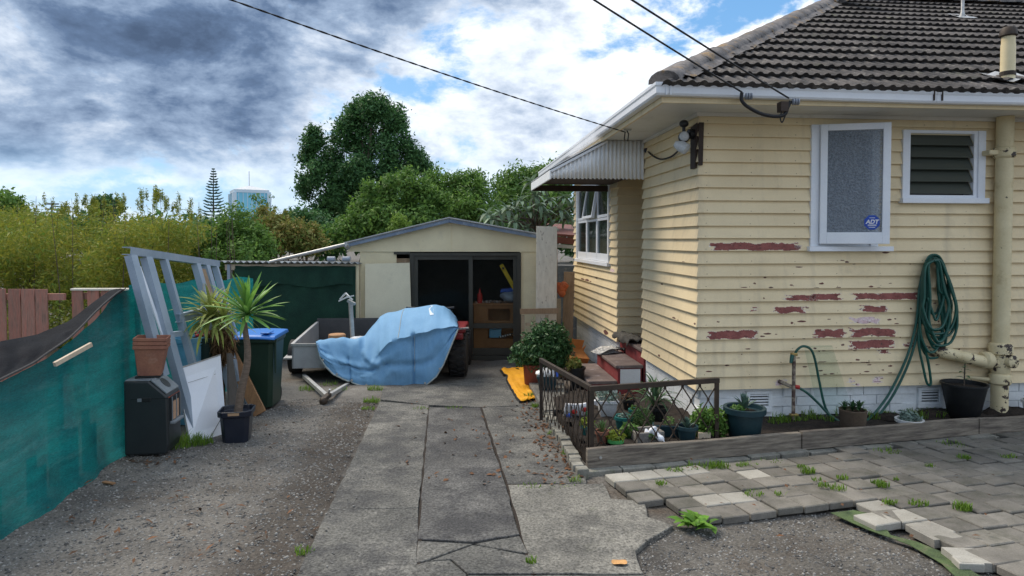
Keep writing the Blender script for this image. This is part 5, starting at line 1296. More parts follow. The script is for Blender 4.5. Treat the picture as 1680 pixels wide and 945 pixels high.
# floodlight with sensor at the corner
fl = thing('floodlight', 'twin floodlight with motion sensor on the corner of the house', 'light', HW(-.12, .04, 2.6), HR)
pj = HW(-.06, .06, 2.72)
MB().tube([HW(-.035, .06, 2.76), HW(-.10, .05, 2.76)], .05, 14).build('base', 'black_plastic', fl, smooth=True)
def lampb(p, dr_, r, L, m, name):
    p = Vector(p); dr_ = Vector(dr_).normalized(); MB().tube([p, p + dr_ * L * .25, p + dr_ * L * .8, p + dr_ * L], [r * .45, r * .8, r, r * .92], 16).build(name, m, fl, smooth=True)
cA = onp(1122, 203, HW(-.14, .06), HV); cB = onp(1122, 225, HW(-.14, .05), HV); cC = onp(1117, 240, HW(-.16, .0), HV)
MB().ball(cA, .048, 1, 1, .8, 12, 8).build('sensor', 'black_plastic', fl, smooth=True)
MB().tube([cA, cB], .018, 8).build('sensor_arm', 'black_plastic', fl)
MB().ball(cB, .058, 1, 1.1, 1, 14, 9).build('lamp_housing', 'black_plastic', fl, smooth=True)
MB().ball(cB + Vector((-.01, -.052, -.0)), .05, 1, .5, 1, 12, 8).build('lens', 'clear_plastic', fl, smooth=True)
MB().tube([cB + Vector((0, 0, -.05)), cC + Vector((.02, .02, .01))], .016, 8).build('bracket', 'black_plastic', fl)
MB().tube([cC + Vector((-.055, .02, .028)), cC + Vector((0, 0, .0)), cC + Vector((.05, -.03, -.035)), cC + Vector((.056, -.035, -.04))], [.03, .058, .055, .03], 14).build('spot_lamp', 'clear_plastic', fl, smooth=True)
jb = HW(-.04, HS(1066, 250)[0] - .05, HS(1066, 250)[1] + .02)
jb2 = onp(1062, 247, HW(-.06, V1 - .08), HV)
MB().tube([jb2 + Vector((.02, .02, 0)), jb2 + Vector((-.02, -.05, 0))], .036, 12).build('junction_box', 'black_plastic', fl, smooth=True)
MB().tube(bez([jb2] + [onp(x_, y_, HW(-.07, 0), HU) for x_, y_ in ((1069, 254), (1083, 261), (1099, 258), (1111, 249))] + [cC + Vector((.0, .03, .0))], 30), .010, 6).build('cable', 'wire_black', fl, smooth=True)
MB().bar(jb2 + Vector((.01, -.01, -.02)), jb2 + Vector((.01, -.01, -.26)), .015, .02).build('conduit', 'black_plastic', fl)

# overhead wires
def wire(name, label, a, dirpix, Y2, sag, ext, r, twist=False):
    b = at(dirpix[0], dirpix[1], Y2); b.z += sag * 4 / ext * (1 - 1 / ext); c = a + (b - a) * ext; pts = []
    for i in range(61):
        t = i / 60; p = a + (c - a) * t; p.z -= sag * 4 * t * (1 - t); pts.append(p)
    t_ = thing(name, label, 'power line', a)
    if twist:
        for ph in (0, math.pi):
            q = []
            for i in range(60):
                for j in range(6):
                    f = j / 6; p = pts[i] * (1 - f) + pts[i + 1] * f; an = (i * 6 + j) * .85 + ph
                    q.append(p + Vector((0, math.cos(an), math.sin(an))) * r * .55)
            MB().tube(q, r * .62, 5).build('strand', 'wire_black', t_)
    else: MB().tube(pts, r, 6).build('cable', 'wire_black', t_, smooth=True)
    return t_
hook = HI @ at(1028, 218, 7.6); a1_ = HW(-.50, 1.30, ZS - .05)
a1_ = at(1027, 217, 7.42)
wl = wire('phone_line', 'twisted black phone line running from the soffit hook to the upper left', a1_, (380, 0), 4.6, .16, 2.6, .0068, True)
MB().tube([a1_ + Vector((0, 0, .04)), a1_ + Vector((.03, 0, -.02)), a1_ + Vector((.02, 0, -.10)), a1_ + Vector((-.02, 0, -.08)), a1_ + Vector((-.01, 0, 0))], .007, 6).build('wire_loop', 'wire_black', wl)
MB().box(-.02, .06, -.02, .02, 0, .05, Matrix.Translation(a1_ + Vector((0, 0, .02)))).build('hook_plate', 'galvanised', wl)
gyo = -EG - .06
def gp(px, py, off=gyo): return onp(px, py, HW(0, off), HV)
iA, iB = gp(1226, 158), gp(1303, 167)
w2_ = wire('power_line', 'left of the two black power lines that end at the front gutter', gp(1217, 151), (975, 0), 4.7, .05, 3.2, .0075)
w3_ = wire('power_line', 'right of the two black power lines that end at the front gutter', gp(1294, 161), (1037, 0), 4.6, .05, 3.2, .0075)
for wt, p in ((w2_, iA), (w3_, iB)):
    for k in range(3): MB().lathe([(.012, 0), (.030, .006), (.030, .016), (.012, .022)], n=12, T=Matrix.Translation(p + Vector((-.02 + .022 * k, 0, 0))) @ Matrix.Rotation(R(90), 4, 'Y')).build('insulator_disc', 'porcelain', wt, smooth=True)
    MB().tube([p, p + HV * .16], .010, 8).build('hook_bolt', 'galvanised', wt)
mb_ = gp(1286, 175); MB().box(-.035, .035, -.02, .06, -.045, .045, Matrix.Translation(mb_) @ Matrix.Rotation(HR, 4, 'Z')).build('fuse_box', 'dark_timber', w3_, bev=.004)
MB().tube(bez([gp(1217, 152), gp(1217, 165), gp(1228, 176), gp(1250, 187), gp(1272, 191), gp(1287, 188), gp(1292, 177), gp(1297, 166)], 40), .016, 8).build('tail_cable', 'wire_black', w2_, smooth=True)
MB().tube(bez([gp(1283, 182), gp(1280, 192), gp(1283, 201), gp(1288, 190), gp(1290, 180)], 20), .006, 6).build('loop_wire', 'wire_black', w3_)
# ------------------------------------------------------------------ left side of the yard
# shade cloth fence
fb = [(-3.02, 2.2), (-3.12, 3.5), gx(0, 887), gx(100, 815), gx(198, 750), (-3.50, 6.15)]
def cloth_top(y): return at(0, 620 + (5.77 - y) * 0, y).z
sc_ = thing('shade_cloth_fence', 'teal shade cloth fence sagging along the left side of the gravel yard', 'fence', (fb[2][0], 4.5, gz(4.5)))
topz = {2.2: .35, 3.5: .58, 4.02: .80, 5.75: 1.26, 6.15: 1.30}
P = []
NF, NZ = 120, 44
ylist = np.linspace(2.2, 6.12, NF)
def fx(y): return np.interp(y, [q[1] for q in fb], [q[0] for q in fb])
tops_px = [(0, 628), (60, 597), (120, 560), (160, 520), (190, 488), (205, 477), (222, 474)]
def ftop(y):
    x = fx(y) - .05; px = PX0 + x / y * F
    py = np.interp(px, [q[0] for q in tops_px], [q[1] for q in tops_px]); return CAMZ - (py - 394) * y / F if px > -5 else CAMZ - (628 - 394) * y / F * (1 + .0 * y)
for i, y in enumerate(ylist):
    zt, z0 = ftop(y), gz(y) - .01; row = []
    for k in range(NZ + 1):
        t = k / NZ; fo = .022 * abs(mnoise.noise((y * 1.2 + t * 1.5, t * 9, 11))) + .014 * abs(mnoise.noise((y * 3, t * 16, 12))) + .018 * math.sin(y * 9 + 2 * t) * (1 - t) + .025 * mnoise.noise((y * 2.5, t * 2.2, 1)) + .012 * mnoise.noise((y * 7, t * 5, 4)) - .03 * math.sin(math.pi * t)
        row.append(Vector((fx(y) - .07 * t + fo + (.03 * (1 - t) ** 4), y, z0 + (zt - z0) * t)))
    P.append(row)
MB().grid(P).build('cloth', 'shade_cloth', sc_, smooth=True, ang=180)
# return and second length of cloth towards the lean-to
P = []
path = [(-3.50, 6.12), (-3.56, 6.2), (-3.66, 6.22), (-3.72, 6.4), (-3.74, 7.0), (-3.78, 8.0), (-3.82, 9.6)]
for i in range(60):
    t = i / 59 * (len(path) - 1); k = min(int(t), len(path) - 2); f = t - k
    x = path[k][0] * (1 - f) + path[k + 1][0] * f; y = path[k][1] * (1 - f) + path[k + 1][1] * f
    row = []
    for j in range(13):
        s_ = j / 12; row.append(Vector((x + .02 * mnoise.noise((y * 3, s_ * 2, 2)), y, gz(y) + (1.50 + .02 * math.sin(y * 5) - gz(y) * 0) * s_)))
    P.append(row)
MB().grid(P).build('cloth', 'shade_cloth', sc_, smooth=True, ang=180)
for y in (2.6, 3.9, 5.0, 6.05):
    x = fx(y) - .19; MB().box(x - .045, x + .045, y - .025, y + .025, gz(y) - .1, ftop(y) - .05).build('post', 'old_timber', sc_)
# old pickets standing behind the foot of the cloth
for y, h in ((3.98, .32), (4.12, .26), (4.55, .34), (4.68, .24), (5.02, .42), (5.14, .40), (5.33, .50), (5.44, .36)):
    x = fx(y) - .125; MB().box(x - .008, x + .008, y - .04, y + .04, gz(y), gz(y) + h).build('picket', 'dark_timber', sc_)
# black mesh sagging over the top
P = []
lo_px = [(-40, 640), (0, 622), (60, 592), (110, 556), (150, 517), (196, 477)]; hi_px = [(-40, 572), (0, 560), (60, 549), (110, 528), (150, 498), (180, 476), (197, 473)]
for i in range(50):
    px = -60 + 257 * i / 49; y = np.interp(px, [-60, 0, 100, 197], [3.75, 4.05, 4.75, 5.75])
    l, h = np.interp(px, [q[0] for q in lo_px], [q[1] for q in lo_px]), np.interp(px, [q[0] for q in hi_px], [q[1] for q in hi_px])
    row = []
    for j in range(11):
        t = j / 10; p = at(px, l + (h - l) * t, y + .10 - .55 * t * (1 - t) * 0); p.y += .75 * t; s_ = p.y / (p.y - .75 * t); 
        p = at(px, l + (h - l) * t, y - .06 + .55 * t); p.x += 0
        p += Vector((.05 * math.sin(math.pi * t) , 0, 0)) + Vector((0, .03 * mnoise.noise((px * .02, t * 3, 6)), .03 * mnoise.noise((px * .03, t * 3, 8)) * math.sin(math.pi * t)))
        row.append(p)
    P.append(row)
bm_ = thing('black_mesh', 'black windbreak mesh sagging over the top of the teal cloth fence', 'mesh sheet', (P[20][0].x, P[20][0].y, gz(4.6)))
MB().grid(P).build('mesh', 'black_mesh', bm_, smooth=True, ang=180)
MB().tube([r_[0] + Vector((.008, -.003, 0)) for r_ in P], .008, 6).build('hem', 'mesh_hem', bm_, smooth=True)
p0, p1 = at(131, 565, 4.62), at(70, 598, 4.34); p0.x += .08; p1.x += .08
tag(MB().bar(p0, p1, .022, .03).build('batten', 'pale_timber'), 'pale timber batten poking out below the black mesh', 'batten')
# paling fence behind
def paling(label, x0, x1, y, ztop, cap):
    t = thing('paling_fence', label, 'fence', ((x0 + x1) / 2, y, gz(y)), 0, 'weathered paling fence panels')
    pitch = .178; n = int((x1 - x0) / pitch)
    me = MB().box(-.075, .075, -.01, .01, 0, 1).mesh('picket', 'fence_paling')
    for k in range(n):
        x = x0 + (k + .5) * pitch
        inst('picket', me, t, Matrix.Translation((x + random.uniform(-.008, .008), y + random.uniform(-.006, .006), gz(y))) @ Euler((0, random.uniform(-.012, .012), random.uniform(-.08, .08))).to_matrix().to_4x4() @ Matrix.Diagonal((random.uniform(.93, 1.02), 1, ztop - gz(y) + random.uniform(-.015, .01), 1)))
    for z in (.3, 1.0): MB().box(x0, x1, y + .015, y + .06, z - .04, z + .04).build('rail', 'fence_paling', t)
    if cap: MB().box(x0, x1 + .15, y - .03, y + .05, ztop + .006, ztop + .03).build('capping', 'weathered_board', t)
    return t
xl = at(-60, 475, 8.0).x; xa = at(103, 475, 8.0).x; xb = at(107, 475, 8.0).x; xc = at(230, 475, 8.0).x
paling('weathered reddish paling fence panel at the far left without a capping rail', xl, xa, 8.0, at(50, 474, 8.0).z, False)
paling('weathered reddish paling fence panel with a pale capping rail above the black mesh', xb, xc, 8.12, at(150, 477, 8.12).z, True)

# leaning steel frame
fr = thing('steel_frame', 'tall blue-grey steel channel frame leaning on the teal fence', 'metal frame', (-3.2, 6.4, gz(6.4)))
def ftp(s_): return Vector((-3.40 + .0 * s_, 5.82 + 1.72 * s_, 1.575 - .175 * s_))
def fbt(s_): return Vector((-3.02 + .02 * s_, 5.95 + 1.72 * s_, gz(6.0 + 1.7 * s_)))
nrm_f = (ftp(1) - ftp(0)).cross(fbt(0) - ftp(0)).normalized()
if nrm_f.x < 0: nrm_f = -nrm_f
def chan(a, b, w_, dpt, ax, name='post'):
    """steel channel: web facing the yard, two flanges behind it"""
    mb = MB(); d = (b - a).normalized(); ax = (Vector(ax) - d * Vector(ax).dot(d)).normalized(); n_ = d.cross(ax).normalized()
    if n_.x < 0: n_ = -n_
    for o, ww, hh_ in (((0), w_, .006),):
        pass
    q = [ax * w_ / 2 + n_ * .004, -ax * w_ / 2 + n_ * .004, -ax * w_ / 2 - n_ * dpt, -ax * (w_ / 2 - .006) - n_ * dpt, -ax * (w_ / 2 - .006) - n_ * .003, ax * (w_ / 2 - .006) - n_ * .003, ax * (w_ / 2 - .006) - n_ * dpt, ax * w_ / 2 - n_ * dpt]
    return mb.prism([a + k for k in q], b - a).build(name, 'steel_bluegrey', fr)
AX = ftp(1) - ftp(0)
for s_, w_, e_ in ((.02, .10, .62), (.165, .11, 1.0), (.345, .05, .80), (.72, .085, .85), (.85, .085, 1.0), (.985, .04, 1.0)):
    a, b = ftp(s_), fbt(s_); chan(a, a + (b - a) * e_, w_, .06, AX)
chan(ftp(-.005) + Vector((0, 0, .03)), ftp(1.02) + Vector((0, 0, .03)), .07, .08, (0, 0, 1), 'top_rail')
def fpt(s_, t): return ftp(s_) + (fbt(s_) - ftp(s_)) * t
chan(fpt(.31, .335), fpt(.74, .30), .085, .05, (0, 0, 1), 'cross_rail'); chan(fpt(.16, .42), fpt(.30, .42), .05, .05, (0, 0, 1), 'cross_rail')
MB().prism([fpt(.08, .05) - nrm_f * .05, fpt(.10, .05) - nrm_f * .05, fpt(.16, .5) - nrm_f * .05, fpt(.13, .5) - nrm_f * .05], nrm_f * .012).build('inner_plate', 'white_board', fr)
MB().prism([fpt(.75, .03) - nrm_f * .02, fpt(.81, .03) - nrm_f * .02, fpt(.83, .45) - nrm_f * .02, fpt(.78, .45) - nrm_f * .02], nrm_f * .012).build('inner_plate', 'old_timber', fr)

# portable gas heater
hl = G(252, 744)
ht = thing('gas_heater', 'charcoal portable gas heater standing against the teal cloth', 'heater', hl)
TH_ = Matrix.Translation(hl) @ Matrix.Rotation(R(8), 4, 'Z')     # front of the cabinet looks to +x
W_, D_, H_ = .31, .36, .69
prof = [(-D_ / 2, .035), (-D_ / 2, H_ - .0), (D_ / 2 - .15, H_ - .005), (D_ / 2 - .015, H_ - .13), (D_ / 2, H_ - .15), (D_ / 2 + .005, .12), (D_ / 2 - .02, .035)]
def hprism(pr, y0, y1): return MB().prism([TH_ @ Vector((x, y0, z)) for x, z in pr], TH_.to_3x3() @ Vector((0, y1 - y0, 0)))
hprism(prof, -W_ / 2, W_ / 2).build('cabinet', 'heater_charcoal', ht, bev=.018)
hprism([(D_ / 2 - .145, H_ + .003), (D_ / 2 - .13, H_ + .003), (D_ / 2 - .005, H_ - .118), (D_ / 2 - .012, H_ - .13), (D_ / 2 - .145, H_ - .005)], -W_ / 2 + .012, W_ / 2 - .012).build('control_panel', 'heater_top', ht, bev=.005)
hprism([(-D_ / 2 + .01, H_ + .004), (D_ / 2 - .15, H_), (D_ / 2 - .15, H_ - .01), (-D_ / 2 + .01, H_ - .006)], -W_ / 2 + .015, W_ / 2 - .015).build('top_plate', 'heater_top', ht, bev=.003)
TK = TH_ @ Matrix.Translation((D_ / 2 - .075, 0, H_ - .058)) @ Matrix.Rotation(R(46), 4, 'Y')
MB().lathe([(.055, 0), (.055, .008), (.04, .012)], n=18, T=TK).build('control_dial', 'heater_charcoal', ht, smooth=True)
MB().box(D_ / 2 - .01, D_ / 2 + .004, -W_ / 2 + .03, W_ / 2 - .03, H_ - .165, H_ - .158, TH_).build('orange_stripe', 'trim_orange', ht)
MB().box(-D_ / 2 + .06, D_ / 2 - .0, -W_ / 2 - .001, -W_ / 2 + .01, H_ - .165, H_ - .158, TH_).build('seam', 'pot_black', ht)
MB().box(D_ / 2 - .02, D_ / 2 + .012, -W_ / 2 + .05, W_ / 2 - .05, .30, .53, TH_).build('grille_recess', 'pot_black', ht, bev=.006)
MB().box(D_ / 2 - .0, D_ / 2 + .016, -W_ / 2 + .09, W_ / 2 - .09, .32, .48, TH_).build('ceramic_plate', 'heater_ceramic', ht)
MB().box(D_ / 2 - .01, D_ / 2 + .045, -W_ / 2 + .045, W_ / 2 - .045, .285, .315, TH_).build('lower_lip', 'heater_top', ht, bev=.01)
for y in (-.1, 0, .1): MB().tube([TH_ @ Vector((D_ / 2 + .02, y, .315)), TH_ @ Vector((D_ / 2 + .02, y, .53))], .004, 6).build('guard_wire', 'heater_top', ht)
MB().box(-.07, .045, -W_ / 2 - .004, -W_ / 2 + .01, H_ - .19, H_ - .15, TH_).build('hand_grip', 'pot_black', ht, bev=.008); MB().box(-.065, -.03, -W_ / 2 - .005, -W_ / 2 + .0, H_ - .185, H_ - .155, TH_).build('grip_edge', 'heater_top', ht)
for x, y in ((-.12, -.14), (.12, -.14), (-.12, .14), (.12, .14)): MB().tube([TH_ @ Vector((x, y - .012, .022)), TH_ @ Vector((x, y + .012, .022))], .022, 12).build('caster', 'black_rubber', ht)
# nested terracotta pots on the heater
pc = TH_ @ Vector((-.02, .02, H_ + .02))
MB().box(-.11, .09, -.08, .08, .0, .018, Matrix.Translation(TH_ @ Vector((-.02, .02, H_ + .001))) @ Matrix.Rotation(.3, 4, 'Z')).build('heater_vent', 'pot_black', ht, bev=.004)
for k in range(3):
    lab = ('lowest of the three nested square terracotta pots on the heater', 'middle one of the three nested square terracotta pots on the heater', 'top one of the three nested square terracotta pots on the heater')[k]
    z = pc.z + .035 * k; r1, r0, h = .128, .088, .27
    q = thing('terracotta_pot', lab, 'flower pot', (pc.x, pc.y, z), 0, 'nested terracotta pots')
    mb = MB(); A = []; TQ = Matrix.Translation((pc.x + random.uniform(-.004, .004), pc.y, z)) @ Euler((0, R(3), R(20))).to_matrix().to_4x4()
    for r_, zz in ((r0 + .002, 0), (r1 - .006, h - .03), (r1 + .006, h - .03), (r1 + .006, h), (r1 - .004, h), (r1 - .012, h - .03), (r0 + .002, .012)):
        A.append([TQ @ Vector((sx * r_, sy * r_ * .85, zz)) for sx, sy in ((-1, -1), (1, -1), (1, 1), (-1, 1))])
    vs = [v for r_ in A for v in r_]; fs = [(0, 3, 2, 1), (24, 25, 26, 27)] + [(i * 4 + c, i * 4 + (c + 1) % 4, i * 4 + 4 + (c + 1) % 4, i * 4 + 4 + c) for i in range(6) for c in range(4)]
    mb.add(vs, fs).build('pot', 'terracotta', q, bev=.006)

# white sheet and its backing board leaning on the frame
def lean_panel(name, label, cat, bl, br, tr, tl, th, m, extra=None):
    t = thing(name, label, cat, (bl + br) / 2); n_ = (br - bl).cross(tl - bl).normalized()
    if n_.y > 0: n_ = -n_
    MB().prism([bl, br, tr, tl], -n_ * th).build('panel', m, t, bev=.002)
    return t, n_
bl, br = G(312, 729), G(357, 726); tl, tr = at(289, 606, bl.y + .16), at(362, 582, br.y + .42)
br = G(372, 712); 
t, n_ = lean_panel('white_board', 'glossy white board leaning against the steel frame', 'board', bl, br, tr, tl, .018, 'white_board')
bl2, br2 = G(345, 729), G(385, 700)
for e in ((bl, tl), (tl, tr)): MB().bar(e[0] + n_ * .003, e[1] + n_ * .003, .006, .012).build('edge_strip', 'galvanised', t)
w = .30; a = tl * .78 + bl * .22 + n_ * .001; b = tr * .78 + br * .22 + n_ * .001
MB().bar(a * .8 + b * .2, a * .15 + b * .85, .003, .002).build('scratch', 'board_edge', t); a = bl * .97 + tl * .03 + n_ * .001
MB().bar(bl + (br - bl) * .55 + n_ * .002 + Vector((0, 0, .02)), br + (tr - br) * .28 + n_ * .002, .006, .002).build('scratch', 'board_edge', t)
d_ = Vector((.03, .10, 0)); t, n2_ = lean_panel('dark_board', 'dark board standing just behind the white board', 'board', G(362, 716) + d_, G(384, 700) + d_, at(378, 580, tr.y + .2), tr + d_ * .8, .02, 'board_edge')
# brown plank
a, b = G(427, 679, .02), at(366, 556, 7.5); d_ = (b - a).normalized()
tag(MB().bar(a, b, .14, .035, (0, -1, .2)).build('plank', 'plank_brown', bev=.003), 'brown timber plank leaning beside the wheelie bin', 'plank')
# buckets behind
def bucket(label, px, py, Y, r0, r1, h, m, gname):
    p = at(px, py, Y); p.z = gz(Y); hh = at(px, py, Y).z - p.z; t = thing('bucket', label, 'bucket', p)
    MB().lathe([(r0, 0), (r1 - .003, hh - .05), (r1 + .012, hh - .045), (r1 + .012, hh), (r1 - .006, hh), (r0 - .004, .02)], p, 24).build('shell', m, t, smooth=True)
    MB().lathe([(r1 + .006, hh - .075), (r1 + .006, hh - .065)], p, 24).build('rib', m, t)
    MB().tube([p + Vector((r1 * math.cos(a), -.02 + r1 * .2 * math.sin(a) - r1 * .9 * 0 - r1 * math.sin(a) * .6, hh - .03 - .10 * math.sin(a))) for a in np.linspace(0, math.pi, 14)], .004, 5).build('handle', 'galvanised', t)
    return t, p + Vector((0, 0, hh))
bucket('pale blue plastic bucket standing behind the steel frame', 310, 553, 6.95, .115, .145, .4, 'bucket_blue', '')
bk, btop = bucket('dark green plastic tub of red flowers beside the pale blue bucket', 337, 553, 7.05, .10, .125, .4, 'bucket_dark', '')
foliage('foliage', [(btop.x, btop.y, btop.z + .02, .11, .09, .06)], 160, .05, .02, 'dead_leaf', bk)
for k in range(5): MB().ball(btop + Vector((random.uniform(-.06, .0), -.08 + random.uniform(-.03, .03), .03 + random.uniform(-.02, .05))), .024, 1, 1, .7, 8, 5, .2).build('flower', 'flower_red', bk, smooth=True)
# yuccas
yl = [leaf_mesh('leaf', .46, .045, d_, 'yucca_leaf', 7, .45, r_) for d_, r_ in ((.05, .08), (.14, .14), (.28, .22))]
yl2 = [leaf_mesh('leaf', .42, .034, d_, 'yucca_leaf_pale', 7, .45, r_) for d_, r_ in ((.25, .2), (.5, .3), (.8, .4))]
yp = G(389, 722, 0); t = thing('yucca', 'slender yucca tree in a square black pot on the gravel', 'potted plant', yp)
A = []; mb = MB()
TQ = Matrix.Translation(yp) @ Matrix.Rotation(R(12), 4, 'Z')
for r_, zz in ((.115, 0), (.135, .25), (.152, .255), (.155, .31), (.142, .31), (.135, .265)): A.append([TQ @ Vector((r_ * sx, r_ * sy, zz)) for sx, sy in ((-.7, -1), (.7, -1), (1, -.7), (1, .7), (.7, 1), (-.7, 1), (-1, .7), (-1, -.7))])
vs = [v for r_ in A for v in r_]; fs = [tuple(range(7, -1, -1)), tuple(range(40, 48))] + [(i * 8 + c, i * 8 + (c + 1) % 8, i * 8 + 8 + (c + 1) % 8, i * 8 + 8 + c) for i in range(5) for c in range(8)]
mb.add(vs, fs).build('pot', 'pot_navy', t, bev=.008)
MB().box(-.05, .05, -.1565, -.150, .275, .30, TQ).build('pot_label', 'cardboard_tan', t)
tk = bez([yp + Vector((.01, 0, .25)), at(396, 640, yp.y), at(405, 600, yp.y), at(406, 570, yp.y), at(402, 540, yp.y), at(401, 522, yp.y)], 40)
MB().tube(tk, list(np.linspace(.040, .022, len(tk))), 10).build('trunk', 'trunk_yucca', t, smooth=True)
cc = at(406, 516, yp.y)
rosette(t, yl, cc, 58, .92, -.45, 1.5, tilt=.08)
yq = at(352, 545, 7.15); y0 = Vector((yq.x + .06, yq.y, gz(7.15))); t = thing('yucca', 'bushy yellowing yucca with a skirt of dead leaves behind the white board', 'plant', y0)
tk = bez([y0, Vector((y0.x + .0, y0.y, .3)), at(362, 570, 7.1), at(352, 535, 7.1)], 20)
MB().tube(tk, list(np.linspace(.05, .04, len(tk))), 9).build('trunk', 'trunk_yucca', t, smooth=True)
rosette(t, yl2, at(346, 524, 6.75), 80, 1.0, -.7, 1.4, tilt=.1); rosette(t, yl2, at(366, 522, 6.7), 34, .95, -.5, 1.2)
c = at(364, 568, 7.05); P_ = [(c.x, c.y, c.z, .14, .12, .20)]
foliage('dead_leaf_skirt', P_, 900, .16, .014, 'dead_leaf', t, droop=2.0, upbias=0)
tag(MB().tube([at(324, 560, 6.95), at(334, 465, 6.98)], .009, 6).build('garden_stake', 'galvanised'), 'thin grey garden stake standing among the yucca leaves', 'stake')

# wheelie bin
bp = G(425, 666); bt_ = thing('wheelie_bin', 'dark green wheelie bin with a bright blue lid', 'bin', bp)
TB = Matrix.Translation(bp) @ Matrix.Rotation(R(4), 4, 'Z')
mb = MB(); A = []
bh = .855
for hx, y0, y1, z in ((.205, -.21, .21, .03), (.245, -.27, .24, bh - .07), (.252, -.28, .25, bh - .065), (.262, -.295, .26, bh - .05), (.262, -.295, .26, bh), (.24, -.27, .24, bh)):
    c = .045; A.append([TB @ Vector(p + (z,)) for p in ((-hx + c, y0), (hx - c, y0), (hx, y0 + c), (hx, y1 - c), (hx - c, y1), (-hx + c, y1), (-hx, y1 - c), (-hx, y0 + c))])
vs = [v for r_ in A for v in r_]; fs = [tuple(range(7, -1, -1)), tuple(range(40, 48))] + [(i * 8 + c, i * 8 + (c + 1) % 8, i * 8 + 8 + (c + 1) % 8, i * 8 + 8 + c) for i in range(5) for c in range(8)]
mb.add(vs, fs).build('body', 'bin_green', bt_, bev=.006)
ld = MB(); LP = []
for j in range(9):
    y = -.31 + .60 * j / 8; LP.append([TB @ Vector((x, y, bh + .008 + .018 * math.cos(x / .27 * 1.35) * (1 - .25 * (j / 8)) + .012 * (j / 8) - (.03 if abs(x) > .265 or j == 0 else 0))) for x in (-.275, -.262, -.2, -.1, 0, .1, .2, .262, .275)])
ld.grid(LP).build('lid', 'bin_lid', bt_, smooth=True, solid=.012)
MB().tube([TB @ Vector((x, .305, bh - .0)) for x in (-.2, -.1, .1, .2)], .016, 8).build('handle', 'bin_green', bt_, smooth=True)
MB().box(.10, .2, -.25, -.05, bh + .045, bh + .058, TB).build('lid_grip', 'bin_lid', bt_, bev=.006)
for x in (-.15, .15): MB().tube([TB @ Vector((x - .025, .24, .1)), TB @ Vector((x + .025, .24, .1))], .1, 16).build('wheel', 'black_rubber', bt_, smooth=True)
MB().tube([TB @ Vector((.258, -.22, z)) for z in (bh - .02, bh - .08, bh - .35, bh - .42)], [.02, .014, .012, .006], 8).build('corner_rib', 'bin_green', bt_, smooth=True)

# ------------------------------------------------------------------ trailer, quad bike under its cover
tr_ = thing('trailer', 'grey steel box trailer with its drawbar resting on the gravel', 'trailer', (-2.9, 9.6, gz(9.6)))
fl_, fr_ = at(479, 600, 9.42), Vector((-1.95, 9.55, 0)); 
x0, x1, y0, y1 = at(479, 600, 9.42).x, -2.0, 9.42, 11.05
TT = Matrix.Translation((x0, y0, 0)) @ Matrix.Rotation(R(4), 4, 'Z'); LX, LY = x1 - x0, y1 - y0
def tz(y): return -.165 + .075 * y        # nose-down floor
def plate(p, q, z0a, z0b, h, m, name, th=.03):
    p, q = Vector(p), Vector(q); d = (q - p).normalized(); n_ = Vector((-d.y, d.x, 0)) * th
    mb = MB(); vs = []
    for a, zz in ((p, z0a), (q, z0b)):
        for o in (0, 1): vs += [TT @ Vector((a.x + n_.x * o, a.y + n_.y * o, zz)), TT @ Vector((a.x + n_.x * o, a.y + n_.y * o, zz + h))]
    mb.add(vs, [(0, 1, 3, 2), (4, 6, 7, 5), (0, 4, 5, 1), (2, 3, 7, 6), (1, 5, 7, 3), (0, 2, 6, 4)]); return mb.build(name, m, tr_, bev=.003)
hb = .345
plate((0, 0), (LX, 0), tz(0), tz(0), hb, 'trailer_grey', 'front_panel'); plate((.0, LY), (.0, .0), tz(LY), tz(0), hb + .02, 'trailer_grey', 'side_panel'); plate((LX, 0), (LX, LY), tz(0), tz(LY), hb, 'trailer_grey', 'side_panel'); plate((LX, LY), (0, LY), tz(LY), tz(LY), hb + .05, 'trailer_dark', 'tailboard')
MB().add([TT @ Vector(p) for p in ((.02, .02, tz(0) + .03), (LX - .02, .02, tz(0) + .03), (LX - .02, LY - .02, tz(LY) + .03), (.02, LY - .02, tz(LY) + .03))], [(0, 1, 2, 3)]).build('deck', 'trailer_floor', tr_, solid=.03)
for a, b, za, zb in (((0, 0), (LX, 0), tz(0), tz(0)), ((0, 0), (0, LY), tz(0), tz(LY)), ((0, LY), (LX, LY), tz(LY), tz(LY))):
    e = hb + (.05 if b[1] == LY and a[1] == LY else .0); MB().bar(TT @ Vector((a[0], a[1], za + e)), TT @ Vector((b[0], b[1], zb + e)), .035, .035).build('top_rail', 'galvanised' if a != (0, LY) else 'trailer_dark', tr_)
# side tray standing outside the box on the left, mudguard, wheels
MB().prism([TT @ Vector(p) for p in ((-.03, .35, tz(.3) + .05), (-.03, 1.15, tz(1.1) + .05), (-.22, 1.15, tz(1.1) + .05), (-.22, .35, tz(.3) + .05))], (0, 0, .02)).build('mudguard', 'trailer_grey', tr_)
for x in (-.13, LX + .13): MB().tube([TT @ Vector((x - .07, .75, gz(10.2) + .26)), TT @ Vector((x + .07, .75, gz(10.2) + .26))], .26, 20).build('wheel', 'black_rubber', tr_, smooth=True)
cp = G(537, 655, .05)
for px in ((499, 617), (577, 627)):
    MB().bar(at(px[0], px[1], 9.42) + Vector((0, 0, 0)), cp + Vector((0, 0, .03)), .05, .05).build('drawbar_arm', 'galvanised', tr_, bev=.003)
MB().bar(cp + Vector((0, .08, .04)), cp + Vector((-.02, -.12, .02)), .07, .05).build('coupling', 'iron_brown', tr_, bev=.01)
MB().ball(cp + Vector((-.02, -.1, .0)), .05, 1, 1, 1, 10, 7).build('coupling_socket', 'iron_brown', tr_, smooth=True)
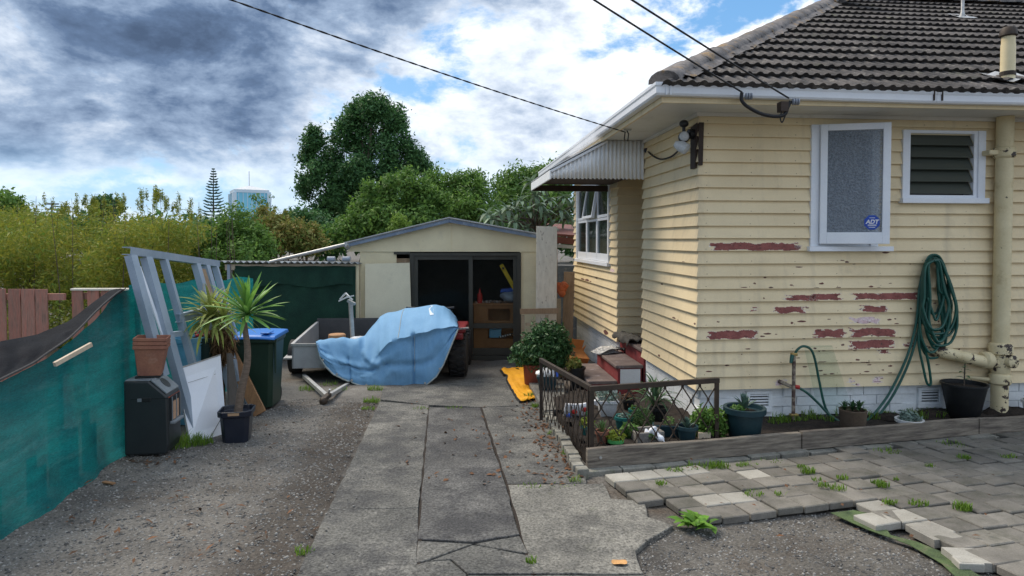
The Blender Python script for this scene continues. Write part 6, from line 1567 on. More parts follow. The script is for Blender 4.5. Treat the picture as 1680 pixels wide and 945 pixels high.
MB().tube([cp + Vector((.0, .05, .04)), cp + Vector((.03, .0, .12))], .012, 6).build('coupling_lever', 'galvanised', tr_)
MB().tube([cp + Vector((-.01, -.03, .05)), cp + Vector((-.06, -.05, -.03)), cp + Vector((.04, -.09, -.05))], .012, 6).build('safety_chain', 'iron_brown', tr_)
# post in the trailer
pb, pt = at(579, 556, 10.1), at(575, 494, 10.15)
ms = thing('wrapped_post', 'thin grey post with torn white wrapping standing in the trailer', 'post', Vector((pb.x, pb.y, pb.z - .1)))
MB().bar(Vector((pb.x + .0, pb.y, pb.z - .1)), pt, .055, .04).build('shaft', 'galvanised', ms)
MB().bar(at(571, 493, 10.1), at(582, 499, 10.05), .05, .04).build('clamp', 'galvanised', ms)
for a, b in (((558, 491), (567, 481)), ((567, 481), (578, 492)), ((556, 494), (570, 487)), ((566, 489), (580, 485))): MB().bar(at(*a, 10.1), at(*b, 10.05), .025, .02).build('torn_wrap', 'lamp_white', ms)
rl = at(553, 549, 10.0)
tag(MB().tube([rl + Vector((-.0, 0, -.3)), rl + Vector((0, 0, .0)), rl + Vector((0, 0, .012))], [.135, .13, .115], 20).build('round_log', 'round_timber', smooth=True, ang=30), 'round orange-brown log end standing in the trailer', 'log')
tag(MB().ball(at(590, 558, 9.95), .12, 1.5, .8, .5, 12, 7, .12).build('grey_sack', 'pot_white', smooth=True), 'crumpled pale sack lying in the trailer by the blue cover', 'sack')

qd = thing('quad_bike', 'red quad bike mostly hidden under the blue cover', 'quad bike', (-1.3, 10.2, gz(10.2)))
def wheel(cx, cy, r=.30, w_=.28):
    c = Vector((cx, cy, gz(cy) + r)); prof = [(r * .55, -w_ / 2), (r * .86, -w_ / 2), (r * .97, -w_ * .36), (r, -w_ * .2), (r, w_ * .2), (r * .97, w_ * .36), (r * .86, w_ / 2), (r * .55, w_ / 2)]
    T = Matrix.Translation(c) @ Matrix.Rotation(R(90), 4, 'Y') 
    wh = MB().lathe(prof, n=26, T=T).build('wheel', 'black_rubber', qd, smooth=True)
    MB().lathe([(.04, -w_ * .42), (r * .54, -w_ * .38), (r * .54, w_ * .38), (.04, w_ * .42)], n=18, T=T).build('rim', 'galvanised', wh, smooth=True)
    lug = MB()
    for k in range(22):
        a = 2 * math.pi * k / 22
        for sx in (-1, 1):
            L_ = T @ Matrix.Rotation(a + (.14 if sx > 0 else 0), 4, 'Z') @ Matrix.Translation((r, 0, sx * w_ * .22)) @ Matrix.Rotation(sx * .35, 4, 'X')
            lug.box(-.01, .016, -.016, .016, -w_ * .2, w_ * .2, L_)
    lug.build('tread_lug', 'black_rubber', wh, kind='stuff')
wx = at(751, 590, 9.75).x
wheel(wx, 9.9, .33, .27); wheel(wx - .92, 9.9, .33, .27); wheel(wx, 11.05, .30, .24); wheel(wx - .92, 11.05, .30, .24)
zq = gz(9.9)
MB().box(wx - .2, wx + .13, 9.55, 10.3, zq + .69, zq + .78).box(wx - .16, wx + .10, 9.52, 9.57, zq + .60, zq + .70).build('fender', 'quad_red', qd, bev=.03)
MB().box(wx - 1.05, wx - .72, 9.55, 10.3, zq + .62, zq + .70).build('fender', 'quad_red', qd, bev=.03)
MB().box(wx - .75, wx - .17, 9.6, 11.1, zq + .35, zq + .74).build('body', 'quad_red', qd, bev=.06)
MB().box(wx - .72, wx - .2, 10.5, 11.3, zq + .74, zq + .86).build('seat', 'black_plastic', qd, bev=.05)
lp = at(732, 570, 9.42); MB().tube([lp + Vector((0, .16, 0)), lp + Vector((0, .03, 0)), lp], [.045, .065, .06], 18).build('headlight', 'lamp_white', qd, smooth=True)
MB().lathe([(.025, 0), (.022, .006)], n=14, T=Matrix.Translation(lp + Vector((-.0, -.002, .0))) @ Matrix.Rotation(R(90), 4, 'X')).build('headlight_bulb', 'black_plastic', qd)
MB().bar(at(735, 541, 9.6), at(769, 538, 9.55), .05, .02).build('rack_bar', 'galvanised', qd)
MB().tube([(wx - .85, 10.25, zq + 1.0), (wx - .46, 10.15, zq + .98), (wx - .1, 10.25, zq + 1.0)], .016, 8).build('handlebar', 'black_plastic', qd)
MB().bar((wx - .46, 10.0, zq + .7), (wx - .46, 10.18, zq + .99), .05, .05).build('steering_column', 'black_plastic', qd)
# cover: a draped sheet lofted across stations from the left tip to the right edge
st = [(520, 560, 560, 562), (526, 556, 572, 588), (535, 556, 577, 602), (548, 554, 582, 614), (565, 553, 586, 622), (583, 556, 590, 629), (600, 551, 590, 634), (612, 534, 585, 637), (624, 519, 575, 638), (640, 512, 560, 638), (658, 508, 552, 637), (680, 504, 547, 636), (700, 501, 542, 631), (716, 500, 538, 618), (728, 502, 536, 598), (738, 508, 535, 574), (747, 519, 534, 552), (752, 532, 535, 540)]
sx_ = [s_[0] for s_ in st]; P = []
NU, NVv = 116, 45
for i in range(NU + 1):
    px = 520 + 232 * i / NU; tp, br_, bo = [np.interp(px, sx_, [s_[k] for s_ in st]) for k in (1, 2, 3)]
    k = min(1, max(0, (px - 590) / 40))
    yT = 9.55 + .75 * k; yB = 9.28 - .02 * k; yF = 9.20 - .25 * min(1, max(0, (620 - px) / 60)) * 0 - .10 * min(1, (bo - br_) / 60)
    row = []
    for j in range(NVv + 1):
        t = j / NVv
        if t < .28:                 # back, hanging behind
            f = t / .28; p = at(px, tp, yT + .9 * k * 0 + .25); q = at(px, tp, yT); pz = q.z - (1 - f) ** 2 * (.35 * k + .12)
            row.append(Vector((q.x + .0, yT + (1 - f) * (.55 * k + .15), pz)))
        elif t < .55:               # top
            f = (t - .28) / .27; e = math.sin(f * math.pi / 2); row.append(at(px, tp + (br_ - tp) * (1 - math.cos(f * math.pi / 2)), yT + (yB - yT) * (f * .75 + .25 * e)))
        else:                       # front, falling to the ground with slack folds
            f = (t - .55) / .45; fold = .018 * math.sin(px * .055 + f * 1.5) * math.sin(math.pi * min(1, f * 1.1)) + .05 * mnoise.noise((px * .022, f * 2.2, 2))
            belly = .05 * math.sin(math.pi * f) * (1 if px < 735 else .3)
            row.append(at(px, br_ + (bo - br_) * f, yB + (yF - yB) * f - belly * .6 + fold * .7))
    P.append(row)
for i, r_ in enumerate(P):
    for j, p in enumerate(r_):
        ii, jj = i * 76 / NU, j * 30 / NVv
        c1 = math.exp(-((jj - 23 + 1.5 * math.sin(ii * .08)) / .7) ** 2) * .040 * (1 if ii > 14 and ii < 62 else .3)
        c2 = math.exp(-((ii - 52) / .6) ** 2) * .045 * (jj > 16.5); c3 = math.exp(-((ii - 17 - (jj - 18) * .1) / .7) ** 2) * .04 * (jj > 16)
        dia = math.exp(-((ii - 26 - (jj - 15) * 1.1) / 1.4) ** 2) * .035 * (14 < jj < 23); d2 = math.exp(-((ii - 34 + (jj - 15) * .9) / 1.2) ** 2) * .015 * (14 < jj < 22)
        brow = math.exp(-((jj - 16.5) / .9) ** 2) * .05 * (ii > 34)
        rid = abs(mnoise.noise((ii * .10, jj * .12, 3))) * .055 + abs(mnoise.noise((ii * .30, jj * .30, 9))) * .010 + abs(mnoise.noise((ii * .8, jj * .16, 21))) * .020 * (jj > 16) + abs(mnoise.noise((ii * .12, jj * 1.1, 31))) * .014
        p.y += c2 + c3 + c1 - dia - d2 - brow + rid - .05; p.z += .022 * mnoise.noise((ii * .2, jj * .2, 7)) * (jj < 26)
cv = thing('blue_cover', 'faded blue vinyl cover draped over the quad bike and trailer nose', 'cover', (P[40][-1].x, P[40][-1].y, gz(9.1)))
MB().grid(P).build('sheet', 'tarp_blue', cv, smooth=True, ang=70, solid=.004)
MB().tube([r_[-1] + Vector((0, -.008, .004)) for r_ in P], .011, 6).build('hem', 'tarp_hem', cv, smooth=True)
for k in range(5, NU - 4, 12):
    p = P[k][-1] + Vector((0, -.012, .035)); MB().lathe([(.008, 0), (.016, .002), (.016, .006), (.008, .008)], n=12, T=Matrix.Translation(p) @ Matrix.Rotation(R(90), 4, 'X')).build('eyelet', 'galvanised', cv, smooth=True)
def seam(f, n, r=.006, m='tarp_hem', nm='seam'):
    pts = []
    for k in range(n + 1):
        i, j = f(k / n); i, j = i * NU / 76, j * NVv / 30; i0, j0 = min(int(i), NU - 1), min(int(j), NVv - 1); a, b = i - i0, j - j0
        p = (P[i0][j0] * (1 - a) + P[i0 + 1][j0] * a) * (1 - b) + (P[i0][j0 + 1] * (1 - a) + P[i0 + 1][j0 + 1] * a) * b
        pts.append(p + Vector((0, -.004, .003)))
    MB().tube(pts, r, 6).build(nm, m, cv, smooth=True)
seam(lambda t: (47 - 3 * t, 9 + 7.5 * t), 14, .005); seam(lambda t: (52.5, 17 + 9 * t), 14, .004, 'tarp_hem'); 
sp__ = MB(); q = [P[93][13], P[95][15], P[96][18], P[96][20], P[93][20], P[92][17]]; sp__.add([p + Vector((0, -.006, .006)) for p in q], [tuple(range(6))]).build('scuff', 'tarp_scuff', cv)

# ------------------------------------------------------------------ shed and lean-to
YS = 11.5
def sx(px): return at(px, 400, YS).x
def szz(py): return at(738, py, YS).z
gS = gz(YS)
sh = thing('shed', 'cream garage shed with low gable roof and brown sliding glass doors', 'shed', (sx(740), YS, gS))
xl_, xr_ = sx(590), sx(884); xA, zA = sx(738), szz(363); xeL, zeL = sx(568), szz(404); xeR, zeR = sx(893), szz(391)
zdt = szz(413); DEP = 4.6
dl, dr2 = sx(676), sx(853)
z_eave = lambda x: zeL + (zA - zeL) * (x - xeL) / (xA - xeL) if x < xA else zeR + (zA - zeR) * (xeR - x) / (xeR - xA)
Vx = lambda x, z, y=YS: Vector((x, y, z))
gp_ = [Vx(xeL + .03, zdt), Vx(xA - .012, zdt), Vx(xA - .012, zA - .015), Vx(xeL + .03, z_eave(xeL + .03) - .02)]
MB().prism(gp_, (0, .04, 0)).build('gable_sheet', 'shed_paint', sh); gp_ = [Vx(xA + .012, zdt), Vx(xeR - .05, zdt), Vx(xeR - .05, z_eave(xeR - .05) - .02), Vx(xA + .012, zA - .015)]
MB().prism(gp_, (0, .04, 0)).build('gable_sheet', 'shed_paint', sh)
MB().box(xA - .022, xA + .022, YS - .014, YS + .02, zdt + .0, zA - .03).build('cover_strip', 'shed_paint', sh)
MB().box(xl_, dl - .28, YS + .02, YS + .06, gS, zdt - .002).build('wall_panel', 'shed_paint', sh)
MB().box(dr2, xr_ + .02, YS + .02, YS + .06, gS, zdt - .002).build('wall_panel', 'shed_paint', sh)
MB().box(xl_, xl_ + .05, YS + .06, YS + DEP, gS, zeL).box(xr_ - .03, xr_ + .02, YS + .06, YS + DEP, gS, zeR).box(xl_ + .05, xr_ - .03, YS + DEP - .05, YS + DEP, gS, zeL).build('side_wall', 'shed_paint', sh)
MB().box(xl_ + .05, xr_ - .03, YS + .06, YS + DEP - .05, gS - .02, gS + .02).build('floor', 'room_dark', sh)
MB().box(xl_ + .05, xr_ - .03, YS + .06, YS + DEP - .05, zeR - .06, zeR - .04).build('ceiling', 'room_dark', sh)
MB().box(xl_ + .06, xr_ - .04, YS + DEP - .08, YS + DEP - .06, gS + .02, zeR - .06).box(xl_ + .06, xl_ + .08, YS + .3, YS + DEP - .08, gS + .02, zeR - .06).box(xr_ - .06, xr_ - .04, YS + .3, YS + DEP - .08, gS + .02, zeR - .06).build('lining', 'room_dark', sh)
for a, b in (((xeL, zeL), (xA, zA)), ((xA, zA), (xeR, zeR))):
    p, q = Vector((a[0], YS - .09, a[1] + .03)), Vector((b[0], YS - .09, b[1] + .03))
    MB().prism([p, q, q + Vector((0, DEP + .3, 0)), p + Vector((0, DEP + .3, 0))], (0, 0, .03)).build('roof', 'roof_iron', sh)
    MB().bar(p + Vector((0, -.02, -.025)), q + Vector((0, -.02, -.025)), .025, .055).build('barge_board', 'shed_fascia', sh)
    MB().bar(p + Vector((0, -.03, .032)), q + Vector((0, -.03, .032)), .05, .018).build('barge_cap', 'galvanised', sh)
# small wired vents, rust nails left to the paint; opening beside the doors
MB().box(dl - .30, dl - .02, YS + .05, YS + .09, szz(431), szz(424)).build('crossbar', 'old_timber', sh)
fdl = MB().box(dl - .04, dl + .03, YS - .02, YS + .08, gS + .03, zdt - .02).box(dr2 - .05, dr2 + .02, YS - .02, YS + .08, gS + .03, zdt - .02).box(dl + .03, dr2 - .05, YS - .02, YS + .08, zdt - .07, zdt - .02).box(dl + .03, dr2 - .05, YS - .03, YS + .09, gS + .0, gS + .07).box(dl - .32, dl - .04, YS - .02, YS + .05, zdt - .045, zdt - .003).build('door_frame', 'bronze_frame', sh)
xm = sx(770)
def slider(a, b, y, rail):
    f = MB().box(a, a + .07, y, y + .03, gS + .08, zdt - .075).box(b - .07, b, y, y + .03, gS + .08, zdt - .075).box(a + .07, b - .07, y, y + .03, zdt - .14, zdt - .075).box(a + .07, b - .07, y, y + .03, gS + .08, gS + .2)
    if rail: f.box(a + .07, b - .07, y - .004, y + .03, szz(539), szz(531))
    f = f.build('sliding_door', 'bronze_frame', sh); MB().box(a + .06, b - .06, y + .012, y + .018, gS + .19, zdt - .13).build('pane', 'dark_glass', f)
slider(dl + .03, xm + .06, YS + .0, False); slider(xm - .02, dr2 - .05, YS + .04, True)
# board wired across the opening at the left of the doors
q = [at(599, 433, YS - .12), at(672, 431, YS - .12), at(676, 508, YS - .10), at(601, 512, YS - .10)]; q[2].z = gS + .15; q[3].z = gS + .15
q = [at(599, 433, YS - .06), at(672, 431, YS - .06), at(677, 590, YS - .24), at(599, 596, YS - .24)]
tag(MB().prism(q, (0, .02, 0)).build('plywood_sheet', 'ply_board'), 'plain cream plywood sheet leaning beside the sliding doors', 'plywood sheet')
# inside the shed
cb = thing('cabinet', 'orange-brown timber cabinet behind the glass shed door', 'cabinet', (sx(806), YS + .16, gS))
zc_ = szz(502); yc = YS + .16
a_, b_ = sx(776), sx(852)
T_ = [(a_, b_, gS + .15, szz(565)), (a_, sx(803), szz(565), szz(510)), (sx(838), b_, szz(558), szz(510)), (sx(803), sx(838), szz(543), szz(532))]
MB().box(a_, sx(800), yc, yc + .02, gS + .1, zc_).box(sx(800), b_, yc, yc + .02, gS + .1, szz(558)).box(sx(800), b_, yc, yc + .02, szz(538), szz(528)).box(sx(800), b_, yc, yc + .02, szz(508), zc_).box(sx(837), b_, yc, yc + .02, szz(528), szz(508)).build('front', 'cabinet_orange', cb)
MB().box(a_ - .02, b_ + .02, yc - .02, yc + .5, zc_, zc_ + .03).build('top', 'cabinet_orange', cb); MB().box(a_, b_, yc + .3, yc + .32, gS + .1, zc_).box(sx(800), b_, yc + .02, yc + .3, szz(560), szz(558)).build('back', 'cabinet_orange', cb)
tag(MB().box(sx(802), sx(822), yc + .03, yc + .18, szz(557), szz(543)).build('storage_box', 'bucket_blue', bev=.01), 'small pale blue box on the lower cabinet shelf', 'box')
kt = thing('power_strip', 'black power strip with white sockets on the lower cabinet shelf', 'power strip', (sx(828), yc + .05, szz(558)))
MB().bar((sx(818), yc + .05, szz(556)), (sx(842), yc + .05, szz(551)), .05, .035).build('case', 'black_plastic', kt)
for k in range(5): MB().box(sx(821 + 4 * k) - .015, sx(821 + 4 * k) + .012, yc + .015, yc + .024, szz(555 - k) - .014, szz(555 - k) + .014).build('socket', 'lamp_white', kt)
bt2 = thing('red_bottle', 'red squeeze bottle standing on the cabinet in the shed', 'bottle', (sx(775), yc + .1, zc_ + .03))
MB().lathe([(.045, 0), (.047, .01), (.047, .15), (.02, .19), (.018, .22), (.006, .27)], (sx(786), yc + .08, zc_ + .03), 16).build('body', 'red_plastic', bt2, smooth=True)
bc = Vector((sx(834), yc + .16, zc_ + .04))
tag(MB().prism([bc + Vector(p) for p in ((-.15, 0, .17), (.26, 0, .21), (.26, 0, .28), (-.14, 0, .23))], (0, .2, 0)).build('blue_lid', 'blue_plastic', bev=.01), 'blue plastic lid on top of the grey bundle in the shed', 'lid')  # loose blue plastic lid lying on the grey bundle
tag(MB().ball(bc + Vector((.06, .02, .09)), .13, 1.6, .9, .8, 14, 8, .15).build('grey_bundle', 'grey_plastic', smooth=True), 'grey plastic bundle on the cabinet under the blue lid', 'bundle')
n = 130; Pn = np.stack([rng.uniform(sx(780), sx(832), n), rng.uniform(yc, yc + .2, n), zc_ + .035 + rng.random(n) * .035], 1)
V_, F_ = leaves(Pn, unit(rng.normal(size=(n, 3))), .05 * rng.random(n) + .02, .03 * rng.random(n) + .01); npmesh('workshop_oddments', V_, F_, 'oddment', rng.random(n), kind='stuff')
lv = thing('spirit_level', 'yellow spirit level leaning behind the glass of the shed door', 'spirit level', (sx(840), YS + .3, szz(450)))
a, b = at(822, 434, YS + .13), at(850, 484, YS + .13)
MB().bar(a, b, .07, .025, (0, -1, 0)).build('beam', 'yellow_paint', lv)
TL = a + (b - a) * .12 + Vector((0, -.035, 0)); MB().lathe([(.022, 0), (.022, .01)], n=14, T=Matrix.Translation(TL) @ Matrix.Rotation(R(90), 4, 'X')).build('vial', 'black_plastic', lv)
# tall peeling board, shelf and old planks right of the shed
pb_ = [at(880, 371, YS - .35), at(914, 372, YS - .35), at(913, 506, YS - .37), at(879, 506, YS - .37)]
pb_[2].z = pb_[3].z = szz(560)
tag(MB().prism(pb_, (0, .03, 0)).build('peeling_board', 'weathered_board', bev=.003), 'tall peeling whitish board standing at the right of the shed', 'board')
shf = thing('timber_shelf', 'rough timber shelf stand below the tall peeling board', 'shelf', (at(880, 500, 11.0).x, 11.0, gz(11)))
def A_(px, py, y=11.0): return at(px, py, y)
MB().bar(A_(853, 511), A_(916, 510), .05, .09).build('shelf_board', 'old_timber', shf); MB().bar(A_(858, 517), Vector((A_(858, 517).x, 11.0, gz(11))), .07, .05).build('leg', 'shelf_timber', shf)
MB().bar(A_(897, 517), Vector((A_(897, 517).x, 11.0, gz(11))), .05, .05).build('leg', 'shelf_timber', shf); MB().bar(A_(862, 532), A_(905, 532), .04, .05).build('cross_bar', 'shelf_timber', shf); MB().bar(A_(862, 552), A_(905, 552), .03, .10).build('cross_bar', 'shelf_timber', shf)
for (pa, pc2, w_, lab) in (((917, 490), (917, 600), .07, 'narrow pale timber post under the orange cloth'), ((934, 446), (930, 620), .19, 'broad old brown plank standing against the house corner')):
    a, b = at(*pa, 11.6), at(*pc2, 11.6); b.z = gz(11.6); tag(MB().bar(b, a, w_, .03, (0, -1, 0)).build('old_plank', 'shelf_timber' if w_ < .1 else 'old_timber', bev=.003), lab, 'plank')
oc = at(920, 473, 11.5); mb = MB()
for q in ((0, 0, 0, .10), (.05, -.02, .05, .07), (-.04, -.02, .05, .06), (.02, -.03, -.08, .07), (.09, 0, .04, .05)): mb.ball(oc + Vector(q[:3]), q[3], 1, .8, 1, 12, 8, .15)
tag(mb.build('orange_cloth', 'orange_cloth', smooth=True, kind=None), 'bundled orange cloth hanging on the post beside the house', 'cloth')
# neighbour's carport roof beyond
nb_ = thing('carport', 'low carport with a rusty red roof edge behind the house', 'carport', (at(930, 440, 13.5).x, 13.5, gz(13.5)))
q0, q1 = at(908, 387, 13.5), at(975, 392, 13.5)
MB().prism([q0, q1, q1 + Vector((0, 3, .3)), q0 + Vector((0, 3, .3))], (0, 0, .05)).build('roof', 'roof_red', nb_); MB().bar(q0 + Vector((0, -.02, -.08)), q1 + Vector((0, -.02, -.08)), .03, .14).build('fascia', 'roof_red', nb_); MB().bar(q0 + Vector((0, -.05, -.2)), q1 + Vector((0, -.05, -.2)), .08, .07).build('gutter', 'roof_iron', nb_)
for x in (q0.x + .05, q1.x - .05): MB().box(x - .04, x + .04, 13.6, 13.68, gz(13.6), q0.z - .15).build('post', 'old_timber', nb_)
wq = at(905, 436, 14.4); MB().box(wq.x, wq.x + 1.3, 14.4, 14.44, gz(14.4), wq.z).build('back_fence', 'shed_fascia', nb_)

# lean-to with shade cloth
lt = thing('lean_to', 'open lean-to with corrugated roof and dark green shade cloth front', 'lean-to', (sx(480), YS, gS))
YL = YS - .05
xa_, xb_ = at(366, 430, YL).x, at(592, 430, YL).x
top, bot = [], []
n = 180
for i in range(n + 1):
    x = xa_ + (xb_ - xa_) * i / n; c = .018 * math.sin(i / n * 2 * math.pi * 22); z0 = at(480, 429, YL).z - .02 * i / n
    bot.append(Vector((x, YL - .12, z0 + c))); top.append(Vector((x, YL + 2.6, z0 + c - .12)))
MB().grid([bot, top]).build('roof', 'roof_iron', lt, smooth=True, solid=.006, ang=70)
MB().box(xa_ + .04, xb_ - .02, YL - .02, YL + .03, z0 - .13, z0 - .03).build('beam', 'pale_timber', lt)
for px in (377, 586): x = at(px, 450, YL).x; MB().box(x - .035, x + .035, YL - .03, YL + .04, gS, z0 - .03).build('post', 'steel_bluegrey' if px == 377 else 'shed_paint', lt)
P = []
for i in range(70):
    px = 388 + 197 * i / 69; x = at(px, 450, YL).x; row = []
    for j in range(20):
        t = j / 19; z = z0 - .06 + (gS + .05 - z0 + .06) * t
        row.append(Vector((x, YL - .05 + .03 * math.sin(px * .06 + t * 2) * t + .03 * mnoise.noise((px * .03, t * 3, 5)), z + .02 * mnoise.noise((px * .03, t * 2, 1)))))
    P.append(row)
MB().grid(P).build('shade_cloth', 'shade_cloth_dark', lt, smooth=True, ang=180)
P = [[Vector((at(388 + 194 * i / 40, 450, YL).x, YL - .085 - .02 * math.sin(i) * (j / 3), z0 - .10 - .30 * j / 3 - (.03 * math.sin(i * .3)))) for j in range(4)] for i in range(41)]
MB().grid(P).build('cloth_flap', 'shade_cloth_dark', lt, smooth=True, ang=180)
q = MB().tube([at(443, 430, YL - .25), at(566, 401, YL - .25)], .03, 10).build('downpipe', 'galvanised', sh, smooth=True)
MB().tube([at(566, 401, YL - .25), at(571, 406, YS - .1)], .04, 10).build('pipe_elbow', 'roof_iron', sh, smooth=True)
for px in (545, 570): p = at(px, 425, YL - .2); tag(MB().tube([p + Vector((-.08, 0, 0)), p + Vector((.05, .0, .0))], .045, 12).build('plastic_pipe', 'grey_plastic', smooth=True), 'short grey pipe end lying on the lean-to roof, ' + ('left one' if px == 545 else 'right one by the shed'), 'pipe')

# ------------------------------------------------------------------ bush by the steps, yellow tarp, pots
bp2 = G(876, 636); t = thing('potted_bush', 'dense dark green bush in a terracotta pot beside the porch steps', 'potted plant', bp2)
pot(t, bp2, .125, .15, .33, 'terracotta_dark', lip=.006, lh=.03)
b0 = at(886, 575, bp2.y + .05)
foliage('foliage', [(b0.x + .12, b0.y + .05, b0.z + .10, .30, .28, .30), (b0.x - .05, b0.y - .08, b0.z - .02, .24, .22, .22), (b0.x + .22, b0.y, b0.z - .04, .22, .22, .26), (b0.x - .26, b0.y - .05, b0.z - .04, .16, .16, .16), (b0.x + .02, b0.y, b0.z + .05, .28, .28, .30)], 9000, .055, .026, 'bush_leaf', t, clump=5, csize=.022, shell=.6)
MB().tube([bp2 + Vector((0, 0, .28)), b0], .03, 8).build('trunk', 'bark', t)
yt = []
for i in range(16):
    s_ = i / 15; L_ = (822 + (852 - 822) * s_, 606 + (660 - 606) * s_); Rr = (862 + (872 - 862) * s_, 602 + (656 - 602) * s_); row = []
    for j in range(14):
        t_ = j / 13; p = G(L_[0] + (Rr[0] - L_[0]) * t_, L_[1] + (Rr[1] - L_[1]) * t_, .03)
        p.z += .06 * abs(mnoise.noise((i * .45, j * .3, 3))) + .02 * abs(mnoise.noise((i * .9, j * .8, 5))); p.x += .03 * mnoise.noise((i * .5, j * .1, 8)) + .06 * math.exp(-((i - 3.2 - j * .05) / .9) ** 2) + .07 * math.exp(-((i - 14) / 1.2) ** 2) * (1 if j > 2 else .3)
        row.append(p)
    yt.append(row)
ytt = thing('yellow_tarp', 'crumpled yellow-orange plastic tarp lying on the drive beside the bush', 'tarp', yt[8][6])
MB().grid(yt).build('sheet', 'tarp_yellow', ytt, smooth=True, ang=180, solid=.004); MB().tube([r_[0] + Vector((-.01, 0, -.012)) for r_ in yt], .014, 6).build('hem', 'pot_black', ytt)
pp = G(897, 638, .1); t = thing('flower_pot', 'dark blue-black square planter with a white plastic bag in it', 'flower pot', pp)
pot(t, pp, .10, .12, .18, 'pot_teal_dark', square=True)
MB().ball(pp + Vector((-.03, -.02, .20)), .10, 1, .8, .7, 12, 8, .18).build('plastic_bag', 'lamp_white', t, smooth=True)
for dx_ in (0, .05): MB().tube([pp + Vector((.08 + dx_, -.1, .17)), pp + Vector((.07 + dx_, -.09, .29))], .016, 8).build('peg', 'blue_plastic' if dx_ else 'sticker_white', t)
pp = HW(-.80, V1 + .35, gz(8.4) + .0); pp.z = -.30; t, c = potted('potted_plant', 'orange-leaved plant in a dark pot on the lowest porch step', 0, 0, .085, .105, .32, 'pot_black', loc=pp)
foliage('foliage', [(c.x - .04, c.y - .03, c.z + .07, .12, .10, .09)], 220, .06, .03, 'shrub_rusty', t)

# ------------------------------------------------------------------ trees and distance
def tree(name, label, base, top, blobs, n, L, W, m, limbs=6, r=.15, cat='tree', group=None, **k):
    t = thing(name, label, cat, base, 0, group); base = Vector(base); top = Vector(top)
    mb = MB(); mb.tube(bez([base, base * .6 + top * .4 + Vector((r, 0, 0)), top], 14), list(np.linspace(r, r * .3, 15)), 9)
    B = sorted(blobs, key=lambda b: -b[3])[:limbs]
    for b in B:
        s_ = base + (top - base) * random.uniform(.3, .7); e = Vector(b[:3]); mb.tube(bez([s_, s_ * .5 + e * .5 - Vector((0, 0, .1 * r)), e], 8), list(np.linspace(r * .45, r * .1, 9)), 6)
    mb.build('trunk', 'bark', t, smooth=True)
    blobs = list(blobs); ex = []
    for b in blobs:
        for _ in range(5):
            d = Vector((random.gauss(0, 1), random.gauss(0, 1), random.gauss(.3, 1))).normalized(); q = random.uniform(.14, .26)
            ex.append((b[0] + d.x * b[3] * 1.05, b[1] + d.y * b[4] * 1.05, b[2] + d.z * b[5] * 1.08, b[3] * q, b[4] * q, b[5] * q * 1.5))
    blobs += ex
    foliage('crown', blobs, n, L, W, m, t, **k); return t
def bl_(px, py, Y, rx, ry=None, rd=None):      # blob given by its place in the photograph and its radius in pixels
    p = at(px, py, Y); s_ = Y / F; ry = ry or rx; return (p.x, p.y, p.z, rx * s_, (rd or rx) * s_, ry * s_)
def ground_pt(px, Y): p = at(px, 400, Y); return Vector((p.x, Y, gz(Y)))
rr = random.Random(8)
# willow-like thicket beyond the fence
bl = []
for k in range(150):
    px = rr.uniform(-160, 400); Y = rr.uniform(10.5, 15) if px < 330 else rr.uniform(12.6, 15); topy = np.interp(px, [-160, 0, 50, 100, 150, 200, 260, 300, 340, 400, 470], [335, 335, 345, 350, 342, 340, 332, 345, 375, 385, 385])
    py = rr.uniform(topy + 22, 500); bl.append(bl_(px, py, Y, rr.uniform(22, 46), rr.uniform(22, 40), 40))
for k in range(60):
    px = rr.uniform(-260, 420); Y = rr.uniform(10.2, 12.5) if px < 330 else rr.uniform(12.6, 14); p = ground_pt(px, Y); bl.append((p.x, p.y, p.z + rr.uniform(.1, .8), .5, .5, .5))
foliage('shrub_thicket', bl, 160000, .095, .022, 'thicket_leaf', None, 'stuff', shell=.35, droop=.2, clump=10, csize=.10)
tk_ = MB()
for k in range(45):
    px = rr.uniform(-120, 420); Y = rr.uniform(10.6, 14.5); b = ground_pt(px, Y); topy = np.interp(px, [0, 100, 260, 300, 420], [330, 340, 322, 335, 375]) + rr.uniform(-14, 25); e = at(px + rr.uniform(-14, 14), topy, Y)
    tk_.tube([b, b * .5 + e * .5 + Vector((rr.uniform(-.1, .1), 0, 0)), e], [.014, .009, .003], 4)
tk_.build('thicket_stems', 'bark', None, kind='stuff')
# feathery shoots sticking out of the thicket
W_ = []
for k in range(60):
    px = rr.choice([rr.gauss(275, 24), rr.gauss(130, 30), rr.gauss(230, 30), rr.uniform(40, 330)]); py = np.interp(px, [0, 50, 100, 150, 200, 260, 300, 340], [318, 330, 336, 330, 328, 318, 334, 350]) + rr.uniform(-6, 18); W_.append(bl_(px, py, rr.uniform(12, 14), 3.5, 13, 4))
foliage('thicket_shoots', W_, 3600, .075, .014, 'thicket_leaf', None, 'stuff', shell=.1, droop=-.6)
tree('round_tree', 'rounded olive green tree at the far left edge behind the thicket', ground_pt(5, 20), at(5, 340, 20), [bl_(8, 345, 20, 34, 30), bl_(-20, 340, 20, 30, 26), bl_(-50, 345, 20, 40, 34)], 6000, .14, .07, 'shrub_green', clump=5, csize=.08)
tree('dark_tree', 'small dark tree showing above the thicket at the left', ground_pt(178, 34), at(178, 345, 34), [bl_(172, 338, 34, 15, 14), bl_(188, 340, 34, 12, 10), bl_(160, 345, 34, 10, 9)], 2500, .22, .1, 'tree_dark', clump=5, csize=.1, r=.2)
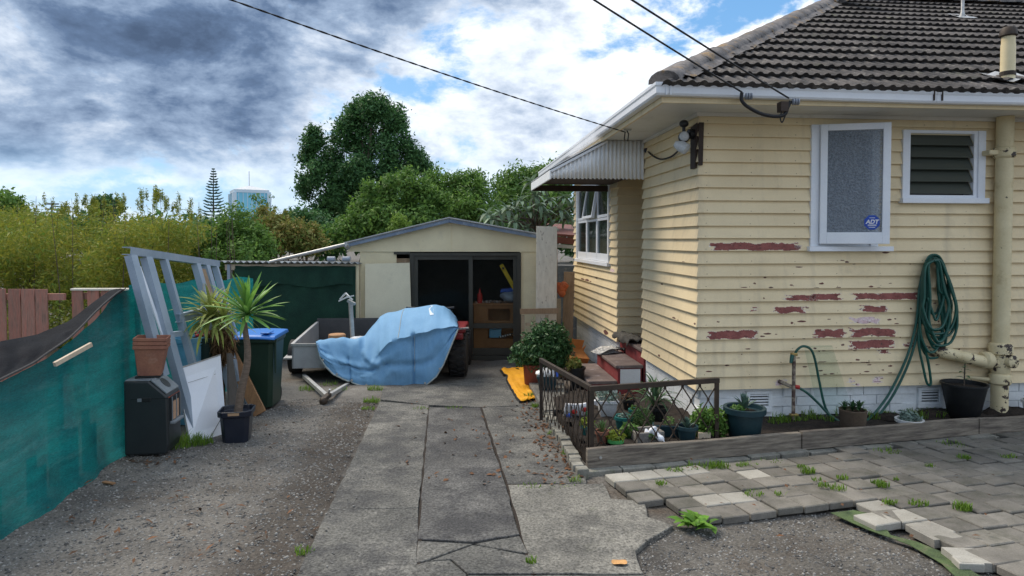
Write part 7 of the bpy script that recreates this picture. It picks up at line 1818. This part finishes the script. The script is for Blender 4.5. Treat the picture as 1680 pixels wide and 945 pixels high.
tree('broad_shrub', 'dark green shrub with bright tips below the blue tower', ground_pt(395, 13.2), at(395, 420, 13.2), [bl_(392, 372, 13.2, 34, 34), bl_(372, 395, 13, 34, 30), bl_(415, 400, 13, 36, 34), bl_(345, 410, 12.8, 28, 30), bl_(395, 425, 12.6, 46, 30)], 11000, .085, .035, 'shrub_green', clump=6, csize=.05, r=.05, cat='shrub')
tree('rusty_shrub', 'shrub with rusty orange leaves left of the shed roof', ground_pt(460, 14), at(460, 410, 14), [bl_(450, 372, 14, 28, 22), bl_(480, 385, 14, 32, 26), bl_(440, 400, 13.6, 30, 24), bl_(508, 398, 14, 26, 22), bl_(430, 365, 14.4, 20, 20)], 9000, .085, .036, 'shrub_rusty', clump=6, csize=.05, r=.05, cat='shrub')
tree('thin_sapling', 'thin bare sapling in front of the blue tower', ground_pt(432, 15), at(430, 330, 15), [bl_(425, 328, 15, 12, 8), bl_(438, 345, 15, 14, 10), bl_(418, 322, 15, 8, 5), bl_(446, 322, 15, 5, 4)], 260, .08, .03, 'shrub_green', r=.02)
# tall dense tree
big = []
for px, py, rx, ry in ((585, 190, 22, 30), (612, 185, 24, 32), (635, 205, 20, 34), (655, 190, 8, 18), (568, 222, 20, 34), (600, 235, 34, 40), (640, 250, 28, 36), (516, 225, 16, 20), (510, 255, 18, 24), (520, 285, 24, 28), (545, 270, 28, 34), (668, 245, 14, 22), (682, 258, 14, 16), (694, 270, 10, 12), (672, 275, 22, 22), (590, 285, 42, 36), (640, 290, 36, 30), (555, 320, 40, 34), (505, 310, 20, 22), (600, 330, 44, 34), (530, 350, 34, 30), (572, 372, 46, 30), (600, 176, 14, 16), (625, 174, 12, 16)):
    big.append(bl_(px, py, 30 + rr.uniform(-.8, .8), rx * .60, ry * .80, rx * .7))
for px, py in ((503, 218), (512, 208), (524, 214), (560, 190), (572, 176), (585, 165), (600, 162), (615, 160), (632, 158), (641, 170), (655, 176), (658, 190), (664, 215), (676, 235), (690, 250), (700, 262), (550, 205), (498, 245), (496, 285), (705, 272), (608, 158), (578, 182), (648, 182)):
    big.append(bl_(px, py + 18, 30 + rr.uniform(-.8, .8), 6.5, 17, 7))
tree('tall_tree', 'tall dense dark green tree rising behind the shed', ground_pt(590, 30), at(595, 230, 30), big, 56000, .17, .075, 'tree_dark', limbs=10, r=.32, clump=8, csize=.13, shell=.45, droop=-.3)
tree('dark_shrub', 'dark shadowy shrub at the foot of the tall tree', ground_pt(500, 19), at(500, 380, 19), [bl_(492, 362, 19, 26, 22), bl_(515, 375, 19, 34, 26), bl_(480, 385, 18.6, 26, 22), bl_(550, 385, 19, 40, 24)], 8000, .13, .055, 'tree_dark', clump=6, csize=.08, r=.06, cat='shrub')
tree('leafy_tree', 'bright green leafy tree left of the shed gable', ground_pt(640, 18), at(640, 340, 18), [bl_(655, 318, 18, 38, 34), bl_(620, 335, 18, 34, 30), bl_(690, 335, 18, 34, 34), bl_(600, 365, 17.6, 36, 28), bl_(570, 380, 17.2, 30, 22), bl_(640, 365, 17.4, 44, 30), bl_(690, 370, 17.4, 40, 26), bl_(545, 392, 17, 26, 18)], 20000, .12, .052, 'tree_mid', clump=7, csize=.075, r=.1)
tree('leafy_tree', 'mid green leafy tree behind the shed gable', ground_pt(755, 19), at(755, 330, 19), [bl_(735, 308, 19, 34, 30), bl_(765, 315, 19, 30, 32), bl_(720, 335, 18.6, 34, 30), bl_(785, 335, 18.6, 32, 30), bl_(750, 350, 18.4, 46, 30), bl_(800, 360, 18.2, 30, 24)], 15000, .12, .05, 'tree_mid', clump=7, csize=.08, r=.1)
tree('leafy_tree', 'green tree between the shed roof and the house awning', ground_pt(850, 21), at(850, 330, 21), [bl_(830, 308, 21, 28, 22), bl_(858, 300, 21, 30, 24), bl_(885, 296, 21, 28, 24), bl_(910, 300, 21, 34, 30), bl_(850, 335, 20.5, 46, 32), bl_(900, 340, 20.5, 46, 36)], 13000, .15, .06, 'tree_mid', clump=6, csize=.1, r=.12)
tree('young_tree', 'small yellow-green sapling just above the shed roof', ground_pt(655, 16.4), at(655, 365, 16.4), [bl_(655, 362, 16.4, 10, 12), bl_(648, 374, 16.4, 10, 10), bl_(664, 372, 16.4, 8, 10)], 900, .10, .03, 'tree_bright', clump=5, csize=.05, r=.03)
# tree with large pale drooping leaves
pl = thing('large_leaved_tree', 'tree with large pale drooping leaves beside the house awning', 'tree', ground_pt(880, 14.8))
pme = [leaf_mesh('leaf', .34, .095, d_, 'pale_leaf', 6, .25, .25, broad) for d_ in (.5, .9, 1.2)]
b = ground_pt(880, 14.8); tp_ = at(878, 350, 14.8); mb = MB(); mb.tube(bez([b, b * .5 + tp_ * .5, tp_], 10), list(np.linspace(.09, .05, 11)), 8)
whorls = [(878, 322, 14.7), (855, 330, 14.6), (900, 330, 14.8), (832, 345, 14.5), (866, 348, 14.3), (895, 352, 14.4), (918, 345, 14.8), (808, 360, 14.5), (845, 365, 14.2), (930, 360, 14.9), (905, 372, 14.4), (822, 352, 14.9), (872, 300, 15.2), (888, 312, 15), (925, 325, 15), (938, 340, 15), (865, 375, 14.2), (800, 352, 14.8), (845, 340, 14.9), (885, 338, 14.2)]
for px, py, Y in whorls:
    p = at(px, py, Y); mb.tube(bez([tp_ - Vector((0, 0, random.uniform(.1, .6))), tp_ * .4 + p * .6 - Vector((0, 0, .12)), p], 8), list(np.linspace(.03, .012, 9)), 5)
    rosette(pl, pme, p, 13, random.uniform(.8, 1.05), -.5, 1.1)
mb.build('trunk', 'bark', pl, smooth=True)
# Norfolk pine in the distance
Yp = 110; b = ground_pt(350, Yp); t_ = at(350, 276, Yp); np_ = thing('norfolk_pine', 'slender norfolk pine with tiered branches beside the blue tower', 'tree', b)
MB().tube([b, t_], [.28, .04], 8).build('trunk', 'bark', np_)
mb = MB(); Hn = t_.z - at(350, 352, Yp).z; z = t_.z - .15
while z > t_.z - Hn * 1.2:
    f = (t_.z - z) / Hn; L_ = .2 + 1.9 * f ** .8; nb2 = 6
    for k in range(nb2):
        a = 2 * math.pi * k / nb2 + z * 3 + random.uniform(-.2, .2); l2 = L_ * random.uniform(.7, 1.1); d_ = Vector((math.cos(a), math.sin(a), 0)); p0 = Vector((t_.x, t_.y, z))
        mb.tube([p0, p0 + d_ * l2 * .6 + Vector((0, 0, .04 * l2)), p0 + d_ * l2 + Vector((0, 0, .22 * l2))], [.07, .13, .06], 5)
    z -= .42 + .14 * f
mb.build('branches', 'pine_far', np_)
# water tower block far away
Yt = 270; tw = thing('blue_tower', 'pale blue block tower with low white hipped roof on the horizon', 'tower', ground_pt(408, Yt), R(35))
def wp(px, py): return at(px, py, Yt)
cx0 = wp(410, 400); s_ = Yt / F; half = 26 * s_ / 1.0; zt_ = wp(408, 313).z; zb_ = -1.0
TW_ = Matrix.Translation((cx0.x, Yt, 0)) @ Matrix.Rotation(R(30), 4, 'Z')
MB().box(-half, half, -half, half, zb_, zt_ - 1.2, TW_).build('body', 'tower_blue', tw)
MB().box(-half - .15, half + .15, -half - .15, half + .15, zt_ - 1.2, zt_, TW_).build('parapet', 'tower_pale', tw)
for x, y in ((-1, -1), (1, -1), (1, 1), (-1, 1)): MB().box(x * half - .75, x * half + .75, y * half - .75, y * half + .75, zb_, zt_ - 1.25, TW_).build('corner_pier', 'tower_pale', tw)
for k in range(-3, 4):
    MB().box(k * half / 4 - .1, k * half / 4 + .1, -half - .12, -half + .05, zb_, zt_ - 1.3, TW_).build('mullion', 'tower_pale', tw); MB().box(-half - .12, -half + .05, k * half / 4 - .1, k * half / 4 + .1, zb_, zt_ - 1.3, TW_).build('mullion', 'tower_pale', tw)
e = half + .1; MB().add([TW_ @ Vector(p) for p in ((-e, -e, zt_ + .02), (e, -e, zt_ + .02), (e, e, zt_ + .02), (-e, e, zt_ + .02), (-e * .15, -e * .15, zt_ + 1.9), (e * .15, -e * .15, zt_ + 1.9), (e * .15, e * .15, zt_ + 1.9), (-e * .15, e * .15, zt_ + 1.9))], [(0, 1, 5, 4), (1, 2, 6, 5), (2, 3, 7, 6), (3, 0, 4, 7), (4, 5, 6, 7)]).build('hipped_roof', 'lamp_white', tw)
MB().tube([TW_ @ Vector((0, 0, zt_ + 1.7)), TW_ @ Vector((0, 0, zt_ + 8))], .12, 6).build('antenna', 'roof_iron', tw)
MB().box(half - .5, half + 2.2, half * .2, half * .2 + .4, zt_ - 1.0, zt_ - .2, TW_).build('davit', 'tower_pale', tw)
# street poles far away
for px, topy, Y, lab in ((85, 333, 95, 'distant timber power pole with cross-arms, left one of two'), (107, 338, 110, 'distant timber power pole with cross-arms, right one of two')):
    b = ground_pt(px, Y); t_ = at(px, topy, Y); q = thing('power_pole', lab, 'power pole', b, 0, 'distant power poles'); MB().tube([b, t_], [.18, .12], 8).build('pole', 'pole_wood', q)
    for dz_ in (.15, .9): MB().box(t_.x - 1.0, t_.x + 1.0, Y - .06, Y + .06, t_.z - dz_ - .1, t_.z - dz_ + .1).build('cross_arm', 'pole_wood', q)
# far tree line closing the view
fb_ = []
for k in range(90): px = rr.uniform(-250, 1100); fb_.append(bl_(px, rr.uniform(372, 400), rr.uniform(60, 75), rr.uniform(20, 40), rr.uniform(14, 26)))
foliage('far_woodland', fb_, 26000, .75, .36, 'tree_dark', None, 'stuff', shell=.6, clump=6, csize=.4)
